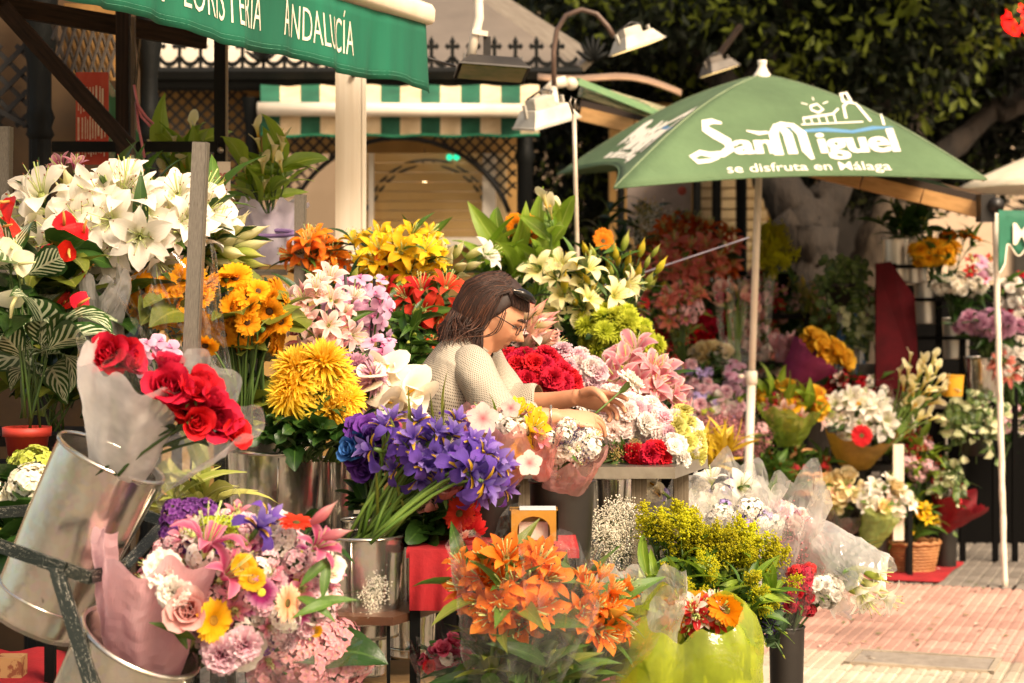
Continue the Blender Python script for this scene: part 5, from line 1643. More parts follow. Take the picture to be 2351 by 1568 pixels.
# ------------------------------------------------------------------ floodlights
def floodlight(label, px, py, d, wpx, hpx, body, glassm, yaw, pitch, roll=0., arm=None, armr=.012, armm=None, gear=True):
    o = thing('floodlight', label, 'floodlight', at(px, py, d), 'floodlights over the stalls')
    w, h = m(wpx, d) / 2, m(hpx, d) / 2
    M = Matrix.Rotation(yaw, 4, 'Z') @ Matrix.Rotation(roll, 4, 'Y') @ Matrix.Rotation(pitch, 4, 'X')
    b = MB()
    def ringb(x, y, z): return [(-x, -y, z), (x, -y, z), (x, y, z), (-x, y, z)]
    lev = [(w, w * .72, -h * .55), (w, w * .72, -h * .42), (w * .96, w * .68, -h * .40), (w * .72, w * .5, h * .30), (w * .68, w * .46, h * .42)]
    V = [p for l in lev for p in ringb(*l)]
    F = [(4 * i + j, 4 * i + (j + 1) % 4, 4 * i + 4 + (j + 1) % 4, 4 * i + 4 + j) for i in range(4) for j in range(4)] + [(16, 17, 18, 19)]
    b.add(V, F, 0, None, M); inst(b.mesh('housing', body, False), 'housing', o)
    b = MB(); b.box((0, 0, -h * .53), (w * .9, w * .62, .004), 0, M); inst(b.mesh('glass', glassm, False), 'glass', o)
    if gear:
        b = MB(); b.box((-w * .1, w * .05, h * .68), (w * .42, w * .30, h * .28), 0, M); b.box((-w * .1, w * .05, h * .98), (w * .36, w * .25, h * .06), 0, M)
        inst(b.mesh('gear_box', body, False), 'gear_box', o)
        b = MB(); b.tube([Vector(q) for q in ((w * .3, w * .1, h * .7), (w * .55, w * .15, h * 1.1), (w * .2, w * .2, h * 1.35), (-w * .5, w * .2, h * 1.0))], .006, 6, 0, M); inst(b.mesh('cable', BLACK_PL), 'cable', o)
    b = MB()
    for sx in (-1, 1):
        b.box((sx * w * .80, 0, h * .35), (.004, .012, h * .45), 0, M)
    inst(b.mesh('bracket', body, False), 'bracket', o)
    if arm:
        tubeobj('arm', arm, armr, armm or WHITE_PT, o, 10)
    return o
GLASSL = mat('lamp_glass', '#9a8a58', '#5a6a38', .08, .0, 6, None, 0, .3, .7)
LITG = emis('lamp_lit', '#ffd890', .8)
floodlight('black floodlight on a white bent arm beside the lettered awning', 1130, 152, 7.9, 165, 62, mat('black_lamp', '#3a342e', '#26221d', .4), GLASSL, .12, -.20, .06,
           [at(1092, -40, 7.9), at(1098, 0, 7.9), at(1100, 40, 7.9), at(1092, 75, 7.9), at(1080, 132, 7.9)], .019, None, False)
o = bpy.data.objects['floodlight']
bar('yoke', at(1118, 128, 7.9), at(1118, 84, 7.9), .03, .01, BLACK_PL, o, ref=(0, 1, 0)); bar('clamp', at(1085, 72, 7.88), at(1120, 78, 7.88), .02, .02, WHITE_PT, o, ref=(0, 1, 0))
tubeobj('wire', [at(980, 132, 7.8), at(1010, 142, 7.85), at(1045, 152, 7.9)], .005, BLACK_PL, o, 6)
arc = [(1272, 200), (1271, 120), (1278, 70), (1300, 35), (1335, 22), (1370, 32), (1395, 60), (1410, 85)]
floodlight('white floodlight hanging from a curved brown pipe', 1458, 92, 10., 112, 62, GREY_LAMP, LITG, .5, -.10, -.32,
           [at(x, y, 10.) for x, y in arc], .013, mat('brown_pipe', '#6a5448', '#4a3a32', .5, .2), True)
floodlight('grey floodlight hung from the white jointed arm above the umbrella', 1252, 262, 9.3, 132, 82, GREY_LAMP, GLASSL, .55, .10, -.28, [at(1275, 240, 9.4), at(1270, 205, 9.5)], .02, None, True)
floodlight('small dark floodlight against the tree above the umbrella finial', 1648, 152, 13., 82, 46, mat('dim_lamp', '#6a6056', '#4c443c', .5), LITG, .5, -.10, -.30, None, .01, None, True)
bar('bracket_arm', at(1640, 140, 13.1), at(1700, 60, 13.6), .03, .03, BROWN_IRON, bpy.data.objects['floodlight.003'])

# awning crank rod and cord
o = thing('awning_crank', 'thin bent crank rod hanging in front of the cream lilies', 'crank rod', at(1328, 780, 7.6))
tubeobj('rod', [at(x, y, 7.6) for x, y in [(1318, 262), (1321, 400), (1326, 600), (1328, 760), (1326, 782), (1315, 795), (1286, 808)]], .009, mat('crank_enamel', '#cdbfae', '#a89884', .4, .2), o, 10)
b = MB(); b.tube([at(1318, 250, 7.6), at(1322, 228, 7.6), at(1312, 222, 7.6), at(1308, 235, 7.6), at(1316, 262, 7.6)], .005, 6); b.build('hook', STEEL, o)
o = thing('tie_cord', 'grey cord stretched across the salmon lilies', 'cord', at(1240, 690, 8.2))
tubeobj('cord', [at(1250, 700, 8.2), at(1480, 625, 8.5), at(1720, 545, 8.9)], .004, mat('grey_cord', '#7c7680', '#5c5660', .8), o, 5)

# red signal lamp
o = thing('traffic_light', 'round glowing red signal lamp in the upper corner before the leaves', 'traffic light', at(2338, 44, 15.3))
b = MB(); q = at(2338, 44, 15.3); b.box((q.x, 15.36, q.z), (.12, .05, .12)); b.build('housing', BLACK_PL, o, False)
b = MB(); b.lathe([(.001, .03), (.085, .02), (.13, 0)], 20, 0, frame((0, -1, 0), at(2338, 44, 15.29))); b.build('red_lens', emis('red_glow', '#ff1410', 2.4), o)
bar('hanger', Vector((q.x, 15.4, q.z)), Vector((q.x, 15.4, q.z + 1.2)), .02, .02, BLACK_PL, o)
# ------------------------------------------------------------------ display stands (mostly hidden under the flowers)
WOODB = mat('brown_board', '#6a4630', '#4a2e20', .45, 0, 5, (1, .2, 1), .2)
DSHELF = mat('dark_shelf', '#16120f', '#0e0b09', .8, 0, 5, spec=.15)
REDCL = mat('red_cloth', '#b01c24', '#8e141c', .85, 0, 5, None, .2, bscale=80)
def stand(px0, px1, py, d0, d1, label, mt=DSHELF, name='display_shelf', thick=.03, legs=True, legm=None):
    a, c = at(px0, py, d0), at(px1, py, d0)
    z = a.z; x0, x1 = min(a.x, at(px0, py, d1).x), c.x
    d0, d1 = far_d(d0), far_d(d1)
    o = thing(name, label, 'shelf', Vector(((x0 + x1) / 2, (d0 + d1) / 2, 0)))
    b = MB(); b.box(((x0 + x1) / 2, (d0 + d1) / 2, z - thick / 2), ((x1 - x0) / 2, (d1 - d0) / 2, thick / 2)); b.build('board', mt, o, False)
    if legs and z > .1:
        for sx in (x0 + .02, x1 - .02):
            for sy in (d0 + .02, d1 - .02):
                bar('leg', Vector((sx, sy, 0)), Vector((sx, sy, z - thick)), .025, .025, legm or DARK_IRON, o)
    return o
stand(-80, 130, 1078, 4.9, 5.2, 'dark shelf under the red terracotta pot')
stand(-60, 420, 1000, 5.4, 5.75, 'dark upper shelf behind the anthurium pot')
stand(480, 900, 1230, 5.25, 5.75, 'dark shelf carrying the wide galvanised buckets')
stand(560, 1000, 880, 5.85, 6.3, 'dark shelf behind the pale callas')
stand(560, 1180, 720, 6.4, 7.1, 'dark high shelf at the back of the nearest stall')
stand(1180, 1500, 1010, 6.4, 7.0, 'dark shelf behind the work table')
stand(1180, 1500, 880, 7.1, 7.6, 'dark shelf behind the stargazer lilies')
BACK[0] = 1
stand(1330, 1800, 1010, 9.2, 10.0, 'dark low shelf at the front of the next stall')
stand(1330, 1860, 830, 10.4, 11.0, 'dark middle shelf of the next stall')
stand(1330, 1860, 720, 11.1, 11.8, 'dark top shelf of the next stall')
BACK[0] = 0
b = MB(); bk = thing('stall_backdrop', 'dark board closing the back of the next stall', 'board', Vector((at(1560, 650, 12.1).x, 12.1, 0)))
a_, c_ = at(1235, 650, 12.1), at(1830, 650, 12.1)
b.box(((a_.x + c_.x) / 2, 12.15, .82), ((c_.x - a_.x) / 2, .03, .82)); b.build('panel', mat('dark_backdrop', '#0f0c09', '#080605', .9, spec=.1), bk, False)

# ------------------------------------------------------------------ buckets
bucket('galvanised_bucket', 'tilted galvanised bucket holding white wrapped red roses on the green stand', 'bucket', 258, 1047, 4.25, 262, 430, tilt=(.43, -.06, .90), taper=.86, group='galvanised buckets')
bucket('galvanised_bucket', 'tilted galvanised bucket at the bottom edge under the mixed pink bouquet', 'bucket', 325, 1470, 4.05, 292, 380, tilt=(.46, -.17, .87), taper=.85, group='galvanised buckets')
bucket('galvanised_bucket', 'wide galvanised bucket under the yellow spider chrysanthemums', 'bucket', 632, 1026, 5.15, 222, 240, taper=.84, tilt=(.03, -.05, 1), group='galvanised buckets')
bucket('galvanised_bucket', 'galvanised bucket half hidden behind the chrysanthemum bucket', 'bucket', 768, 1052, 5.35, 96, 190, taper=.85, group='galvanised buckets')
bucket('galvanised_bucket', 'galvanised bucket full of purple irises on the brown board', 'bucket', 838, 1226, 4.85, 186, 232, taper=.84, group='galvanised buckets')
bucket('galvanised_bucket', 'galvanised bucket behind the iris bucket beside the dark flower pot', 'bucket', 930, 1212, 5.0, 130, 200, taper=.84, group='galvanised buckets')
bucket('galvanised_bucket', 'small galvanised bucket rim behind the iris stems', 'bucket', 818, 1192, 5.2, 70, 160, taper=.84, group='galvanised buckets')
bucket('galvanised_bucket', 'galvanised bucket below the brown board, the nearer one', 'bucket', 848, 1390, 4.95, 96, 158, taper=.84, group='galvanised buckets')
bucket('galvanised_bucket', 'galvanised bucket below the brown board, the farther one', 'bucket', 945, 1368, 5.1, 120, 138, taper=.86, group='galvanised buckets')
bucket('galvanised_bucket', 'galvanised bucket standing under the steel work table', 'bucket', 1403, 1092, 5.95, 108, 175, taper=.82, group='galvanised buckets')
bucket('galvanised_bucket', 'galvanised bucket below the pale pink orchids', 'bucket', 820, 800, 5.9, 100, 150, taper=.84, group='galvanised buckets')
bucket('galvanised_bucket', 'galvanised bucket below the red lilies', 'bucket', 898, 772, 6.35, 66, 140, taper=.84, group='galvanised buckets')
bucket('black_bucket', 'big dark plastic bucket holding the pink paper bouquet', 'bucket', 1290, 1101, 5.1, 152, 250, BLACK_PL, .8, group='dark plastic buckets')
bucket('black_bucket', 'dark plastic bucket holding the hibiscus print bouquet', 'bucket', 1122, 1112, 5.05, 142, 240, BLACK_PL, .8, group='dark plastic buckets')
bucket('black_bucket', 'slim black bucket at the pavement edge with red carnations', 'bucket', 1806, 1436, 6.0, 82, 250, BLACK_PL, .86, group='dark plastic buckets')
BACK[0] = 1; bucket('black_bucket', 'black bucket under the cream rose bouquet beside the wicker basket', 'bucket', 1998, 1228, 9.4, 84, 92, BLACK_PL, .84, group='dark plastic buckets'); BACK[0] = 0
BACK[0] = 1; bucket('black_bucket', 'grey black bucket under the yellow and cream bouquet', 'bucket', 1930, 1236, 9.5, 66, 84, BLACK_PL, .84, group='dark plastic buckets'); BACK[0] = 0
BACK[0] = 1; bucket('black_bucket', 'dark bucket under the bouquet with the big red gerbera', 'bucket', 1955, 1035, 9.9, 96, 150, BLACK_PL, .84, group='dark plastic buckets'); BACK[0] = 0
BACK[0] = 1; bucket('black_bucket', 'dark bucket under the red wrapped ivy bouquet', 'bucket', 2170, 1190, 9.9, 60, 120, BLACK_PL, .84, group='dark plastic buckets'); BACK[0] = 0
bucket('dark_flower_pot', 'small dark pot holding the red gerberas and pink rose', 'pot', 1030, 1200, 5.0, 90, 100, mat('maroon_pot', '#3a1c1c', '#281414', .4), .8)
sq = thing('gold_dispenser', 'gold cardboard box with an arched window on the red step', 'box', at(1226, 1245, 4.95))
GOLD = mat('gold_card', '#b8862c', '#9c7022', .45, .1, 4)
b = MB()
D_ = 4.95; x0, x1, y0, y1 = at(1170, 0, D_).x, at(1280, 0, D_).x, at(0, 1252, D_).z, at(0, 1168, D_).z
arch = [(x0 + (x1 - x0) * (.5 + .34 * math.cos(a)), y0 + (y1 - y0) * (.48 + .36 * math.sin(a))) for a in np.linspace(0, math.pi, 11)]
op = [(x0 + (x1 - x0) * .84, y0)] + arch + [(x0 + (x1 - x0) * .16, y0)]
outl = [(x1, y0)] + [(x1, y1)] * 6 + [(x0, y1)] * 6
outl = [(x1, y0)] + [(x1 + (x0 - x1) * k / 10, y1) for k in range(11)] + [(x0, y0)]
nO = len(op)
V = [(x, D_ - .04, z) for x, z in op] + [(x, D_ - .04, z) for x, z in outl] + [(x, D_ - .02, z) for x, z in op]
F = [(i, i + 1, nO + i + 1, nO + i) for i in range(nO - 1)] + [(i, 2 * nO + i, 2 * nO + i + 1, i + 1) for i in range(nO - 1)]
b.add(V, F)
b.box(((x0 + x1) / 2, D_ + .022, (y0 + y1) / 2), ((x1 - x0) / 2, .02, (y1 - y0) / 2)); b.box((x0 + .002, D_ - .01, (y0 + y1) / 2), (.002, .03, (y1 - y0) / 2)); b.box((x1 - .002, D_ - .01, (y0 + y1) / 2), (.002, .03, (y1 - y0) / 2)); b.box(((x0 + x1) / 2, D_ - .008, y1 - .0015), ((x1 - x0) / 2 - .005, .028, .0015))
b.build('case', GOLD, sq, False)
b = MB(); b.box(((x0 + x1) / 2, D_ - .012, y0 + .03), ((x1 - x0) * .3, .004, .03)); b.build('tissue', paper('white_tissue', '#e4dccc', '#d0c6b4', .2), sq, False)
cd = thing('message_card', 'white and blue card lying on the gold box', 'card', at(1236, 1163, 4.95))
b = MB(); b.box(((x0 + x1) / 2 + .01, D_ - .01, y1 + .003), (.045, .025, .0025)); b.build('sheet', mat('card_white', '#dce0e0', '#b8c8d4', .5, 0, 8), cd, False)
st = stand(960, 1330, 1262, 4.75, 5.35, 'red cloth covered step below the dark pots', REDCL, 'red_step', .02, True)
b = MB(); a_, c_ = at(985, 1291, 4.8), at(1068, 1291, 4.8)
cl_ = thing('red_cloth_drape', 'red cloth hanging from the step above the brown board', 'cloth', at(1030, 1400, 4.76))
rows = [[tuple(at(px, 1262 + (1402 - 1262) * t, 4.74 + .012 * math.sin(px * .12 + t * 2) * t)) for px in np.linspace(940, 1080, 20)] for t in np.linspace(0, 1, 6)]
b.grid(np.array(rows)); b.build('sheet', REDCL, cl_)
# brown board table with hooked tube legs
bt = thing('brown_board_table', 'low brown wooden board on thin iron legs under the iris bucket', 'table', Vector((at(950, 650, 4.9).x, 4.9, 0)))
b = MB()
zb = at(0, 1386, 4.9).z
q = [at(780, 1386, 4.9), at(1062, 1386, 4.95)]
V = [(at(760, 0, 4.75).x, 4.72, zb), (at(905, 0, 4.75).x, 4.70, zb), (at(1060, 0, 5.0).x, 5.0, zb), (at(1040, 0, 5.3).x, 5.3, zb), (at(760, 0, 5.2).x, 5.25, zb)]
b.add(V + [(x, y, z - .02) for x, y, z in V], [(0, 1, 2, 3, 4), (9, 8, 7, 6, 5)] + [(i, i + 5, (i + 1) % 5 + 5, (i + 1) % 5) for i in range(5)]); b.build('board', WOODB, bt, False)
for px, d in ((892, 4.74), (1052, 5.02), (770, 5.1)):
    c = at(px, 1400, d); bar('leg', Vector((c.x, d, 0)), Vector((c.x, d, zb - .02)), .008, .008, DARK_IRON, bt)
# cardboard box and floor crate at the bottom
cb = thing('cardboard_box', 'open pale cardboard box under the brown board', 'box', at(920, 1600, 5.2))
b = MB(); b.box(tuple(at(920, 1590, 5.15)), (m(110, 5.15), .15, m(50, 5.15))); b.build('carton', mat('cardboard', '#c09a6a', '#a8845a', .85), cb, False)

# steel work table
TD0, TD1 = 5.55, 6.25
tz = at(0, 1072, TD0).z
wt = thing('work_table', 'steel topped work table covered with cut carnations', 'table', Vector((at(1500, 650, 5.9).x, 5.9, 0)))
b = MB()
TV = [(at(1180, 0, TD0).x, TD0), (at(1550, 0, TD0).x, TD0), (at(1628, 0, 5.86).x, 5.9), (at(1560, 0, 6.3).x, 6.3), (at(1180, 0, 6.3).x, 6.3)]
V = [(x, y, tz) for x, y in TV]; h_ = m(27, TD0)
b.add(V + [(x, y, tz - h_) for x, y in TV], [(0, 1, 2, 3, 4), (9, 8, 7, 6, 5)] + [(i, i + 5, (i + 1) % 5 + 5, (i + 1) % 5) for i in range(5)])
b.build('top', mat('table_steel', '#b4aca0', '#968d82', .3, .8, 9, None, .05), wt, False)
for px, d in ((1467, 5.62), (1563, 5.85), (1200, 5.62), (1500, 6.2)):
    c = at(px, 1100, d); bar('leg', Vector((c.x, d, 0)), Vector((c.x, d, tz - h_)), m(34, d), .04, mat('weathered_leg', '#8a7c68', '#5c5040', .6, .3, 14, (1, 1, .2), .3), wt)

# green iron stand with chipped paint, holding the tilted buckets
CHIP = mat('chipped_green_iron', '#22352c', '#16231d', .5, 0, 10, None, .3)
def chipmat():
    mt, nt, b_, out = nodes_of('chipped_green_paint')
    f = noise(nt, 38, 4, 'Object'); g = noise(nt, 9, 2, 'Object')
    k = math_n(nt, 'GREATER_THAN', math_n(nt, 'ADD', math_n(nt, 'MULTIPLY', f, .6), math_n(nt, 'MULTIPLY', g, .4)), .59)
    nt.links.new(mixc(nt, C('#0d1813'), C('#d8d0c0'), k), b_.inputs['Base Color'])
    b_.inputs['Roughness'].default_value = .5
    bump(nt, b_, math_n(nt, 'MULTIPLY', k, -1.), .4, .004)
    return mt
CHIPP = chipmat()
gs = thing('bucket_stand', 'dark green iron bucket stand with chipped white paint', 'stand', Vector((at(140, 650, 4.1).x, 4.1, 0)))
def stroke_bar(name, pts, wpx, d, thick=.012):
    for (a, c) in zip(pts[:-1], pts[1:]):
        bar(name, at(a[0], a[1], a[2] if len(a) > 2 else d), at(c[0], c[1], c[2] if len(c) > 2 else d), m(wpx, d), thick, CHIPP, gs, ref=(0, 1, 0))
stroke_bar('hoop_bar', [(-20, 1246, 4.02), (150, 1306, 3.98), (205, 1326, 4.0), (285, 1302, 4.12)], 30, 4.0)
stroke_bar('hoop_bar', [(285, 1302, 4.15), (380, 1200, 4.45), (330, 1180, 4.5)], 26, 4.2)
stroke_bar('leg', [(128, 1300, 3.985), (216, 1590, 3.94), (300, 1800, 3.94)], 34, 4.0)
stroke_bar('leg', [(-20, 1178, 4.5), (110, 1168, 4.5)], 26, 4.4)
stroke_bar('leg', [(380, 1200, 4.45), (420, 1500, 4.45), (470, 1900, 4.5)], 26, 4.4)
stroke_bar('hoop_bar', [(-40, 1385, 4.45), (90, 1395, 4.45)], 22, 4.4)
tubeobj('foot_brace', [at(300, 1800, 3.94), Vector((at(300, 1800, 3.94).x + .03, 3.95, 0))], .015, CHIPP, gs)
# red cloth + small cartons at the bottom left
rc = thing('red_ground_cloth', 'red cloth spread at the bottom corner behind the tilted buckets', 'cloth', at(60, 1540, 4.9))
b = MB(); b.grid(np.array([[tuple(at(px, 1490 + 140 * t + 6 * math.sin(px * .05), 5.2 - .5 * t)) for px in np.linspace(-60, 170, 12)] for t in np.linspace(0, 1, 8)])); b.build('sheet', REDCL, rc)
for k, (px, py, w, h, lab) in enumerate(((26, 1528, 60, 46, 'small printed carton on the red cloth in the bottom corner'), (222, 1400, 40, 60, 'small carton glimpsed between the two tilted buckets'))):
    o = thing('small_carton', lab, 'carton', at(px, py + h / 2, 4.75))
    b = MB(); b.box(tuple(at(px, py, 4.75)), (m(w, 4.75) / 2, .03, m(h, 4.75) / 2), 0); b.build('box', mat('carton_print', '#b88a5c', '#8a4a30', .8, 0, 30, None, 0, .5, .56), o, False)
# pots
tp = thing('terracotta_pot', 'red terracotta pot of the striped leaf plant', 'pot', at(62, 1075, 5.0))
b = MB(); r = m(52, 5.0); h_ = m(95, 5.0)
b.lathe([(.001, .003), (r * .74, 0), (r * .95, h_ * .78), (r * 1.06, h_ * .78), (r * 1.08, h_), (r * .98, h_), (r * .9, h_ * .85), (.001, h_ * .84)], 28)
inst(b.mesh('pot_body', mat('terracotta', '#b8382a', '#98281e', .55, 0, 6, None, .1)), 'pot_body', tp)

# ------------------------------------------------------------------ flowers of the nearest stall
CAT = 'flowers'
GA = 'bunches of cut flowers on the nearest stall'
GB = 'bouquets of the nearest stall'
bunch('lily_bunch', 'huge bunch of open white lilies behind the galvanised upright', CAT, (255, 522, 242, 104), 5.4, [('lily_white', 6), ('bud_white', 2), ('bud_green', 1)], 30, (300, 900), s=1.42, leaf=['lance', 'lance_olive', 'lance_dark'], nl=40, ls=1.2, lz=(.0, .35), group=GA, seed=11, split=True, jf=.55, bulge=.45)
bunch('lily_bunch', 'dark pink lily standing up at the top of the white lilies', CAT, (165, 405, 18, 12), 5.5, [('lily_magenta', 1)], 2, (200, 700), s=.9, seed=12, group=GA, split=True)
bunch('lily_bunch', 'closed white and green lily buds leaning right of the upright', CAT, (525, 560, 70, 58), 5.5, [('bud_white', 3), ('bud_green', 2)], 15, (430, 800), s=1.25, leaf=['lance', 'lance_dark'], nl=16, ls=1.2, group=GA, seed=13, lean=(1.2, 0, .0), camw=.2, up=.2)
bunch('lily_bunch', 'tall green lily leaves and buds rising above the white lilies', CAT, (330, 440, 200, 40), 5.7, [('bud_green', 2), ('bud_white', 1)], 9, (300, 900), s=1.2, leaf=['lance_dark', 'lance'], nl=16, ls=1.4, lz=(0., .15), group=GA, seed=14, up=1.6, camw=.1)
ap, hd, bs = bunch('anthurium_plant', 'red anthurium plant with broad dark leaves below the white lilies', 'plant', (110, 640, 110, 90), 5.15, [('anthurium', 1)], 5, (60, 960), s=.7, leaf=['heart', 'heart_olive'], nl=22, ls=.9, lz=(.0, .35), seed=15, bulge=.5, jf=.6)
for k, (px, py, n_) in enumerate(((148, 518, (.1, -.8, .5)), (192, 535, (.6, -.5, .6)), (158, 572, (.5, -.7, -.3)), (22, 463, (-.5, -.6, .3)), (6, 520, (.4, -.8, .2)), (178, 702, (.6, -.6, .2)))):
    put_flower('anthurium', ap, frame(Vector(n_), at(px, py, 5.0) - loc_of(ap), k * 1.1, .75), R, False, 'flower')
bunch('leafy_plant', 'broad green leaves behind the striped plant at the picture edge', 'plant', (130, 800, 130, 110), 5.4, [('bud_green', 1)], 8, (120, 990), s=.4, leaf=['heart', 'heart_olive', 'lance'], nl=46, ls=1.0, lz=(0, .8), seed=180)
bunch('leafy_plant', 'dark sunflower leaves above the wide bucket', 'plant', (520, 900, 110, 80), 5.5, [('bud_green', 1)], 8, (560, 1030), s=.4, leaf=['mum_leaf', 'heart_olive', 'rose_leaf'], nl=70, ls=1.0, lz=(0, .8), seed=181)
bunch('leafy_plant', 'green lily stems between the orange and the pink lilies', 'plant', (800, 680, 160, 60), 6.3, [('bud_green', 1), ('bud_yellow', 1)], 12, (800, 860), s=.8, leaf=['lance', 'lance_dark'], nl=80, ls=1.0, lz=(0, .9), seed=182)
bunch('leafy_plant', 'green stems filling the gap between the red lilies and the orchids', 'plant', (940, 760, 70, 60), 6.1, [('bud_green', 1)], 8, (930, 880), s=.5, leaf=['lance', 'lance_dark'], nl=50, ls=.9, lz=(0, .9), seed=183)
bunch('striped_plant', 'plant with big pale striped leaves in the terracotta pot', 'plant', (70, 720, 60, 110), 5.0, [('bud_green', 1)], 3, (62, 985), s=.5, leaf=['striped'], nl=18, ls=1.1, lz=(.0, .55), seed=16, up=1.)
bunch('peace_lily', 'cream peace lily spathes at the picture edge beside the striped leaves', 'plant', (30, 610, 28, 60), 4.95, [('peace_flower', 1)], 4, (60, 960), s=1.2, leaf=['striped', 'heart'], nl=5, lz=(.2, .6), seed=17, lean=(.3, 0, -.6))
bunch('leafy_plant', 'dark leafy plants filling the gap under the white lilies', 'plant', (230, 700, 150, 90), 5.55, [('bud_green', 1)], 8, (200, 960), s=.4, leaf=['heart', 'lance_dark'], nl=40, ls=1.0, lz=(0, .7), seed=18)
r_, h_, b_ = bunch('sunflower_bunch', 'bunch of orange sunflowers in clear cellophane behind the upright', CAT, (470, 700, 190, 78), 5.35, [('sunflower', 1)], 32, (560, 1010), s=.85, jf=.55, leaf=['mum_leaf', 'heart_olive'], nl=26, ls=.9, group=GA, seed=19, lean=(-.35, 0, 0), rot=12, up=.3)
wrap(r_, at(520, 1010, 5.2), at(385, 640, 5.15), .03, .13, CELLO, 'wrapper', seed=4, jag=.25)
bunch('sunflower_bunch', 'sunflowers facing right at the end of the bunch above the pink lilies', CAT, (635, 730, 22, 80), 5.4, [('sunflower', 1)], 5, (600, 1010), s=1.0, leaf=['heart_olive', 'mum_leaf'], nl=8, ls=.9, group=GA, seed=20, lean=(1.6, .5, 0), camw=.1)
bunch('sunflower_bunch', 'single drooping sunflower hanging inside the cellophane', CAT, (470, 795, 10, 10), 5.1, [('sunflower', 1)], 1, (520, 900), s=.75, group=GA, seed=21, lean=(0, 0, -1.5))
r_, h_, b_ = bunch('grey_foil_plant', 'plant sleeve of silvery foil left of the sunflowers', 'plant', (235, 680, 40, 20), 5.2, [('bud_green', 1)], 2, (235, 880), s=.4, leaf='heart', nl=4, seed=22)
wrap(r_, at(235, 890, 5.2), at(235, 640, 5.15), .03, .07, film('silver_foil', (.55, .52, .5, 1), .4, .5, .15), 'wrapper', seed=5, jag=.2)
bunch('orchid_plant', 'pale lilac orchid blooms seen through the cellophane by the red roses', 'plant', (350, 810, 48, 32), 4.9, [('orchid', 1)], 9, (360, 1000), s=.75, seed=23, camw=.9)
bunch('lily_bunch', 'double pale pink lilies between the sunflowers and the orchids', CAT, (732, 745, 78, 95), 5.6, [('lily_pale', 3), ('bud_rose', 1), ('lily_pink', .6)], 22, (740, 1010), s=.8, leaf='lance', nl=12, group=GA, seed=24, split=True)
bunch('orchid_plant', 'tall pale pink moth orchids on dark canes', 'plant', (800, 705, 62, 75), 5.75, [('orchid', 1)], 24, (830, 1000), s=.95, seed=25, camw=.8, jf=.35, stem=False)
bunch('orchid_plant', 'small pink orchid spray right of the dark cane', 'plant', (872, 705, 22, 70), 5.7, [('orchid', 1)], 8, (850, 900), s=.75, seed=26, camw=.8, lean=(.6, 0, 0), stem=False)
bunch('orchid_plant', 'pink orchid bloom hanging above the white callas', 'plant', (870, 802, 30, 18), 5.5, [('orchid', 1)], 4, (845, 900), s=.95, seed=27, camw=.8, stem=False)
for k, (x0, y0, x1, y1) in enumerate(((792, 610, 800, 800), (860, 640, 848, 830))):
    o = thing('orchid_cane', ['dark cane behind the tall pink orchids', 'dark cane right of the tall pink orchids'][k], 'cane', at(x1, y1, 5.7))
    tubeobj('cane', [at(x1, y1 + 130, 5.72), at(x1, y1, 5.7), at(x0, y0, 5.68)], .0045, BLACK_PL, o, 6)
    tubeobj('flower_stalk', [at(x1 + 3, y1, 5.69), at((x0 + x1) / 2 + 10, (y0 + y1) / 2, 5.67), at(x0 + 24, y0 + 30, 5.66)], .003, STEM_D, o, 5)
bunch('lily_bunch', 'bright orange lilies at the back beside the lilac pot', CAT, (725, 592, 70, 46), 6.75, [('lily_orange_open', 3), ('bud_orange', 2)], 13, (760, 800), s=1.1, leaf=['lance_dark', 'lance'], nl=30, lz=(0, .6), group=GA, seed=28)
bunch('lily_bunch', 'tall yellow lilies at the back of the nearest stall', CAT, (905, 590, 98, 62), 6.7, [('lily_yellow', 4), ('bud_yellow', 3), ('lily_orange_open', .4)], 26, (880, 820), s=1.05, leaf=['lance', 'lance_dark'], nl=44, lz=(0, .6), group=GA, seed=29)
bunch('lily_bunch', 'cream lily buds leaning over the florist’s hair', CAT, (1045, 595, 62, 35), 6.7, [('bud_white', 3), ('lily_white', 1)], 9, (960, 800), s=1.1, leaf='lance', nl=8, group=GA, seed=30, lean=(.8, 0, .2))
bunch('lily_bunch', 'red lilies behind the florist’s head', CAT, (985, 700, 88, 45), 6.35, [('lily_red', 3), ('bud_red', 2)], 8, (930, 850), s=1.1, leaf=['lance_dark', 'lance'], nl=34, group=GA, seed=31, lz=(.1, .8))
bunch('lily_bunch', 'single small red lily low behind the florist’s shoulder', CAT, (990, 795, 10, 10), 6.2, [('lily_red', 1)], 2, (950, 850), s=.7, group=GA, seed=311)
bunch('spider_mum_bunch', 'big yellow spider chrysanthemums in the wide bucket', CAT, (722, 885, 95, 62), 5.08, [('mum_yellow', 1)], 7, (650, 1050), s=1.12, leaf='mum_leaf', nl=44, ls=1.0, lz=(.12, .8), group=GA, seed=32, rot=22, jit=.25, up=.7)
bunch('spider_mum_bunch', 'mauve spider chrysanthemums between the yellow ones and the callas', CAT, (828, 885, 32, 45), 5.2, [('mum_mauve', 1)], 4, (720, 1060), s=1.0, leaf='mum_leaf', nl=8, group=GA, seed=33, lean=(.5, 0, 0))
bunch('leafy_plant', 'dark chrysanthemum leaves spilling over the wide bucket', 'plant', (715, 990, 130, 42), 5.02, [('bud_green', 1)], 12, (700, 1060), s=.3, leaf=['mum_leaf'], nl=60, ls=.95, lz=(0, .5), seed=34)
bunch('calla_bunch', 'bunch of white callas beside the mauve chrysanthemums', CAT, (888, 895, 78, 56), 5.2, [('calla', 1)], 16, (770, 1060), s=.95, leaf='lance', nl=5, group=GA, seed=35, rot=30, lean=(.7, 0, .1), gs=.02, each_stem=True)
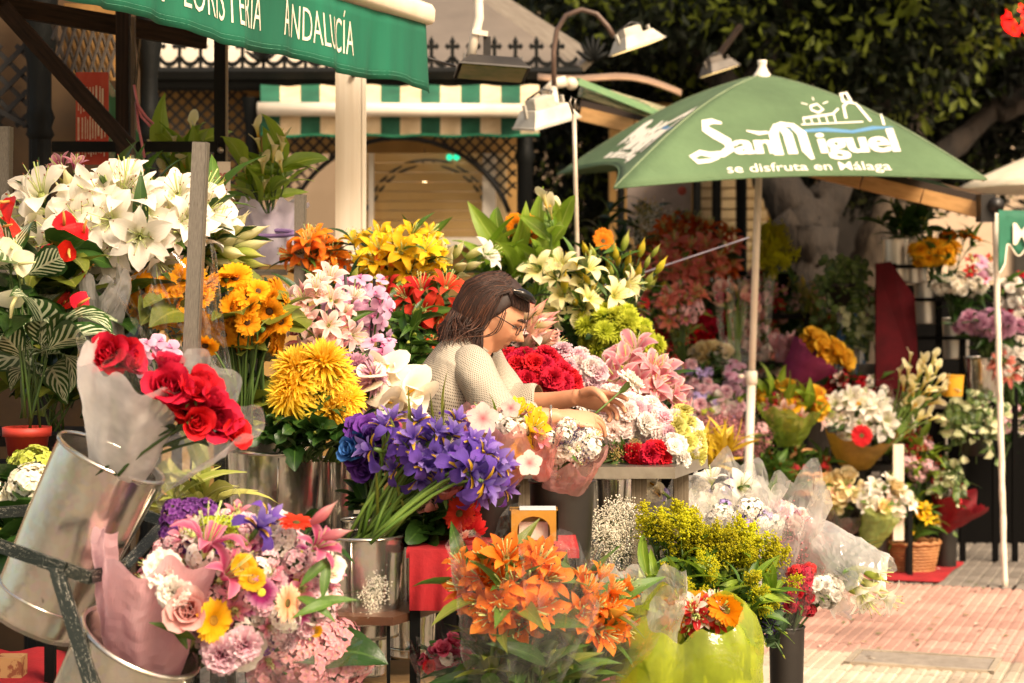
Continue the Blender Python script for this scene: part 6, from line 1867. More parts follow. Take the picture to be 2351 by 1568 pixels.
bunch('lisianthus_bunch', 'deep purple roses left of the irises', CAT, (845, 1030, 40, 42), 4.95, [('rose_purple', 4), ('rose_blue', 1)], 12, (860, 1190), s=.95, leaf='rose_leaf', nl=16, group=GA, seed=36)
bunch('rose_bunch', 'a few bright blue and red roses above the purple ones', CAT, (880, 990, 30, 14), 5.1, [('rose_blue', 2), ('rose_crimson', 1)], 5, (860, 1190), s=.8, group=GA, seed=37)
bunch('leafy_plant', 'nearly black leaves behind the iris stems', 'plant', (840, 1130, 34, 50), 4.98, [('bud_green', 1)], 4, (835, 1215), s=.3, leaf='rose_leaf', nl=34, ls=.9, lz=(0, .7), seed=38)
bunch('iris_bunch', 'fan of purple irises standing in the galvanised bucket', CAT, (1015, 1048, 148, 76), 4.85, [('iris', 1)], 25, (835, 1245), s=.98, leaf='iris_leaf', nl=16, ls=.5, lz=(.2, .9), group=GA, seed=39, rot=18, each_stem=True, lean=(.6, 0, .2), gs=.022, smat=STEM)
bunch('iris_bunch', 'two irises hanging low at the edge of the fan', CAT, (1090, 1085, 62, 40), 4.75, [('iris', 1)], 6, (850, 1245), s=1.05, group=GA, seed=40, each_stem=True, lean=(.9, 0, -.3), smat=STEM)
bunch('gerbera_bunch', 'red gerberas in the small dark pot', CAT, (1065, 1165, 25, 38), 4.85, [('gerb_red', 1)], 5, (1030, 1225), s=.95, group=GA, seed=41, lean=(.6, 0, 0))
bunch('gerbera_bunch', 'red gerbera drooping on a bent stem over the red step', CAT, (1085, 1225, 8, 6), 4.8, [('gerb_red_droop', 1)], 1, (1060, 1190), s=1.0, group=GA, seed=42, stem=False, camw=.15, up=0, lean=(.25, 0, -.9), jf=0)
bunch('gerbera_bunch', 'pale gerbera seen from behind under the pink rose', CAT, (1055, 1232, 6, 6), 4.82, [('gerb_peach', 1)], 1, (1040, 1200), s=.8, group=GA, seed=43, camw=-.3, lean=(-.3, 0, -.8), stem=False)
tubeobj('bent_stem', [at(1050, 1178, 4.83), at(1078, 1190, 4.8), at(1088, 1215, 4.8)], .004, STEM, bpy.data.objects['gerbera_bunch.001'], 6)
bunch('rose_bunch', 'large pink rose with a yellow edge beside the iris stems', CAT, (1020, 1160, 14, 16), 4.85, [('rose_pink', 1)], 2, (1010, 1260), s=1.15, leaf='rose_leaf', nl=12, ls=1.4, lz=(.2, .9), group=GA, seed=44, camw=.9)
bunch('leafy_plant', 'dark rose leaves hanging beside the buckets', 'plant', (985, 1210, 38, 50), 4.9, [('bud_green', 1)], 4, (1000, 1270), s=.3, leaf='rose_leaf', nl=26, ls=1.6, lz=(0, .8), seed=45)

# wrapped calla pots at the back
for k, (cx, cy, d, wm, lab, lab2) in enumerate(((618, 400, 6.95, paper('lilac_paper', '#e6deea', '#d6cade', .35), 'potted green callas in lilac paper beside the white post', ''), (425, 390, 7.05, paper('blush_paper', '#f0d0c4', '#e4bcb0', .35), 'potted callas in blush pink paper behind the dark post', ''))):
    r_, h_, b_ = bunch('calla_plant', lab, 'plant', (cx, cy - 40, 62 - 12 * k, 70), d, [('calla_tall', 1)], 9 - 3 * k, (cx, cy + 120), s=.85, leaf=['big_bright', 'lance_bright'], nl=22, ls=1.05, lz=(.05, .7), seed=50 + k, up=1.5, camw=.2, out=.6)
    wrap(r_, at(cx + 2, cy + 205, d), at(cx + 5, cy + 70, d), .07, .10, wm, 'paper_wrap', 5, .16, .30, .01, seed=6 + k, smooth=True, rim=.3)
    tubeobj('ribbon', [tuple(at(cx + 5 + 52 * math.cos(a), cy + 135 + 6 * math.sin(a), d - .1 - .03 * math.sin(a))) for a in np.linspace(0, 6.28, 20)], .008, paper('mauve_ribbon', '#9a7eb4', '#8468a0', .2), r_, 5)
o = thing('price_rail', 'steel rail below the lilac wrapped pot', 'rail', at(600, 625, 6.9)); bar('rail', at(500, 625, 6.9), at(660, 625, 6.9), .02, .02, STEEL, o)

# middle distance right of the florist
GM = 'bunches of cut flowers in the middle of the display'
bunch('lily_bunch', 'pink lilies and buds fanning out in front of the florist’s face', CAT, (1222, 762, 46, 62), 6.15, [('bud_pink', 4), ('lily_pale', .12), ('bud_rose', 1)], 34, (1140, 880), s=.95, leaf='lance', nl=6, group=GM, seed=60, lean=(.9, 0, .1), camw=.3)
bunch('carnation_bunch', 'dense bunch of red carnations under the florist’s arm', CAT, (1228, 862, 95, 46), 5.85, [('carn_red', 1)], 46, (1200, 980), s=1.12, leaf='grass', nl=4, ls=.4, group=GM, seed=61, rot=10, bulge=.7)
bunch('carnation_bunch', 'mauve and white striped carnations right of the red ones', CAT, (1322, 852, 58, 42), 5.95, [('carn_mauve', 3), ('carn_blush', 1.4)], 26, (1290, 980), s=1.05, group=GM, seed=62, rot=28)
bunch('carnation_bunch', 'heap of white and blush carnations on the work table', CAT, (1430, 965, 100, 55), 5.85, [('carn_blush', 3), ('carn_white', 3), ('carn_pink', .5)], 62, (1400, 1060), s=1.12, group=GM, seed=63, rot=15, bulge=.9, gs=.06, up=.8)
bunch('carnation_bunch', 'pink edged carnations at the right of the white heap', CAT, (1495, 985, 40, 40), 5.8, [('carn_pink', 1), ('carn_blush', .5)], 16, (1460, 1060), s=1.05, group=GM, seed=64, gs=.04)
bunch('carnation_bunch', 'pale yellow carnations hanging over the table corner', CAT, (1572, 1000, 28, 55), 5.85, [('carn_lime', 4), ('carn_white', 1)], 24, (1520, 1060), s=.95, group=GM, seed=65, rot=-20, gs=.04)
bunch('carnation_bunch', 'few red carnations lying at the front of the table', CAT, (1490, 1040, 42, 14), 5.65, [('carn_red', 1)], 8, (1440, 1062), s=1.0, group=GM, seed=66, gs=.03)
bunch('carnation_bunch', 'white carnations lying beside the red ones on the table', CAT, (1540, 1035, 30, 25), 5.68, [('carn_white', 1)], 8, (1500, 1062), s=1.0, group=GM, seed=67, gs=.03)
bunch('fern_bunch', 'cut green fern and heather lying along the table edge', 'plant', (1440, 1040, 62, 18), 5.66, [('wax', 1), ('wheat', 1)], 8, (1390, 1062), s=.35, leaf=['fern'], nl=60, ls=.5, lz=(0, 1), seed=68, lean=(.8, 0, 0))
bunch('lily_bunch', 'wide open pink stargazer lilies right of the work table', CAT, (1465, 890, 98, 62), 6.6, [('lily_pink', 1)], 11, (1460, 1030), s=1.3, leaf='lance_dark', nl=14, group=GM, seed=69, jf=.4, split=True)
bunch('lily_bunch', 'cream lilies behind the crank rod', CAT, (1320, 660, 108, 66), 7.2, [('lily_cream', 5), ('bud_yellow', 3)], 11, (1330, 860), s=1.15, leaf=['lance', 'lance_dark'], nl=50, group=GM, seed=70, jf=.35, lz=(0, .9))
bunch('lily_bunch', 'yellow green lily buds above the cream lilies', CAT, (1400, 610, 120, 55), 7.5, [('bud_yellow', 2), ('bud_green', 2)], 26, (1380, 840), s=1.0, leaf=['lance', 'lance_dark'], nl=40, group=GM, seed=71, up=1.2, lz=(0, .8))
bunch('spider_mum_bunch', 'lime green chrysanthemums behind the red carnations', CAT, (1418, 772, 82, 62), 7.1, [('mum_lime', 1)], 24, (1410, 940), s=1.0, leaf='mum_leaf', nl=30, group=GM, seed=72, rot=25)
bunch('calla_bunch', 'tall callas standing above the orange gerberas', CAT, (1272, 470, 34, 48), 7.4, [('calla_tall', 1)], 4, (1240, 720), s=.95, leaf='big_bright', nl=12, ls=.9, lz=(.2, .9), group=GM, seed=73, up=1.6, camw=.1, each_stem=True)
bunch('leafy_plant', 'big bright green leaves behind the florist’s head', 'plant', (1190, 610, 110, 62), 7.5, [('bud_green', 1)], 10, (1190, 800), s=.5, leaf=['big_bright', 'lance_bright', 'lance_dark'], nl=60, ls=1.1, lz=(0, .9), seed=74, up=1.)
bunch('gerbera_bunch', 'orange gerberas below the tall callas', CAT, (1195, 515, 25, 28), 7.5, [('gerb_orange', 1)], 5, (1220, 720), s=.85, group=GM, seed=75, camw=.8)
bunch('gerbera_bunch', 'orange gerberas right of the crank rod', CAT, (1385, 548, 14, 22), 7.6, [('gerb_orange', 1)], 3, (1340, 720), s=.8, group=GM, seed=76)
for k, (px, py, w) in enumerate(((1345, 800, 90), (1310, 790, 60), (1430, 860, 120))):
    bucket('galvanised_bucket', ['galvanised bucket under the cream lilies', 'galvanised can behind the crank handle', 'galvanised bucket under the lime chrysanthemums'][k], 'bucket', px, py, 7.25, w, 120, taper=.85, group='galvanised buckets')

# bouquets in the dark buckets
r_, h_, b_ = bunch('spring_bouquet', 'yellow and pink spring bouquet in hibiscus print film', 'bouquet', (1160, 1000, 80, 62), 4.98, [('daffodil', 4), ('tulip_yellow', 2), ('tulip_mauve', 1.5), ('alstro_pink', 2), ('filler_white', 1), ('gypsophila', .7)], 30, (1130, 1120), s=.9, ks={'gypsophila': .4}, leaf='lance_bright', nl=14, ls=.7, group=GB, seed=80)
wrap(r_, at(1125, 1125, 5.0), at(1165, 975, 4.98), .05, .115, PINKFILM, 'wrapper', seed=8, jag=.3, amp=.01)
for k, (px, py, s_) in enumerate(((1108, 962, .042), (1172, 938, .026), (1215, 1064, .034))):   # printed hibiscus flowers on the film
    b = MB(); q = at(px, py, 4.84)
    for j in range(5):
        b.grid(pet(s_, s_ * .9, 20, -5, ROUND_W, .1, 1, 5, 5, phi=j * 1.2566), 0, frame((0.1, -1, .2), q))
    b.build('printed_hibiscus', petal('hibiscus_print', '#d87a86', '#f2d8d0', '#f4e0d8', trans=.5), r_)
r_, h_, b_ = bunch('white_bouquet', 'white freesia and statice bouquet in pink tissue', 'bouquet', (1308, 1018, 58, 36), 5.02, [('filler_white', 4), ('alstro_white', 3), ('lavender', 1.4), ('rose_white', 1)], 26, (1300, 1105), s=.8, ks={'lavender': .5, 'rose_white': .7}, leaf='lance', nl=4, ls=.5, group=GB, seed=81)
wrap(r_, at(1300, 1112, 5.05), at(1305, 1030, 5.0), .055, .095, PINKFILM, 'tissue_wrapper', seed=9, jag=.35, amp=.012)
wrap(r_, at(1240, 1100, 4.98), at(1250, 985, 4.95), .02, .05, PINKFILM, 'tissue_wrapper', seed=10, jag=.3, amp=.01)

# foreground: white wrapped red roses in the tilted bucket
r_, h_, b_ = bunch('rose_bouquet', 'red roses wrapped in white paper in the tilted bucket', 'bouquet', (440, 935, 112, 34), 4.12, [('rose_red', 1)], 10, (260, 1090), s=.95, leaf='rose_leaf', nl=10, ls=.8, group=GB, seed=82, rot=40, lean=(.6, -.2, .3), bulge=.6)
wrap(r_, at(270, 1120, 4.22), at(330, 830, 4.12), .055, .125, film('wrap_sheet', (.97, .95, .92, 1), .72, .2, .12, .3, (.95, .92, .88, 1)), 'paper_wrap', 5, .08, .12, .008, arc=(.36, .93), seed=12, smooth=True)
wrap(r_, at(300, 1110, 4.2), at(452, 915, 4.05), .06, .135, CELLO_W, 'cellophane_wrap', 6, .12, .16, .010, seed=13, arc=(.88, 1.30))
wrap(r_, at(275, 1110, 4.25), at(320, 800, 4.22), .06, .12, CELLO, 'cellophane_wrap', 6, .10, .2, .010, seed=14)
bunch('rose_bouquet', 'single red rose peeping over the white paper fold', 'bouquet', (262, 820, 26, 12), 4.2, [('rose_red', 1)], 3, (270, 1000), s=.9, group=GB, seed=83)
# foreground: mixed pink bouquet
r_, h_, b_ = bunch('mixed_bouquet', 'mixed pink bouquet spilling out of the bottom bucket', 'bouquet', (560, 1345, 215, 155), 4.15,
    [('filler_pink', 4), ('filler_white', 3), ('alstro_pink', 3), ('daisy_magenta', 2), ('daisy_yellow', 1.5), ('carn_pink', 3), ('rose_white', 1), ('alstro_white', 2), ('statice', 1)], 125, (400, 1560), s=.84, leaf=['lance', 'rose_leaf'], nl=16, ls=.8, group=GB, seed=84, rot=8, bulge=.5)
for k, (px, py, d, key, s_, n_, nm) in enumerate(((470, 1270, 3.98, 'lily_rose', 1.1, (.3, -.2, .92), 0), (505, 1330, 3.97, 'lily_rose', .9, (.75, -.4, .5), 0), (490, 1425, 3.96, 'gerb_yellow', 1.0, (.75, -.7, .05), 0), (432, 1400, 3.96, 'rose_pink', 1.05, (.1, -1, .15), 0), (590, 1215, 4.05, 'iris', 1.0, (.5, -.5, .7), 0),
        (610, 1195, 4.1, 'iris', .9, (.8, -.4, .6), 0), (680, 1200, 4.05, 'gerb_red', .8, (.1, -.3, .9), 0), (715, 1200, 4.0, 'bud_rose', .85, (.75, -.2, .6), 0), (742, 1235, 4.0, 'bud_rose', .8, (.85, -.3, .3), 0), (720, 1262, 4.02, 'lily_rose', .7, (.6, -.5, .5), 0),
        (375, 1310, 3.97, 'carn_white', 1.5, (-.1, -.9, .4), 0), (400, 1360, 3.95, 'carn_white', 1.3, (-.1, -1., .2), 0), (600, 1360, 3.95, 'daisy_magenta', 1.2, (.2, -1, .1), 0), (660, 1385, 3.96, 'gerb_peach', 1.0, (.9, -.5, .0), 0), (560, 1300, 3.97, 'daisy_yellow', 1.5, (.1, -.9, .5), 0), (580, 1330, 3.95, 'daisy_yellow', 1.5, (.1, -.9, .5), 0), (510, 1500, 3.98, 'carn_pink', 1.5, (.1, -1, -.1), 0), (560, 1480, 3.98, 'carn_pink', 1.3, (.4, -1, -.1), 0))):
    put_flower(key, r_, frame(Vector(n_), at(px, py, d) - loc_of(r_), k * 1.3, s_ * .88), random.Random(k), k < 2, fname(key))
for k in range(9):
    put_flower('statice', r_, frame(Vector((0, -.5, 1)), at(405 + (k % 4) * 22 + R.uniform(-6, 6), 1178 + (k // 4) * 24, 4.15) - loc_of(r_), k, 1.0), R, False, 'flower_head')
for k in range(8):
    put_flower('button_lime', r_, frame(Vector((.2, -.5, 1)), at(478 + (k % 4) * 18, 1205 + (k // 4) * 26, 4.08) - loc_of(r_), k, 1.0), R, False, 'flower_head')
for k in range(3):
    put_flower('gypsophila', r_, frame(Vector((.9, -.3, .2)), at(800 + k * 12, 1385 - k * 14, 4.15) - loc_of(r_), k, .36), R, False, 'flower_spray')
for k, (px, py) in enumerate(((680, 1370), (705, 1390), (690, 1345), (740, 1375), (430, 1490), (450, 1470), (770, 1385))):
    inst(LEAF['lance'][k % 2], 'leaf', r_, frame(Vector((.2, -.8, .6)), at(px, py, 3.98) - loc_of(r_), k * .7 + 4, .8))
wrap(r_, at(330, 1590, 4.12), at(375, 1250, 4.06), .07, .14, paper('pink_tissue', '#f8ccd2', '#f2bac2', .65), 'paper_wrap', 5, .10, .18, .010, arc=(.40, .92), seed=15)
wrap(r_, at(470, 1620, 4.12), at(770, 1455, 4.02), .06, .10, CELLO, 'cellophane_wrap', 7, .12, .2, .012, seed=16)
bunch('hydrangea_bunch', 'dusty pink hydrangeas at the bottom edge under the mixed bouquet', CAT, (700, 1515, 105, 62), 4.55, [('hydrangea_pink', 1)], 10, (700, 1700), s=.95, leaf=['heart', 'rose_leaf'], nl=18, ls=.8, group=GA, seed=85)
bunch('hydrangea_bunch', 'white hydrangeas beside the terracotta pot', CAT, (40, 1130, 58, 30), 4.8, [('hydrangea_white', 1)], 5, (30, 1250), s=.85, leaf='heart', nl=8, ls=.7, group=GA, seed=86)
bunch('hydrangea_bunch', 'lime green hydrangea behind the white ones', CAT, (65, 1072, 30, 8), 4.9, [('hydrangea_lime', 1)], 3, (60, 1250), s=.9, group=GA, seed=87)
bunch('leafy_plant', 'dark green leaves under the stand beside the tilted bucket', 'plant', (40, 1235, 60, 40), 4.75, [('bud_green', 1)], 5, (40, 1330), s=.3, leaf=['heart', 'lance_dark'], nl=20, ls=.9, lz=(0, .7), seed=88)
r_, h_, b_ = bunch('variegated_plant', 'variegated leaf plant in clear cellophane between the buckets', 'plant', (440, 1140, 70, 34), 4.85, [('bud_green', 1)], 4, (440, 1290), s=.4, leaf='vari', nl=20, ls=.9, lz=(0, .8), seed=89)
wrap(r_, at(450, 1290, 4.85), at(455, 1095, 4.75), .03, .12, CELLO, 'cellophane_wrap', 6, .1, .25, .012, seed=17)
bunch('leafy_plant', 'leafy stems behind the mixed bouquet', 'plant', (640, 1250, 140, 60), 4.6, [('bud_green', 1)], 6, (600, 1450), s=.3, leaf=['lance_dark', 'rose_leaf'], nl=40, ls=1., lz=(0, .8), seed=90)

# foreground: orange lilies in cellophane
r_, h_, b_ = bunch('lily_bouquet', 'orange lilies in clear cellophane at the bottom of the picture', 'bouquet', (1180, 1352, 100, 84), 4.5, [('lily_orange', 5), ('lily_orange_open', 1), ('bud_orange', .6)], 15, (1180, 1700), s=1.15, leaf=['lance_olive', 'lance'], nl=60, ls=1.4, lz=(.15, .95), group=GB, seed=91, each_stem=True, split=True, gs=.05, camw=.9)
bunch('lily_leaves', '', '', (1200, 1520, 110, 80), 4.52, [('bud_green', 1)], 10, (1190, 1700), s=.3, leaf=['lance_olive', 'lance', 'lance_dark'], nl=60, ls=1.25, lz=(0, .7), root=r_, seed=188, up=1.2)
bunch('lily_buds', '', '', (1130, 1285, 30, 20), 4.5, [('bud_yellow', 1)], 4, (1160, 1400), s=.9, root=r_, seed=92, up=1.4)
wrap(r_, at(1165, 1660, 4.5), at(1225, 1270, 4.42), .08, .185, CELLO, 'cellophane_wrap', 7, .10, .22, .014, seed=18)
wrap(r_, at(1240, 1520, 4.35), at(1320, 1240, 4.32), .03, .10, CELLO, 'cellophane_wrap', 5, .15, .3, .014, seed=19, arc=(.5, 1.05))
r_, h_, b_ = bunch('lily_bouquet', 'paler orange lilies under film beside the lime wrapped bouquet', 'bouquet', (1370, 1400, 72, 62), 4.55, [('lily_orange', 4), ('bud_orange', 2)], 15, (1260, 1700), s=.95, leaf=['lance_olive', 'lance'], nl=46, ls=1.5, lz=(.2, .95), group=GB, seed=93, lean=(.6, 0, 0), each_stem=True, gs=.05)
bunch('lily_leaves', '', '', (1350, 1520, 80, 60), 4.57, [('bud_green', 1)], 8, (1290, 1700), s=.3, leaf=['lance_olive', 'lance'], nl=40, ls=1.25, lz=(0, .7), root=r_, seed=189, up=1.2)
wrap(r_, at(1270, 1650, 4.55), at(1400, 1350, 4.42), .07, .15, CELLO, 'cellophane_wrap', 6, .10, .22, .014, seed=20)
bunch('rose_bunch', 'small crimson roses in film under the brown board', CAT, (1025, 1515, 45, 35), 4.75, [('rose_crimson', 3), ('carn_white', .7), ('carn_red', .7)], 16, (1020, 1650), s=.62, leaf='rose_leaf', nl=14, group=GB, seed=94)
wrap(bpy.data.objects['rose_bunch.002'] if 'rose_bunch.002' in bpy.data.objects else None, at(1025, 1640, 4.75), at(1015, 1480, 4.68), .03, .08, CELLO, 'cellophane_wrap', 6, .1, .3, .012, seed=21)
r_, h_, b_ = bunch('lime_bouquet', 'bouquet in shiny lime green and yellow film at the bottom edge', 'bouquet', (1612, 1408, 68, 26), 4.72, [('alstro_red', 3), ('alstro_white', 2), ('gerb_orange', 1), ('daisy_yellow', 1), ('filler_red', .5)], 30, (1590, 1640), s=.9, leaf='lance_bright', nl=10, ls=.7, group=GB, seed=95)
wrap(r_, at(1585, 1730, 4.7), at(1582, 1405, 4.58), .10, .20, LIMEFILM, 'film_wrap', 5, .06, .10, .013, seed=22, smooth=True, power=.55, rim=-.38)
wrap(r_, at(1480, 1640, 4.72), at(1470, 1350, 4.62), .05, .11, CELLO_W, 'film_wrap', 5, .08, .2, .012, seed=23)
wrap(r_, at(1440, 1700, 4.72), at(1410, 1500, 4.66), .04, .05, PINKFILM2, 'film_wrap', 5, .08, .1, .008, seed=24)
r_, h_, b_ = bunch('goldenrod_bunch', 'wide bunch of yellow goldenrod with leafy stems', CAT, (1640, 1240, 168, 46), 5.3, [('goldenrod', 1)], 40, (1640, 1560), s=.66, leaf=['lance', 'lance_bright', 'lance_olive'], nl=190, ls=.72, lz=(.0, .7), group=GA, seed=96, rot=14, up=1.2, camw=.25, out=.7, gs=.06)
bunch('goldenrod_leaves', '', '', (1660, 1352, 165, 78), 5.2, [('goldenrod', 1)], 16, (1640, 1580), s=.5, leaf=['lance', 'lance_bright', 'lance_bright'], nl=150, ls=.8, lz=(0, .6), root=r_, seed=187, up=.9)
bunch('limonium_bunch', 'dark blue limonium showing under the goldenrod', CAT, (1740, 1440, 36, 50), 5.25, [('lavender', 1)], 6, (1700, 1560), s=.5, group=GA, seed=97, lean=(.5, 0, -.3))
bunch('eucalyptus_spray', 'round leaved eucalyptus hanging beside the black bucket', 'plant', (1775, 1450, 40, 60), 5.25, [('bud_green', 1)], 9, (1700, 1380), s=.2, leaf='round', nl=70, ls=1.0, lz=(0, .6), seed=98, lean=(.2, 0, -1))
bunch('eucalyptus_spray', 'eucalyptus tips above the goldenrod', 'plant', (1520, 1195, 20, 22), 5.3, [('bud_green', 1)], 3, (1530, 1300), s=.2, leaf='round', nl=14, ls=1.1, lz=(0, .6), seed=99)
bunch('gypsophila_bunch', 'cloud of white gypsophila under the table edge', CAT, (1412, 1232, 46, 58), 5.35, [('gypsophila', 1)], 12, (1430, 1420), s=.62, group=GA, seed=100, camw=.2, up=1.)
bunch('leafy_plant', 'green leaves between the gypsophila and the goldenrod', 'plant', (1500, 1350, 60, 40), 5.2, [('bud_green', 1)], 4, (1500, 1450), s=.3, leaf=['lance_bright', 'lance'], nl=24, ls=.9, lz=(0, .8), seed=101)

# cellophane bunches right of the table
GC_ = 'cellophane wrapped bunches at the pavement edge'
r_, h_, b_ = bunch('wrapped_bunch', 'white lilies and lilac statice in frosted cellophane under the table corner', 'bouquet', (1660, 1145, 70, 40), 6.2, [('lily_white', 2), ('statice_lilac', 2), ('filler_white', 2)], 20, (1650, 1330), s=.8, leaf='lance', nl=6, group=GC_, seed=102)
wrap(r_, at(1650, 1340, 6.2), at(1680, 1100, 6.1), .06, .16, CELLO_W, 'cellophane_wrap', 6, .12, .3, .016, seed=25)
r_, h_, b_ = bunch('wrapped_bunch', 'blush carnations in frosted cellophane beside the goldenrod', 'bouquet', (1800, 1195, 62, 34), 6.15, [('carn_blush', 3), ('carn_pink', 1)], 24, (1790, 1400), s=.85, leaf='lance', nl=8, group=GC_, seed=103, rot=15)
wrap(r_, at(1790, 1400, 6.15), at(1790, 1130, 6.05), .05, .15, CELLO_W, 'cellophane_wrap', 6, .12, .32, .016, seed=26)
r_, h_, b_ = bunch('wrapped_bunch', 'white flowers under bright crinkled film in front of the blush carnations', 'bouquet', (1700, 1190, 80, 30), 5.9, [('filler_white', 2), ('carn_white', 2), ('statice_lilac', 1)], 20, (1690, 1350), s=.8, group=GC_, seed=104)
wrap(r_, at(1690, 1360, 5.9), at(1700, 1150, 5.85), .07, .14, CELLO_W, 'cellophane_wrap', 6, .12, .3, .014, seed=27)
r_, h_, b_ = bunch('wrapped_bunch', 'red carnations in clear film in the slim black bucket', 'bouquet', (1838, 1350, 28, 52), 5.95, [('filler_red', 3), ('carn_red', 2)], 22, (1808, 1445), s=.72, leaf='lance', nl=6, ls=.5, group=GC_, seed=105)
wrap(r_, at(1808, 1448, 5.95), at(1845, 1300, 5.9), .025, .065, CELLO, 'cellophane_wrap', 6, .1, .2, .01, seed=28)
r_, h_, b_ = bunch('wrapped_bunch', 'white spray carnations leaning right in the slim black bucket', 'bouquet', (1895, 1355, 34, 30), 5.95, [('carn_white', 2), ('filler_white', 1)], 15, (1812, 1445), s=.7, leaf='lance', nl=14, ls=.5, group=GC_, seed=106)
r_, h_, b_ = bunch('wrapped_bunch', 'lily bud bunch in a long frosted sleeve hanging over the paving', 'bouquet', (1985, 1335, 40, 45), 6.05, [('bud_white', 2), ('lily_white', 1), ('bud_green', 1)], 9, (1850, 1260), s=1.0, leaf='lance', nl=6, group=GC_, seed=107, lean=(1.3, 0, -.6), up=0)
wrap(r_, at(1845, 1215, 6.1), at(1990, 1350, 6.0), .06, .125, CELLO_W, 'cellophane_sleeve', 5, .07, .16, .012, seed=29)
bunch('wrapped_bunch', 'dark waxflower stems between the frosted sleeves', 'bouquet', (1840, 1270, 40, 60), 6.1, [('wax', 1)], 10, (1800, 1420), s=.8, leaf='fern', nl=20, ls=.6, group=GC_, seed=108)
bunch('calla_bunch', 'pale calla showing between the table legs', CAT, (1515, 1120, 14, 20), 6.1, [('calla', 1)], 2, (1490, 1250), s=.9, group=GM, seed=109, up=1.)
wrap(bunch('wrapped_bunch', 'pale lilac flowers in film behind the table legs', 'bouquet', (1540, 1170, 50, 40), 6.2, [('statice_lilac', 1), ('filler_white', 2)], 14, (1540, 1330), s=.9, group=GC_, seed=110)[0], at(1540, 1330, 6.2), at(1540, 1130, 6.15), .05, .11, CELLO_W, 'cellophane_wrap', 6, .1, .3, .014, seed=30)

# ------------------------------------------------------------------ the next stall
GN = 'bunches on the next stall'
BACK[0] = 1
bunch('lily_bunch', 'rust orange lilies at the top of the next stall', CAT, (1560, 560, 72, 55), 11.2, [('lily_rust', 1)], 16, (1560, 760), s=1.35, leaf='lance_dark', nl=30, ls=1.3, group=GN, seed=120)
bunch('lily_bunch', 'salmon lilies below the rust ones', CAT, (1560, 620, 85, 60), 10.6, [('lily_salmon', 1), ('bud_yellow', .4)], 16, (1540, 800), s=1.3, leaf='lance', nl=30, ls=1.2, group=GN, seed=121)
bunch('lily_bunch', 'dull red lilies left of the umbrella pole', CAT, (1650, 590, 45, 50), 11.0, [('lily_salmon', 1), ('lily_rust', 1)], 9, (1640, 780), s=1.3, leaf='lance_dark', nl=20, ls=1.2, group=GN, seed=122)
bunch('gypsophila_bunch', 'greyish dried gypsophila behind the rust lilies', CAT, (1500, 560, 30, 60), 11.4, [('wheat', 1), ('gypsophila', 1)], 12, (1500, 760), s=1.2, group=GN, seed=123)
bunch('leafy_plant', 'dark fern foliage at the top of the next stall', 'plant', (1480, 540, 150, 70), 11.7, [('bud_green', 1)], 12, (1480, 760), s=.4, leaf='lance_dark', nl=120, ls=1.4, lz=(0, .9), seed=124, up=1.2)
bunch('leafy_plant', 'dark leaves under the salmon lilies', 'plant', (1560, 760, 200, 110), 10.8, [('bud_green', 1)], 14, (1560, 960), s=.4, leaf='lance_dark', nl=190, ls=1.5, lz=(0, .9), seed=125)
bunch('leafy_plant', 'dark ferny plants around the foot of the ficus trunk', 'plant', (1790, 720, 70, 90), 11.6, [('bud_green', 1)], 10, (1790, 900), s=.4, leaf=['lance_dark', 'lance_olive'], nl=150, ls=1.3, lz=(0, .9), seed=152, up=1.)
bunch('leafy_plant', 'olive leaved plants with red tips above the purple cone', 'plant', (1880, 740, 50, 40), 11.2, [('bud_red', 1)], 8, (1870, 900), s=.6, leaf=['lance_olive', 'lance_dark'], nl=90, ls=1.2, lz=(0, .9), seed=153, up=1.)
bunch('mixed_bunch', 'small orange and pink blooms tucked beside the ficus trunk', CAT, (1740, 690, 60, 60), 11.4, [('alstro_pink', 1), ('filler_pink', 1), ('alstro_red', 1), ('wheat', .6)], 24, (1740, 860), s=1.2, leaf='lance_olive', nl=60, lz=(0, .8), group=GN, seed=184)
bunch('mixed_bunch', 'peach and white blooms right of the umbrella pole', CAT, (1770, 830, 40, 34), 10.6, [('rose_pink', 1), ('filler_white', 1), ('carn_blush', 1)], 16, (1770, 940), s=1., leaf='lance_dark', nl=40, lz=(0, .8), group=GN, seed=185)
bunch('mixed_bunch', 'red ribboned blooms between the purple cone and the chair', CAT, (1925, 885, 40, 34), 10.4, [('carn_red', 1), ('filler_red', 1), ('lily_pale', .5)], 14, (1925, 990), s=1., leaf='lance_dark', nl=40, lz=(0, .8), group=GN, seed=186)
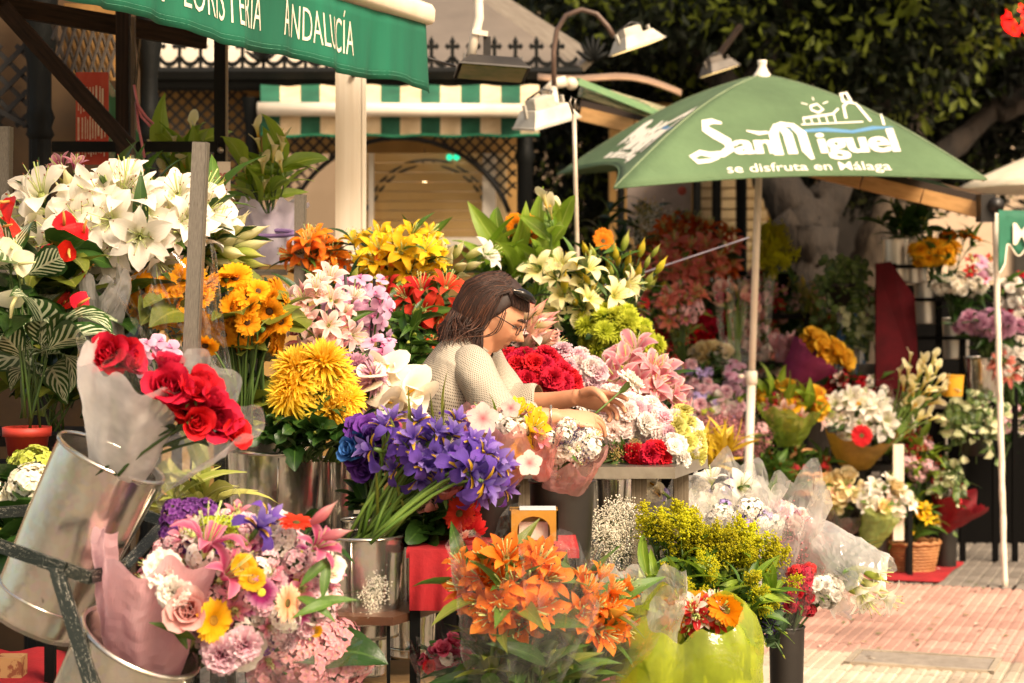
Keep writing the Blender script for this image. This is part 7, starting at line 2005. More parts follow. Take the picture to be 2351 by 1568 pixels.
for k, (x, y, rx, ry, dd_, ks_, n_, lf, lab) in enumerate((
        (1420, 700, 60, 40, 9.3, [('alstro_pink', 1), ('filler_red', 1), ('bud_yellow', .6)], 20, 'lance_dark', 'small red and pink sprays behind the lime chrysanthemums'),
        (1480, 660, 55, 45, 10.2, [('lily_salmon', 1), ('bud_yellow', 1)], 9, 'lance', 'salmon buds rising beside the grey cord'),
        (1560, 700, 60, 40, 9.6, [('alstro_pink', 1), ('filler_pink', 1), ('lily_salmon', .4)], 20, 'lance_olive', 'dusty pink sprays under the salmon lilies'),
        (1700, 760, 60, 40, 10.8, [('filler_pink', 1), ('rose_pink', .6), ('alstro_white', 1)], 20, 'lance_olive', 'pale pink blooms behind the wrapped stems'),
        (1570, 870, 60, 34, 9.1, [('alstro_pink', 1), ('carn_pink', 1), ('statice_lilac', 1)], 20, 'lance_dark', 'pink and lilac blooms beside the stargazers'),
        (1850, 690, 40, 50, 11.9, [('filler_pink', 1), ('wheat', 1), ('bud_yellow', 1)], 14, 'lance_olive', 'dry grasses in front of the ficus trunk'),
        (2010, 900, 40, 30, 10.2, [('filler_white', 1), ('alstro_white', 1), ('carn_red', .4)], 16, 'lance', 'white blooms in front of the grey chair'),
        (2075, 1010, 50, 40, 9.9, [('alstro_red', 1), ('filler_white', .5)], 14, 'lance_olive', 'red and white blooms below the callas'),
        (2110, 1060, 50, 40, 9.7, [('lily_yellow', .3), ('alstro_red', 1), ('filler_pink', 1)], 14, 'lance_bright', 'pink and red blooms behind the wicker basket'),
        (1700, 1010, 60, 34, 9.0, [('alstro_pink', 1), ('wax', 1), ('filler_pink', 1)], 18, 'fern', 'dusty pink sprays at the foot of the pole'),
        (1990, 700, 40, 34, 10.9, [('filler_pink', 1), ('alstro_white', 1)], 12, 'lance_olive', 'pale blooms half hidden by the dark ivy'),
        (2300, 960, 60, 40, 11.0, [('alstro_white', 1), ('filler_pink', 1)], 14, 'lance_dark', 'pale blooms behind the hanging ivy pot'))):
    bunch('mixed_bunch', lab, CAT, (x, y, rx, ry), dd_, ks_, n_, (x, y + 130), s=1.1, leaf=lf, nl=46, ls=1.1, lz=(0, .8), group=GN, seed=200 + k)
bunch('solidago_bunch', 'yellow solidago right of the umbrella pole', CAT, (1775, 570, 36, 55), 11.2, [('goldenrod', 1)], 14, (1760, 760), s=1.3, leaf='lance', nl=20, group=GN, seed=126)
bunch('rose_bunch', 'dark red roses in the shade below the salmon lilies', CAT, (1625, 765, 42, 34), 10.2, [('rose_red', 1)], 9, (1620, 900), s=1.1, leaf='rose_leaf', nl=30, ls=1.5, group=GN, seed=127)
bunch('alstroemeria_bunch', 'red alstroemeria above the cream roses', CAT, (1530, 775, 45, 34), 10., [('alstro_red', 1), ('alstro_white', .3)], 22, (1530, 900), s=1.3, leaf='lance_dark', nl=20, group=GN, seed=128)
bunch('rose_bunch', 'cream roses left of the umbrella pole', CAT, (1625, 815, 38, 18), 9.9, [('rose_cream', 1), ('carn_white', .6)], 9, (1610, 930), s=1.15, leaf='rose_leaf', nl=20, ls=1.5, group=GN, seed=129)
bunch('mixed_bouquet', 'maroon and yellow bunch of small flowers behind the stargazers', CAT, (1500, 835, 60, 34), 9.4, [('alstro_red', 1), ('filler_red', 1), ('alstro_pink', .6), ('daisy_yellow', .5)], 26, (1500, 960), s=1.2, leaf='lance_dark', nl=40, group=GN, seed=130)
bunch('leafy_plant', 'dark leaves behind the pink lisianthus', 'plant', (1640, 890, 120, 60), 9.7, [('bud_green', 1)], 10, (1640, 1010), s=.4, leaf='lance_dark', nl=110, ls=1.2, lz=(0, .9), seed=131)
r_, h_, b_ = bunch('orchid_bouquet', 'pale lilac orchids in a clear square sleeve beside the pole', 'bouquet', (1690, 875, 28, 42), 9.3, [('orchid', 1)], 12, (1690, 960), s=1.1, group=GN, seed=132, camw=.8)
wrap(r_, at(1690, 960, 9.3), at(1690, 780, 9.3), .06, .09, CELLO, 'clear_sleeve', 4, .05, .1, .008, seed=31)
bunch('mixed_bouquet', 'pink lilac and white bouquet left of the pole with lime buttons', 'bouquet', (1635, 930, 70, 40), 8.9, [('carn_pink', 2), ('statice_lilac', 2), ('lily_white', .7), ('button_lime', 1.5), ('alstro_pink', 1)], 32, (1640, 1040), s=1.2, leaf='lance', nl=20, group=GN, seed=133)
bunch('yellow_leaf_plant', 'spiky yellow leaved plant beside the table corner', 'plant', (1640, 1030, 50, 40), 8.3, [('bud_yellow', 1)], 5, (1630, 1090), s=.4, leaf='yellow_leaf', nl=60, ls=1.0, lz=(0, .8), seed=134, up=1.4)
bunch('waxflower_bunch', 'dusty pink waxflower in paper behind the yellow leaves', CAT, (1650, 985, 55, 26), 8.8, [('wax', 1)], 12, (1650, 1060), s=1., group=GN, seed=135)
# gladiolus tubes / wrapped single stems
r_, h_, b_ = bunch('wrapped_stem_bunch', 'single wrapped stems with gold ribbon standing beside the pole', CAT, (1690, 680, 55, 34), 10., [('bud_pink', 1), ('rose_pink', .6), ('rose_crimson', .4)], 13, (1690, 900), s=1.0, group=GN, seed=136, each_stem=True)
for k in range(5):
    wrap(r_, at(1660 + k * 26, 800, 9.9), at(1645 + k * 30, 640, 9.9), .012, .03, CELLO, 'clear_sleeve', 4, .05, .2, .006, seed=40 + k, nt=8, ns=16)
# purple cone with yellow flowers
r_, h_, b_ = bunch('cone_bouquet', 'yellow roses in a deep purple paper cone', 'bouquet', (1893, 805, 52, 16), 9.85, [('rose_yellow', 2), ('mum_gold', 1)], 16, (1820, 900), s=1.2, group=GN, seed=137, rot=35, lean=(.6, 0, .3))
wrap(r_, at(1800, 895, 9.6), at(1872, 812, 9.55), .045, .15, paper('purple_paper', '#7c1f4e', '#6a1842', .15), 'paper_cone', 3, .02, .08, .004, seed=32, smooth=True)
wrap(r_, at(1795, 830, 9.75), at(1795, 770, 9.75), .03, .06, film('crimson_foil', (.5, .05, .12, 1), .5, .4, .1), 'foil_bow', 5, .3, .3, .02, seed=33)
# green wrap bouquet
r_, h_, b_ = bunch('green_wrap_bouquet', 'red and yellow bouquet in green film right of the pole', 'bouquet', (1818, 935, 75, 36), 9.2, [('gerb_yellow', 1.5), ('alstro_red', 1), ('alstro_pink', 1.5), ('lily_pale', .6), ('rose_yellow', 1)], 22, (1810, 1030), s=1.2, leaf='big_bright', nl=20, ls=.9, group=GN, seed=138)
wrap(r_, at(1812, 1020, 9.2), at(1818, 925, 9.1), .06, .175, film('leaf_green_film', (.55, .68, .22, 1), .5, .12, .15, .5, (.3, .44, .06, 1)), 'film_wrap', 5, .1, .22, .014, seed=34)
# lily and red gerbera bouquet
r_, h_, b_ = bunch('gerbera_bouquet', 'white lily bouquet with one big red gerbera over olive paper', 'bouquet', (1985, 950, 78, 45), 9.4, [('lily_white', 4), ('alstro_white', 1.5), ('daisy_yellow', 1), ('statice', .4)], 18, (1960, 1040), s=1.15, leaf='lance_dark', nl=30, group=GN, seed=139)
put_flower('gerb_red', r_, frame(Vector((.1, -1, .15)), at(1978, 1000, 8.85) - loc_of(r_), 0, 1.15), R, False, 'flower')
wrap(r_, at(1960, 1060, 9.4), at(1975, 980, 9.25), .10, .20, paper('olive_paper', '#8a6a20', '#6e5418', .2), 'paper_wrap', 4, .06, .15, .006, seed=35, smooth=True, arc=(.45, 1.05))
wrap(r_, at(2050, 1000, 9.5), at(2050, 900, 9.45), .04, .07, CELLO, 'clear_sleeve', 4, .05, .3, .008, seed=36)
# callas
bunch('calla_bunch', 'sheaf of cream callas in front of the crimson board', CAT, (2120, 885, 62, 75), 9.3, [('calla_tall', 1)], 24, (2030, 1040), s=1.05, group=GN, seed=140, lean=(.6, 0, .8), camw=.1, each_stem=True, smat=STEM)
# ivies
def ivy(label, e, d, n, keys, seed, drop=.3, potpx=None):
    rr = random.Random(seed)
    o = thing('hanging_ivy', label, 'plant', at(e[0], e[1], d), 'ivy plants of the next stall')
    cx, cy, rx, ry = e
    for i in range(n):
        a = rr.uniform(0, 6.28); q = math.sqrt(rr.random())
        px = cx + q * rx * math.cos(a); py = cy + q * ry * math.sin(a)
        if rr.random() < drop: py += abs(rr.gauss(0, ry * .9))
        dd_ = d - math.sqrt(max(0, 1 - q * q)) * .12 + rr.gauss(0, .03)
        k = rr.choice(keys)
        inst(rr.choice(LEAF[k]), 'leaf', o, frame(Vector((math.cos(a) * .6 + rr.gauss(0, .3), -1, .5 + rr.gauss(0, .4))), at(px, py, dd_) - loc_of(o), rr.uniform(0, 6.28), rr.uniform(.8, 1.3)))
    b = MB()
    for k in range(14):
        x = cx + rr.uniform(-rx, rx) * .9
        b.tube([at(cx, cy, d), at((cx + x) / 2, cy - 10, d - .05), at(x, cy + rr.uniform(0, ry * 1.8), d - .06)], .003, 4)
    b.build('vine_stems', STEM_D, o)
    if potpx:
        px, py, w, h = potpx; r = m(w, d) / 2; h_ = m(h, d)
        b = MB(); c = at(px, py, d); b.lathe([(.001, -h_), (r * .7, -h_), (r, 0), (r * 1.08, 0), (r * 1.08, -h_ * .15), (r, -h_ * .15)], 20, 0, Matrix.Translation(c)); b.build('pot', BLACK_PL, o)
    return o
ivy('dark ivy hanging above the blue and white bag', (1935, 640, 62, 55), 10.6, 150, ['ivy'], 141, .25, (1930, 650, 80, 60))
ivy('pale variegated ivy trailing from the dark one', (1975, 740, 45, 60), 10.5, 70, ['ivy', 'ivy_pale'], 142, .3)
ivy('green and white ivy in a dark hanging pot near the taped pole', (2240, 960, 78, 60), 9.6, 190, ['ivy', 'ivy_pale', 'ivy'], 143, .3, (2235, 985, 72, 60))
ivy('ivy trailing down to the red wrapped bouquet', (2180, 1110, 40, 50), 9.7, 50, ['ivy', 'ivy_pale'], 144, .2)
r_, h_, b_ = bunch('red_wrap_bouquet', 'red flowers and ivy in dark red paper near the taped pole', 'bouquet', (2165, 1110, 45, 40), 9.8, [('filler_red', 1), ('alstro_red', 1), ('carn_white', .3)], 12, (2180, 1200), s=1.1, leaf='lance_dark', nl=20, group=GN, seed=145)
wrap(r_, at(2165, 1215, 9.8), at(2200, 1140, 9.7), .04, .16, paper('dark_red_paper', '#8a1420', '#6a0e18', .15), 'paper_wrap', 4, .1, .3, .01, seed=37, smooth=True)
# steps of bouquets at the ground
r_, h_, b_ = bunch('cream_bouquet', 'cream roses and yellow lilies in dark paper', 'bouquet', (1925, 1130, 58, 36), 9.2, [('rose_cream', 3), ('lily_cream', 1.5), ('alstro_pink', .6)], 16, (1930, 1240), s=1.05, leaf='lance', nl=20, group=GN, seed=146)
wrap(r_, at(1930, 1250, 9.3), at(1940, 1170, 9.2), .04, .12, film('smoky_film', (.30, .26, .2, 1), .2, .25, .12), 'film_wrap', 5, .1, .25, .012, seed=38)
r_, h_, b_ = bunch('white_lily_bouquet', 'white lilies in lime film standing in the black bucket', 'bouquet', (2030, 1150, 52, 36), 9.1, [('lily_white', 2), ('rose_cream', 1), ('lily_pale', 1)], 12, (1995, 1240), s=.95, leaf='lance', nl=20, group=GN, seed=147)
wrap(r_, at(1995, 1250, 9.15), at(2025, 1165, 9.1), .05, .12, film('pale_lime_film', (.68, .82, .42, 1), .5, .15, .15, .5, (.5, .66, .2, 1)), 'film_wrap', 5, .1, .25, .012, seed=39)
# wicker baskets
WICK = mat('wicker', '#c08a58', '#9c6a3e', .6, 0, 12)
def basket(label, px, py, d, wpx, hpx, hoop=None, group='wicker baskets'):
    o = thing('wicker_basket', label, 'basket', at(px, py + hpx, d), group)
    r = m(wpx, d) / 2; h_ = m(hpx, d); c = at(px, py + hpx, d)
    ns = 26
    for k in range(9):
        z = h_ * (k + .5) / 9; rr_ = r * (.80 + .20 * z / h_)
        pts = [Vector((c.x + (rr_ + .004 * (1 if (j + k) % 2 else -1)) * math.cos(j * math.pi / ns), c.y + .75 * (rr_ + .004 * (1 if (j + k) % 2 else -1)) * math.sin(j * math.pi / ns), c.z + z)) for j in range(2 * ns + 1)]
        b = MB(); b.tube(pts, h_ / 18, 5, caps=False); b.build('woven_strand', WICK, o)
    b = MB()
    for j in range(ns):
        a = 2 * math.pi * j / ns
        b.tube([Vector((c.x + r * .8 * math.cos(a), c.y + .6 * r * math.sin(a), c.z)), Vector((c.x + r * math.cos(a), c.y + .75 * r * math.sin(a), c.z + h_))], .003, 5)
    b.build('stake_ring', WICK, o)
    b = MB(); b.tube([Vector((c.x + 1.03 * r * math.cos(a), c.y + .78 * r * math.sin(a), c.z + h_ + .006 * math.sin(14 * a))) for a in np.linspace(0, 2 * math.pi, 40)], .012, 6, caps=False); b.build('rim', WICK, o)
    if hoop:
        hh = m(hoop, d)
        b = MB(); b.tube([Vector((c.x + r * .98 * math.cos(a), c.y - .01 + .03 * math.sin(a * 2), c.z + h_ * .8 + hh * math.sin(a))) for a in np.linspace(0, math.pi, 24)], .011, 7); b.build('handle', WICK, o)
    b = MB(); b.lathe([(.001, h_ * .9), (r * .93, h_ * .92)], 20, 0, Matrix.Translation(c) @ Matrix.Diagonal((1, .75, 1, 1))); b.build('lining', REDCL, o)
    return o
basket('wicker basket with yellow flowers on the red ground cloth', 2092, 1244, 9.6, 126, 66, None)
bunch('basket_arrangement', 'yellow flowers and spiky leaves in the wicker basket', CAT, (2105, 1195, 45, 34), 9.55, [('gerb_yellow', 1), ('lily_yellow', 1)], 8, (2092, 1255), s=.8, leaf=['lance', 'vari', 'lance_bright'], nl=46, ls=1.1, lz=(0, .9), group=GN, seed=148, up=1.)
tubeobj('handle', [at(2048, 1250, 9.5), at(2048, 1215, 9.5), at(2052, 1190, 9.5)], .010, WICK, bpy.data.objects['wicker_basket'], 7)
basket('hooped wicker basket with red berries behind the frosted film', 1850, 1085, 9.3, 120, 50, 62)
bunch('basket_arrangement', 'green ferns with small red flowers in the hooped basket', CAT, (1830, 1075, 78, 40), 9.3, [('alstro_red', 1), ('filler_red', .5), ('alstro_pink', .3)], 9, (1840, 1120), s=1.0, leaf=['fern', 'lance_olive'], nl=140, ls=1.2, lz=(0, .9), group=GN, seed=149)
bunch('leafy_plant', 'green shrubby plants below the green wrapped bouquet', 'plant', (1770, 1090, 60, 50), 9.0, [('bud_red', 1)], 8, (1770, 1150), s=.4, leaf=['fern', 'lance'], nl=100, ls=1.2, lz=(0, .9), seed=150)
bunch('leafy_plant', 'leafy plants between the sleeves and the dark buckets', 'plant', (2085, 1090, 45, 60), 9.9, [('filler_red', 1), ('bud_green', 1)], 8, (2085, 1200), s=.8, leaf=['lance_dark'], nl=80, ls=1.2, lz=(0, .9), seed=151)
g1 = thing('red_floor_cloth', 'red cloth on the grey paving under the wicker basket', 'cloth', Vector((at(2080, 1310, 9.6).x, 9.6, 0)))
BACK[0] = 0
b = MB(); b.grid(np.array([[tuple(Vector((at(1985 + 195 * u, 650, 10.75).x + (t - .5) * .3, 10.42 + .75 * t - .12 * u, .024 + .006 * math.sin(u * 17) * math.sin(t * 9)))) for u in np.linspace(0, 1, 16)] for t in np.linspace(0, 1, 8)])); b.build('sheet', REDCL, g1); BACK[0] = 1
# crates that carry the steps
for k, (px0, px1, py, d0, d1, lab) in enumerate(((1730, 2060, 1070, 9.5, 10.1, 'low dark shelf under the gerbera bouquet'), (1760, 2100, 1140, 9.25, 9.45, 'low dark step under the hooped basket'))):
    stand(px0, px1, py, d0, d1, lab)
pl = thing('white_plank', 'narrow white slotted upright below the gerbera bouquet', 'upright', at(2060, 1300, 9.2)); bar('plank', at(2062, 1240, 9.2), at(2062, 1020, 9.2), m(24, 9.2), .03, WHITE_PT, pl)
for k in range(4):
    b = MB(); b.lathe([(.001, .003), (.006, .003), (.006, 0)], 8, 0, frame((0, -1, 0), at(2062, 1050 + k * 40, 9.18))); b.build('slot', BLACK_PL, pl)
# rack with tall metal vases
BACK[0] = 0
rk = thing('vase_rack', 'dark stepped iron rack of tall metal vases', 'rack', Vector((at(2180, 650, 11.2).x, 11.2, 0)))
DRK = mat('rack_black', '#070605', '#040303', .8, spec=.1)
for (x0, x1, py) in ((2020, 2160, 612), (2040, 2210, 688), (2040, 2290, 776), (2080, 2330, 866)):
    bar('rail', at(x0, py, 11.1), at(x1, py, 11.1), .03, .02, DRK, rk)
    bar('rail', at(x0, py, 11.5), at(x1, py, 11.5), .03, .02, DRK, rk)
for px, py in ((2155, 605), (2210, 682), (2285, 770), (2050, 605), (2330, 860)):
    c = at(px, py, 11.12); bar('post', Vector((c.x, c.y, 0)), c, .03, .03, DRK, rk)
b = MB(); a_, c_ = at(2030, 600, 11.9), at(2380, 600, 11.9); b.box(((a_.x + c_.x) / 2, 11.95, .78), ((c_.x - a_.x) / 2, .03, .78)); b.build('back_panel', DRK, rk, False)
VASE = mat('polished_steel', '#ece6dc', '#cfc6ba', .38, .75, 4, (1, 1, .2), .05)
for k, (px, py, w, h, lab) in enumerate(((2060, 548, 66, 100, 'tall steel vase at the top of the iron rack'), (2100, 552, 60, 100, 'second tall steel vase at the top of the iron rack'), (2130, 646, 62, 98, 'steel vase on the second step of the rack'), (2195, 730, 62, 95, 'steel vase on the third step of the rack'))):
    bucket('steel_vase', lab, 'vase', px, py, 11.2, w, h, VASE, .92, group='steel vases on the rack')
bucket('galvanised_bucket', 'galvanised bucket at the foot of the vase rack with mauve flowers', 'bucket', 2262, 820, 10.9, 96, 100, taper=.8, group='galvanised buckets')
bunch('gold_mum_bunch', 'golden chrysanthemums on the top of the vase rack', CAT, (2150, 578, 50, 24), 11.0, [('mum_gold', 1)], 18, (2140, 660), s=1.3, leaf='lance_dark', nl=30, group=GN, seed=160)
bunch('gerbera_bunch', 'orange gerberas above the golden chrysanthemums', CAT, (2200, 545, 50, 20), 11.4, [('gerb_orange', 1)], 5, (2190, 640), s=1.1, leaf='lance', nl=30, group=GN, seed=161, camw=.2, up=1.)
bunch('leafy_plant', 'green foliage in the tallest steel vases', 'plant', (2090, 500, 80, 40), 11.3, [('bud_green', 1)], 8, (2085, 560), s=.5, leaf='lance_dark', nl=80, ls=1.2, lz=(0, .9), seed=162, up=1.2)
bunch('white_mum_bunch', 'white small chrysanthemums in clear film on the rack', CAT, (2210, 655, 62, 18), 10.9, [('mum_white', 1)], 26, (2195, 740), s=1.2, leaf='lance_dark', nl=50, lz=(.1, .9), group=GN, seed=163)
bunch('mauve_mum_bunch', 'mauve chrysanthemums in the lower steel vase', CAT, (2275, 742, 70, 24), 10.8, [('mum_pink', 1)], 22, (2262, 830), s=1.3, leaf='lance_dark', nl=60, lz=(.1, .9), group=GN, seed=164)
bunch('orchid_bunch', 'white and plum orchids at the right of the rack', CAT, (2255, 620, 36, 30), 10.9, [('orchid', 1), ('carn_white', 1), ('alstro_red', .5)], 12, (2250, 700), s=1.1, group=GN, seed=165)
bunch('mixed_bunch', 'white and red flowers at the picture edge behind the taped pole', CAT, (2325, 690, 40, 60), 11.0, [('carn_white', 2), ('carn_red', 1), ('filler_white', 1)], 18, (2320, 830), s=1.1, leaf='lance', nl=40, group=GN, seed=166)
bunch('mixed_bunch', 'coral and white flowers low at the picture edge', CAT, (2325, 830, 35, 45), 10.8, [('carn_white', 2), ('lily_salmon', 1)], 12, (2320, 930), s=1.2, leaf='lance_dark', nl=30, group=GN, seed=167)
bunch('leafy_plant', 'dark plants between the rack and the picture edge', 'plant', (2300, 900, 80, 60), 11.6, [('bud_green', 1)], 8, (2300, 1010), s=.4, leaf='lance_dark', nl=120, ls=1.3, lz=(0, .9), seed=168)
# crimson board, bag, chair, yellow pot
cbrd = thing('crimson_board', 'tall crimson board standing beside the vase rack', 'board', at(2055, 900, 11.0))
b = MB(); q = [at(2012, 605, 11.0), at(2045, 600, 11.0), at(2100, 680, 11.05), at(2112, 900, 11.05), at(2010, 1000, 11.0)]
b.add([tuple(v) for v in q] + [tuple(v + Vector((0, .03, 0))) for v in q], [(4, 3, 2, 1, 0), (5, 6, 7, 8, 9)] + [(i, (i + 1) % 5, (i + 1) % 5 + 5, i + 5) for i in range(5)])
b.build('panel', mat('crimson_paint', '#4a0a12', '#38070d', .7, spec=.1), cbrd, False)
bg_ = thing('checked_bag', 'blue and white bag hanging behind the purple cone', 'bag', at(1955, 900, 10.7))
b = MB(); rows = []
for t in np.linspace(0, 1, 10):
    w = 28 + 10 * t
    rows.append([tuple(at(1952 + w * math.cos(a), 720 + 150 * t, 11.4 + .07 * math.sin(a) + .02 * math.sin(a * 5 + t * 6))) for a in np.linspace(0, 2 * math.pi, 24)[:-1]])
b.grid(np.array(rows), 0, None, True); b.build('sack', mat('bag_checks', '#dcd6cc', '#4a7cae', .6, 0, 14, (1, 1, .5), .1, .5, .55), bg_)
ch = thing('grey_chair', 'grey moulded chair back beside the crimson board', 'chair', Vector((at(2005, 650, 11.).x, 11., 0)))
GP = mat('grey_plastic', '#7c756c', '#686158', .55)
b = MB(); rows = []
for t in np.linspace(0, 1, 8):
    w = 36 - 8 * t ** 3
    rows.append([tuple(at(2005 + w * s_, 835 + 66 * t, 11.2 + .05 * (1 - s_ * s_) + .05 * t)) for s_ in np.linspace(-1, 1, 9)])
b.grid(np.array(rows)); ob = b.build('backrest', GP, ch); sol = ob.modifiers.new('thick', 'SOLIDIFY'); sol.thickness = .012
b = MB(); c = at(2005, 925, 11.); b.box((c.x, 11., .47), (.2, .2, .012)); b.build('seat', GP, ch, False)
for sx in (-.17, .17):
    for sy in (10.83, 11.18):
        tubeobj('leg', [Vector((c.x + sx * 1.1, sy, 0)), Vector((c.x + sx, sy, .46))], .012, STEEL, ch, 8)
    tubeobj('back_support', [Vector((c.x + sx * .9, 11.18, .46)), at(2005 + sx * 150, 890, 11.26)], .011, STEEL, ch, 8)
bucket('yellow_pot', 'small yellow pot at the foot of the vase rack', 'pot', 2188, 862, 10.6, 50, 48, mat('yellow_plastic', '#d8a020', '#c08a18', .5), .85)
st_ = thing('metal_stool', 'thin steel stool behind the callas', 'stool', Vector((at(2150, 650, 11.1).x, 11.1, 0)))
for px in (2128, 2172):
    for d in (11.0, 11.2):
        c = at(px, 935, d); tubeobj('leg', [Vector((c.x, d, 0)), c], .010, STEEL, st_, 8)
b = MB(); c = at(2150, 930, 11.1); b.box(tuple(c), (m(28, 11.1), .12, .012)); b.build('seat', STEEL, st_, False)
BACK[0] = 0
# ------------------------------------------------------------------ the florist
SKIN = mat('skin', '#d49a78', '#c48664', .5, 0, 9, None, .08, bscale=90, bdist=.001)
sn = SKIN.node_tree.nodes['Principled BSDF']; sn.inputs['Subsurface Weight'].default_value = .12; sn.inputs['Subsurface Radius'].default_value = (.012, .005, .003)
def ell_rows(cx, rx, ry, n=24):
    return [cx + Vector((rx * math.cos(a), ry * math.sin(a), 0)) for a in [2 * math.pi * k / n for k in range(n)]]
def loft(b, pts, radii, n=20, mt=0, uvscale=None, cap=True):
    """pts: centre line; radii: (rx, ry) in a frame whose y stays near the depth axis"""
    rows = []; uvs = []; L = 0.
    for i, p in enumerate(pts):
        t = (pts[min(i + 1, len(pts) - 1)] - pts[max(i - 1, 0)]).normalized()
        y = (Vector((0, 1, 0)) - t * t.y).normalized(); x = y.cross(t)
        if i: L += (pts[i] - pts[i - 1]).length
        rx, ry = radii[i]
        rows.append([tuple(p + x * rx * math.cos(a) + y * ry * math.sin(a)) for a in [2 * math.pi * k / n for k in range(n)]])
        rm = sum((r[0] + r[1]) / 2 for r in radii) / len(radii)
        uvs.append([(k / n * 2 * math.pi * rm, L) for k in range(n)])
    st = b.n
    b.grid(np.array(rows), mt, None, True, np.array(uvs))
    if cap:
        b.f.append(tuple(st + k for k in range(n))); b.mi.append(mt)
        e = st + (len(pts) - 1) * n
        b.f.append(tuple(e + k for k in range(n))[::-1]); b.mi.append(mt)
def spline(pts, n):
    pts = [Vector(p) for p in pts]; out = []
    for i in range(len(pts) - 1):
        p0, p1, p2, p3 = pts[max(i - 1, 0)], pts[i], pts[i + 1], pts[min(i + 2, len(pts) - 1)]
        for k in range(n):
            t = k / n
            out.append(.5 * ((2 * p1) + (p2 - p0) * t + (2 * p0 - 5 * p1 + 4 * p2 - p3) * t * t + (3 * p1 - p0 - 3 * p2 + p3) * t ** 3))
    out.append(pts[-1]); return out

woman_d = 5.5
pr = thing('person', 'woman florist in a dotted blouse and glasses bending over a white carnation', 'person', Vector((at(1080, 650, 5.5).x, 5.5, 0)))
body = MB()
# head: sphere shaped by soft bumps; local +X = face direction, +Z = crown
HC = at(1133, 722, 5.5)
HR = Matrix.Rotation(math.radians(-8), 4, 'Z') @ Matrix.Rotation(math.radians(27), 4, 'Y')
HM = Matrix.Translation(HC) @ HR @ Matrix.Scale(.93, 4)
def head_pt(u, v):
    """u: 0 at face centre, around; v: -1..1 up"""
    z = v; q = math.sqrt(max(0, 1 - z * z))
    dx, dy = q * math.cos(u), q * math.sin(u)
    x = dx * .094 - .006; y = dy * .074; zz = z * .114
    if z < 0:                    # narrow to the jaw
        k = -z
        x = x * (1 - .10 * k) + .012 * k * max(0, dx); y *= (1 - .36 * k ** 1.3)
    f = max(0, math.cos(u))
    def g(z0, sz, y0=0, sy=.3): return math.exp(-((z - z0) / sz) ** 2 - ((dy - y0) / sy) ** 2) if dx > -.1 else 0
    x += .010 * g(.10, .10, 0, .5)            # brow
    x -= .010 * (g(-.03, .11, .36, .2) + g(-.03, .11, -.36, .2))   # eye sockets
    x += .033 * g(-.27, .11, 0, .13) + .017 * g(-.10, .14, 0, .10)    # nose
    x -= .005 * g(-.42, .05, 0, .25)
    x += .009 * g(-.52, .055, 0, .26) + .008 * g(-.64, .055, 0, .24)   # lips
    x -= .006 * g(-.585, .025, 0, .26)
    x += .013 * g(-.86, .13, 0, .34)         # chin
    x += .006 * (g(-.32, .2, .5, .25) + g(-.32, .2, -.5, .25))    # cheeks
    return (x, y, zz)
nv, nu = 56, 72
rows = [[head_pt(2 * math.pi * j / nu, -.995 + 1.99 * i / (nv - 1)) for j in range(nu)] for i in range(nv)]
st = body.n
body.grid(np.array(rows), 0, HM, True)
body.f.append(tuple(st + k for k in range(nu))[::-1]); body.mi.append(0)
body.f.append(tuple(st + (nv - 1) * nu + k for k in range(nu))); body.mi.append(0)
# neck, torso, legs
neck = [at(1075, 820, 5.5), at(1090, 785, 5.5), at(1112, 745, 5.5)]
loft(body, spline(neck, 4), [(.056, .06)] * 9, 20)
tor = [at(1045, 1120, 5.55), at(1040, 1040, 5.53), at(1040, 960, 5.52), at(1045, 890, 5.5), at(1062, 830, 5.5), at(1075, 800, 5.5)]
TR = [(.115, .17), (.112, .165), (.105, .155), (.098, .165), (.072, .15), (.045, .08)]
ts = spline(tor, 4)
loft(body, ts, [tuple(np.interp(i / 4, range(6), [r[k] for r in TR]) for k in (0, 1)) for i in range(len(ts))], 28)
for sy in (-.09, .09):
    hip = at(1045, 1120, 5.55) + Vector((0, sy, 0)); loft(body, spline([hip + Vector((0, 0, .06)), Vector((hip.x + .02, hip.y, .52)), Vector((hip.x - .01, hip.y, .09))], 4), [(r, r) for r in np.linspace(.085, .04, 9)], 16)
    loft(body, [Vector((hip.x - .06, hip.y, .04)), Vector((hip.x + .05, hip.y, .045)), Vector((hip.x + .15, hip.y, .03))], [(.035, .04), (.04, .045), (.02, .04)], 12)
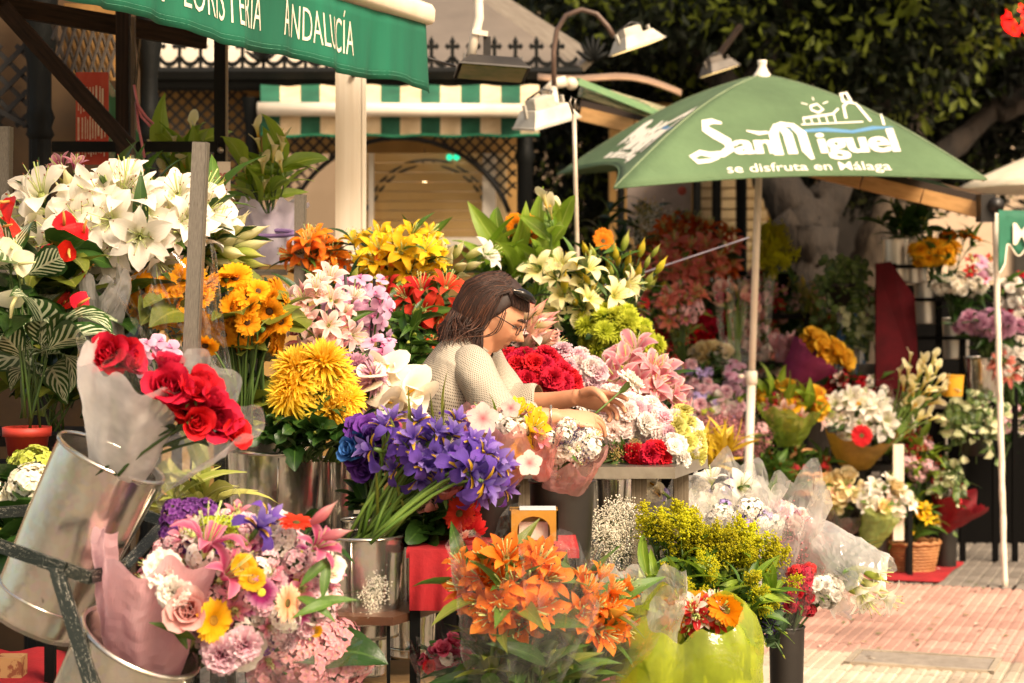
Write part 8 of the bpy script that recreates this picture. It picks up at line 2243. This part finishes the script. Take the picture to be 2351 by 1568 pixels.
# arms and hands
armN = [at(1082, 835, 5.36), at(1120, 905, 5.30), at(1165, 958, 5.26), at(1225, 960, 5.26), at(1282, 957, 5.27)]
armF = [at(1105, 815, 5.66), at(1135, 880, 5.68), at(1175, 925, 5.66), at(1250, 925, 5.60), at(1325, 912, 5.52)]
for arm in (armN, armF):
    sp_ = spline(arm, 5); n_ = len(sp_)
    rr_ = np.interp(np.linspace(0, 1, n_), [0, .25, .5, .62, .85, 1], [.030, .036, .035, .035, .027, .023])
    loft(body, sp_, [(r, r * .95) for r in rr_], 18)
def hand(wrist, fwd, palmn, side, curl, spread, s=1., thumb=(0.5, .5), ext=None):
    """palm and five fingers; fwd: finger direction, palmn: palm normal, side: thumb side"""
    fwd = Vector(fwd).normalized(); palmn = Vector(palmn); palmn = (palmn - fwd * palmn.dot(fwd)).normalized()
    side = fwd.cross(palmn) * side
    P_ = lambda f, sd, n_: wrist + (fwd * f + side * sd + palmn * n_) * s
    # palm: flattened loft
    rows = []
    for f, w, t in ((-.012, .024, .020), (.012, .030, .021), (.04, .039, .019), (.07, .043, .016), (.092, .041, .012), (.1, .036, .008)):
        rows.append([tuple(P_(f, w * math.cos(a), t * math.sin(a) * .9)) for a in [2 * math.pi * k / 16 for k in range(16)]])
    st = body.n
    body.grid(np.array(rows), 0, None, True)
    body.f.append(tuple(st + k for k in range(16))); body.mi.append(0); body.f.append(tuple(st + 80 + k for k in range(16))[::-1]); body.mi.append(0)
    tips = []
    for k, (sd, L, c) in enumerate(((.030, .072, curl[0]), (.010, .080, curl[1]), (-.010, .074, curl[2]), (-.029, .058, curl[3]))):
        base = (.088 - .004 * abs(k - 1.2)); a = 0.; q = Vector((base, sd, 0)); pts = [P_(base - .02, sd * .9, 0), P_(*q)]
        for j, fr_ in enumerate((.42, .32, .26)):
            a += c * (1.0, 1.05, .7)[j]
            q = q + Vector((math.cos(a) * L * fr_, (k - 1.4) * -spread * L * fr_ * math.cos(a), math.sin(a) * L * fr_)); pts.append(P_(*q))
        r = [.0092, .0092, .0086, .0078, .0062]
        pp = spline(pts, 3); body.tube(pp, np.interp(np.linspace(0, 1, len(pp)), np.linspace(0, 1, 5), r) * s, 10); tips.append(pts[-1])
    tb = [P_(.015, .022, .004), P_(.042, .046, .012), P_(.070, .054, .022 + .02 * thumb[0]), P_(.094, .046 - .02 * thumb[1], .034 + .024 * thumb[0])]
    pp = spline(tb, 4); body.tube(pp, np.interp(np.linspace(0, 1, len(pp)), [0, .4, .8, 1], [.015, .0125, .0105, .007]) * s, 10)
    return tips, tb[-1]
# far (left) hand pinches the stem; near (right) hand steadies it from below
tipsF, thF = hand(armF[-1], (.95, -.10, -.12), (.20, -.72, -.62), -1, (.26, .42, .58, .72), .16, .98, (.75, .8))
tipsN, thN = hand(armN[-1], (.96, .10, -.10), (-.1, .42, -.86), 1, (.38, .48, .58, .70), .14, .98, (.6, .7))
bo = body.build('body', SKIN, pr)
rm = bo.modifiers.new('merge', 'REMESH'); rm.mode = 'VOXEL'; rm.voxel_size = .0036
sm_ = bo.modifiers.new('soft', 'SMOOTH'); sm_.factor = .5; sm_.iterations = 3
dg = bpy.context.evaluated_depsgraph_get(); dg.update()
me = bpy.data.meshes.new_from_object(bo.evaluated_get(dg)); bo.modifiers.clear(); old = bo.data; bo.data = me
me.materials.clear(); me.materials.append(SKIN)
me.polygons.foreach_set('use_smooth', np.ones(len(me.polygons), dtype=bool))
# face details
DARKB = mat('brow_brown', '#3a241a', '#2a1a12', .8); EYEW = mat('eye_white', '#d8ccc0', '#c8bab0', .3); LIPS = mat('lip_rose', '#a85a4c', '#96483e', .45)
def hp(x, y, z): return HM @ Vector((x, y, z))
def surf(u, v, off=0.):
    p = Vector(head_pt(u, v)); q = p * (1 + off / p.length); return HM @ q
for s_ in (-1, 1):
    b = MB(); c = Vector(head_pt(s_ * .37, -.02)) + Vector((-.007, 0, 0)); b.lathe([(.011 * math.sin(t), .011 * math.cos(t)) for t in np.linspace(0.01, math.pi - .01, 9)], 12, 0, HM @ Matrix.Translation(c) @ Matrix.Rotation(math.pi / 2, 4, 'Y')); b.build('eye', EYEW, pr)
    b = MB(); b.tube([surf(s_ * .16, .17, .004), surf(s_ * .32, .215, .004), surf(s_ * .55, .18, .003)], [.002, .0042, .0015], 6); b.build('eyebrow', DARKB, pr)
    b = MB(); b.tube([surf(s_ * .22, -.02, .003), surf(s_ * .38, .012, .0035), surf(s_ * .54, -.02, .003)], [.001, .002, .001], 5); b.build('eyelash', DARKB, pr)
b = MB(); b.tube([surf(-.30, -.575, .000), surf(-.12, -.565, .001), surf(0, -.57, .001), surf(.12, -.565, .001), surf(.30, -.575, .000)], [.001, .0036, .0034, .0036, .001], 6)
b.tube([surf(-.27, -.60, .000), surf(0, -.625, .001), surf(.27, -.60, .000)], [.001, .0042, .001], 6); b.build('lips', LIPS, pr)
# glasses
GLF = mat('glasses_frame', '#3a2c28', '#5a4a44', .25, .6)
gl_ = thing('x', '', '', (0, 0, 0)); bpy.data.objects.remove(gl_)
b = MB()
for s_ in (-1, 1):
    b.tube([hp(.093 + .002 * math.cos(a), s_ * .031 + .023 * math.cos(a), -.006 + .0155 * math.sin(a)) for a in np.linspace(0, 2 * math.pi, 22)], .0016, 6, caps=False)
    b.tube([hp(.092, s_ * .055, .0), hp(.05, s_ * .074, .005), hp(-.01, s_ * .079, .008)], .0019, 6)
b.tube([hp(.096, -.009, -.002), hp(.101, 0, .002), hp(.096, .009, -.002)], .0014, 6)
gf = b.build('glasses', GLF, pr)
for s_ in (-1, 1):
    b = MB(); b.add([tuple(hp(.0935, s_ * .031 + .0225 * math.cos(a), -.006 + .015 * math.sin(a))) for a in np.linspace(0, 2 * math.pi, 20)[:-1]], [tuple(range(19))])
    o_ = b.build('lens', film('lens_glass', (.96, .96, .95, 1), .02, .35, .01, 0., None, 0.), pr)
# hair: a shaped cap with hanging locks
HAIR = mat('brown_hair', '#38221a', '#22150f', .6, 0, 3, None, 0, .35, .7)
hn = HAIR.node_tree
HAIR2 = mat('auburn_hair', '#54301f', '#3a2016', .55, 0, 3)
hb = MB(); hb2 = MB(); hb3 = MB(); rr = random.Random(5)
def hair_pt(u, v, lift): 
    p = Vector(head_pt(u, v)); n_ = Vector((p.x, p.y * 1.3, p.z)).normalized(); return p + n_ * lift
# cap
rows = []
for i in range(22):
    v = .985 - i * .062
    row = []
    for j in range(60):
        u = 2 * math.pi * j / 60
        f = math.cos(u)
        lim = .44 if f > .55 else (.44 - (.55 - f) * 1.35)
        vv = max(v, lim) if f > -.35 else max(v, -.75)
        lift = .006 + .006 * max(0, -f) + .004 * max(0, v)
        if v < lim and f > -.35: lift = .002
        row.append(tuple(hair_pt(u, vv, lift)))
    rows.append(row)
hb.grid(np.array(rows), 0, HM, True)
# strands: combed over the skull, then hanging straight down
def strand(path, hang, r):
    pts = [HM @ hair_pt(u, v, l) for u, v, l in path]
    q = pts[-1]
    for f in (.35, .7, 1.): pts.append(q + Vector((hang[0] * f, hang[1] * f, hang[2] * f ** .9)))
    pp = spline(pts, 3); n_ = len(pp); ph = rr.uniform(0, 6)
    pp = [w + Vector((.0012 * math.sin(i * .8 + ph), .0012 * math.cos(i * .7 + ph), 0)) for i, w in enumerate(pp)]
    k = rr.random(); (hb if k < .68 else (hb2 if k < .9 else hb3)).tube(pp, np.interp(np.linspace(0, 1, n_), [0, .15, .8, 1], [r * .6, r, r, r * .2]), 4, caps=False)
for k in range(2500):
    s_ = -1 if rr.random() < .66 else 1               # near side of the head gets more
    front = rr.random() < .46
    ue = s_ * rr.uniform(1.5 if s_ < 0 else 2.0, math.pi)       # where it leaves the head
    u0 = s_ * rr.uniform(.05, 1.0) if front else ue * rr.uniform(.75, 1.)
    v0 = rr.uniform(.40, .60) if front else rr.uniform(.80, .97)
    l = .012 + rr.uniform(0, .007)
    path = [(u0, v0, l * .7), (u0 + (ue - u0) * .3, max(v0, .74), l + .006), (u0 + (ue - u0) * .97, .5, l + .004), (ue + s_ * .12, .05, l + .002), (ue, -.3, l + .004)]
    if not front: path = [(u0, v0, l), (ue, .6, l + .002), (ue, .2, l + .002), (ue, -.3, l + .004)]
    side = abs(ue)
    drop = rr.uniform(.055, .10) if side < 2.3 else rr.uniform(.05, .09)
    strand(path, (-.012 - .016 * (side - 1.4) + rr.gauss(0, .006), rr.gauss(0, .005), -drop), rr.uniform(.0008, .0016))
for k in range(650):      # longer hair down the back
    p0 = math.pi + rr.gauss(0, .75)
    a = HM @ hair_pt(p0, rr.uniform(.2, .6), .022); b1 = HM @ hair_pt(p0, -.25, .026)
    e_ = at(1036 + rr.uniform(-28, 58), 788 + rr.uniform(-28, 24), 5.40 + rr.uniform(-.02, .16))
    pp = spline([a, b1, b1.lerp(e_, .5) + Vector((-.004, 0, .0)), e_], 5)
    k_2 = rr.random(); (hb if k_2 < .5 else (hb2 if k_2 < .85 else hb3)).tube(pp, np.interp(np.linspace(0, 1, len(pp)), [0, .5, 1], [.0013, .0014, .0003]), 4, caps=False)
hb.build('hair', HAIR, pr); hb2.build('hair_highlight', HAIR2, pr); hb3.build('hair_highlight', mat('light_auburn_hair', '#6e4430', '#54321f', .55, 0, 3), pr)
# hair clip (black slide with a bright edge)
b = MB()
pp = [HM @ hair_pt(u, v, .034) for u, v in ((-1.15, .60), (-.85, .64), (-.45, .62), (-.1, .56))]
b.tube(spline(pp, 4), [.003, .006, .010, .013, .015, .015, .014, .014, .012, .010, .008, .006, .003], 8); b.build('hair_clip', mat('black_clip', '#1a1614', '#0f0c0b', .15), pr)
b = MB(); b.tube(spline([q + Vector((0, -.012, .006)) for q in pp], 4), .0016, 5); b.build('clip_edge', mat('clip_metal', '#c8c0b4', '#a8a094', .2, .9), pr)
# blouse: cream with small dark dots
def dotmat():
    mt, nt, b_, out = nodes_of('dotted_blouse')
    tc = nt.nodes.new('ShaderNodeTexCoord'); sp = nt.nodes.new('ShaderNodeSeparateXYZ'); nt.links.new(tc.outputs['UV'], sp.inputs[0])
    S_ = 1 / .0056
    u = math_n(nt, 'MULTIPLY', sp.outputs[0], S_); v = math_n(nt, 'MULTIPLY', sp.outputs[1], S_ * 1.25)
    row = math_n(nt, 'FLOOR', v)
    u2 = math_n(nt, 'ADD', u, math_n(nt, 'MULTIPLY', math_n(nt, 'MODULO', row, 2.), .5))
    fu = math_n(nt, 'SUBTRACT', math_n(nt, 'FRACT', u2), .5); fv = math_n(nt, 'SUBTRACT', math_n(nt, 'FRACT', v), .5)
    r2 = math_n(nt, 'ADD', math_n(nt, 'MULTIPLY', fu, fu), math_n(nt, 'MULTIPLY', fv, fv))
    k = math_n(nt, 'LESS_THAN', r2, .058)
    nt.links.new(mixc(nt, C('#b4aa9a'), C('#2a2019'), k), b_.inputs['Base Color'])
    b_.inputs['Roughness'].default_value = .8
    bump(nt, b_, noise(nt, 16, 3, 'Object'), .4, .02)
    return mt
BL = dotmat()
def cloth(pts, radii, n, nper, nm, wr=.004, ws=40.):
    b = MB(); sp_ = spline(pts, nper); rd = [tuple(np.interp(i / nper, range(len(radii)), [r[k] for r in radii]) for k in (0, 1)) for i in range(len(sp_))]
    loft(b, sp_, rd, n, 0, None, False)
    V = b.v[-1]
    for i in range(len(V)):
        q = Vector(V[i]); V[i] = np.array(q + mnoise.noise_vector(Vector((q.x * ws * .5, q.y * ws * .25, q.z * ws * .5))) * wr)
    return b.build(nm, BL, pr)
cloth([at(1040, 1130, 5.55), at(1034, 1040, 5.53), at(1033, 960, 5.52), at(1038, 895, 5.5), at(1058, 835, 5.5), at(1080, 790, 5.5), at(1092, 775, 5.5)],
      [(.135, .19), (.13, .185), (.118, .172), (.112, .182), (.088, .172), (.062, .085), (.060, .068)], 64, 8, 'blouse', .007, 26)
cloth([at(1075, 822, 5.40), at(1086, 845, 5.355), at(1120, 905, 5.30), at(1160, 955, 5.26), at(1212, 961, 5.255), at(1232, 959, 5.26)], [(.042, .040), (.052, .050), (.057, .053), (.054, .052), (.050, .050), (.043, .043)], 40, 8, 'sleeve', .009, 28)
cloth([at(1092, 810, 5.60), at(1108, 830, 5.66), at(1138, 880, 5.68), at(1175, 922, 5.66), at(1222, 926, 5.62), at(1240, 924, 5.61)], [(.055, .05), (.066, .062), (.066, .062), (.060, .058), (.056, .054), (.046, .046)], 40, 8, 'sleeve', .009, 28)
b = MB(); loft(b, spline([at(1040, 1115, 5.55), Vector((at(1045, 0, 5.55).x, 5.55, .62)), Vector((at(1045, 0, 5.55).x, 5.55, .12))], 4), [(.15, .2)] * 9, 24, 0, None, False); b.build('skirt', mat('dark_skirt', '#2a2830', '#1c1a20', .8), pr)
b = MB(); b.tube([armN[-1] + Vector((-.02 + .0, .030 * math.cos(a), .030 * math.sin(a))) for a in np.linspace(0, 2 * math.pi, 20)], .003, 6, caps=False); b.build('bracelet', mat('silver', '#d8d0c0', '#b8b0a0', .2, .9), pr)
# the carnation she holds
cn_ = thing('held_carnation', 'single white carnation held in the florist’s fingers', 'flower', at(1400, 930, 5.45))
pa, pb = at(1352, 962, 5.42), at(1438, 886, 5.46)
tubeobj('stem', [pa, at(1380, 938, 5.43), at(1410, 912, 5.45), pb], .0028, STEM, cn_, 6)
put_flower('carn_white', cn_, frame((pb - pa) + Vector((0, -.03, .02)), pb + (pb - pa).normalized() * .012 - loc_of(cn_), 0, 1.25), R, False, 'flower')
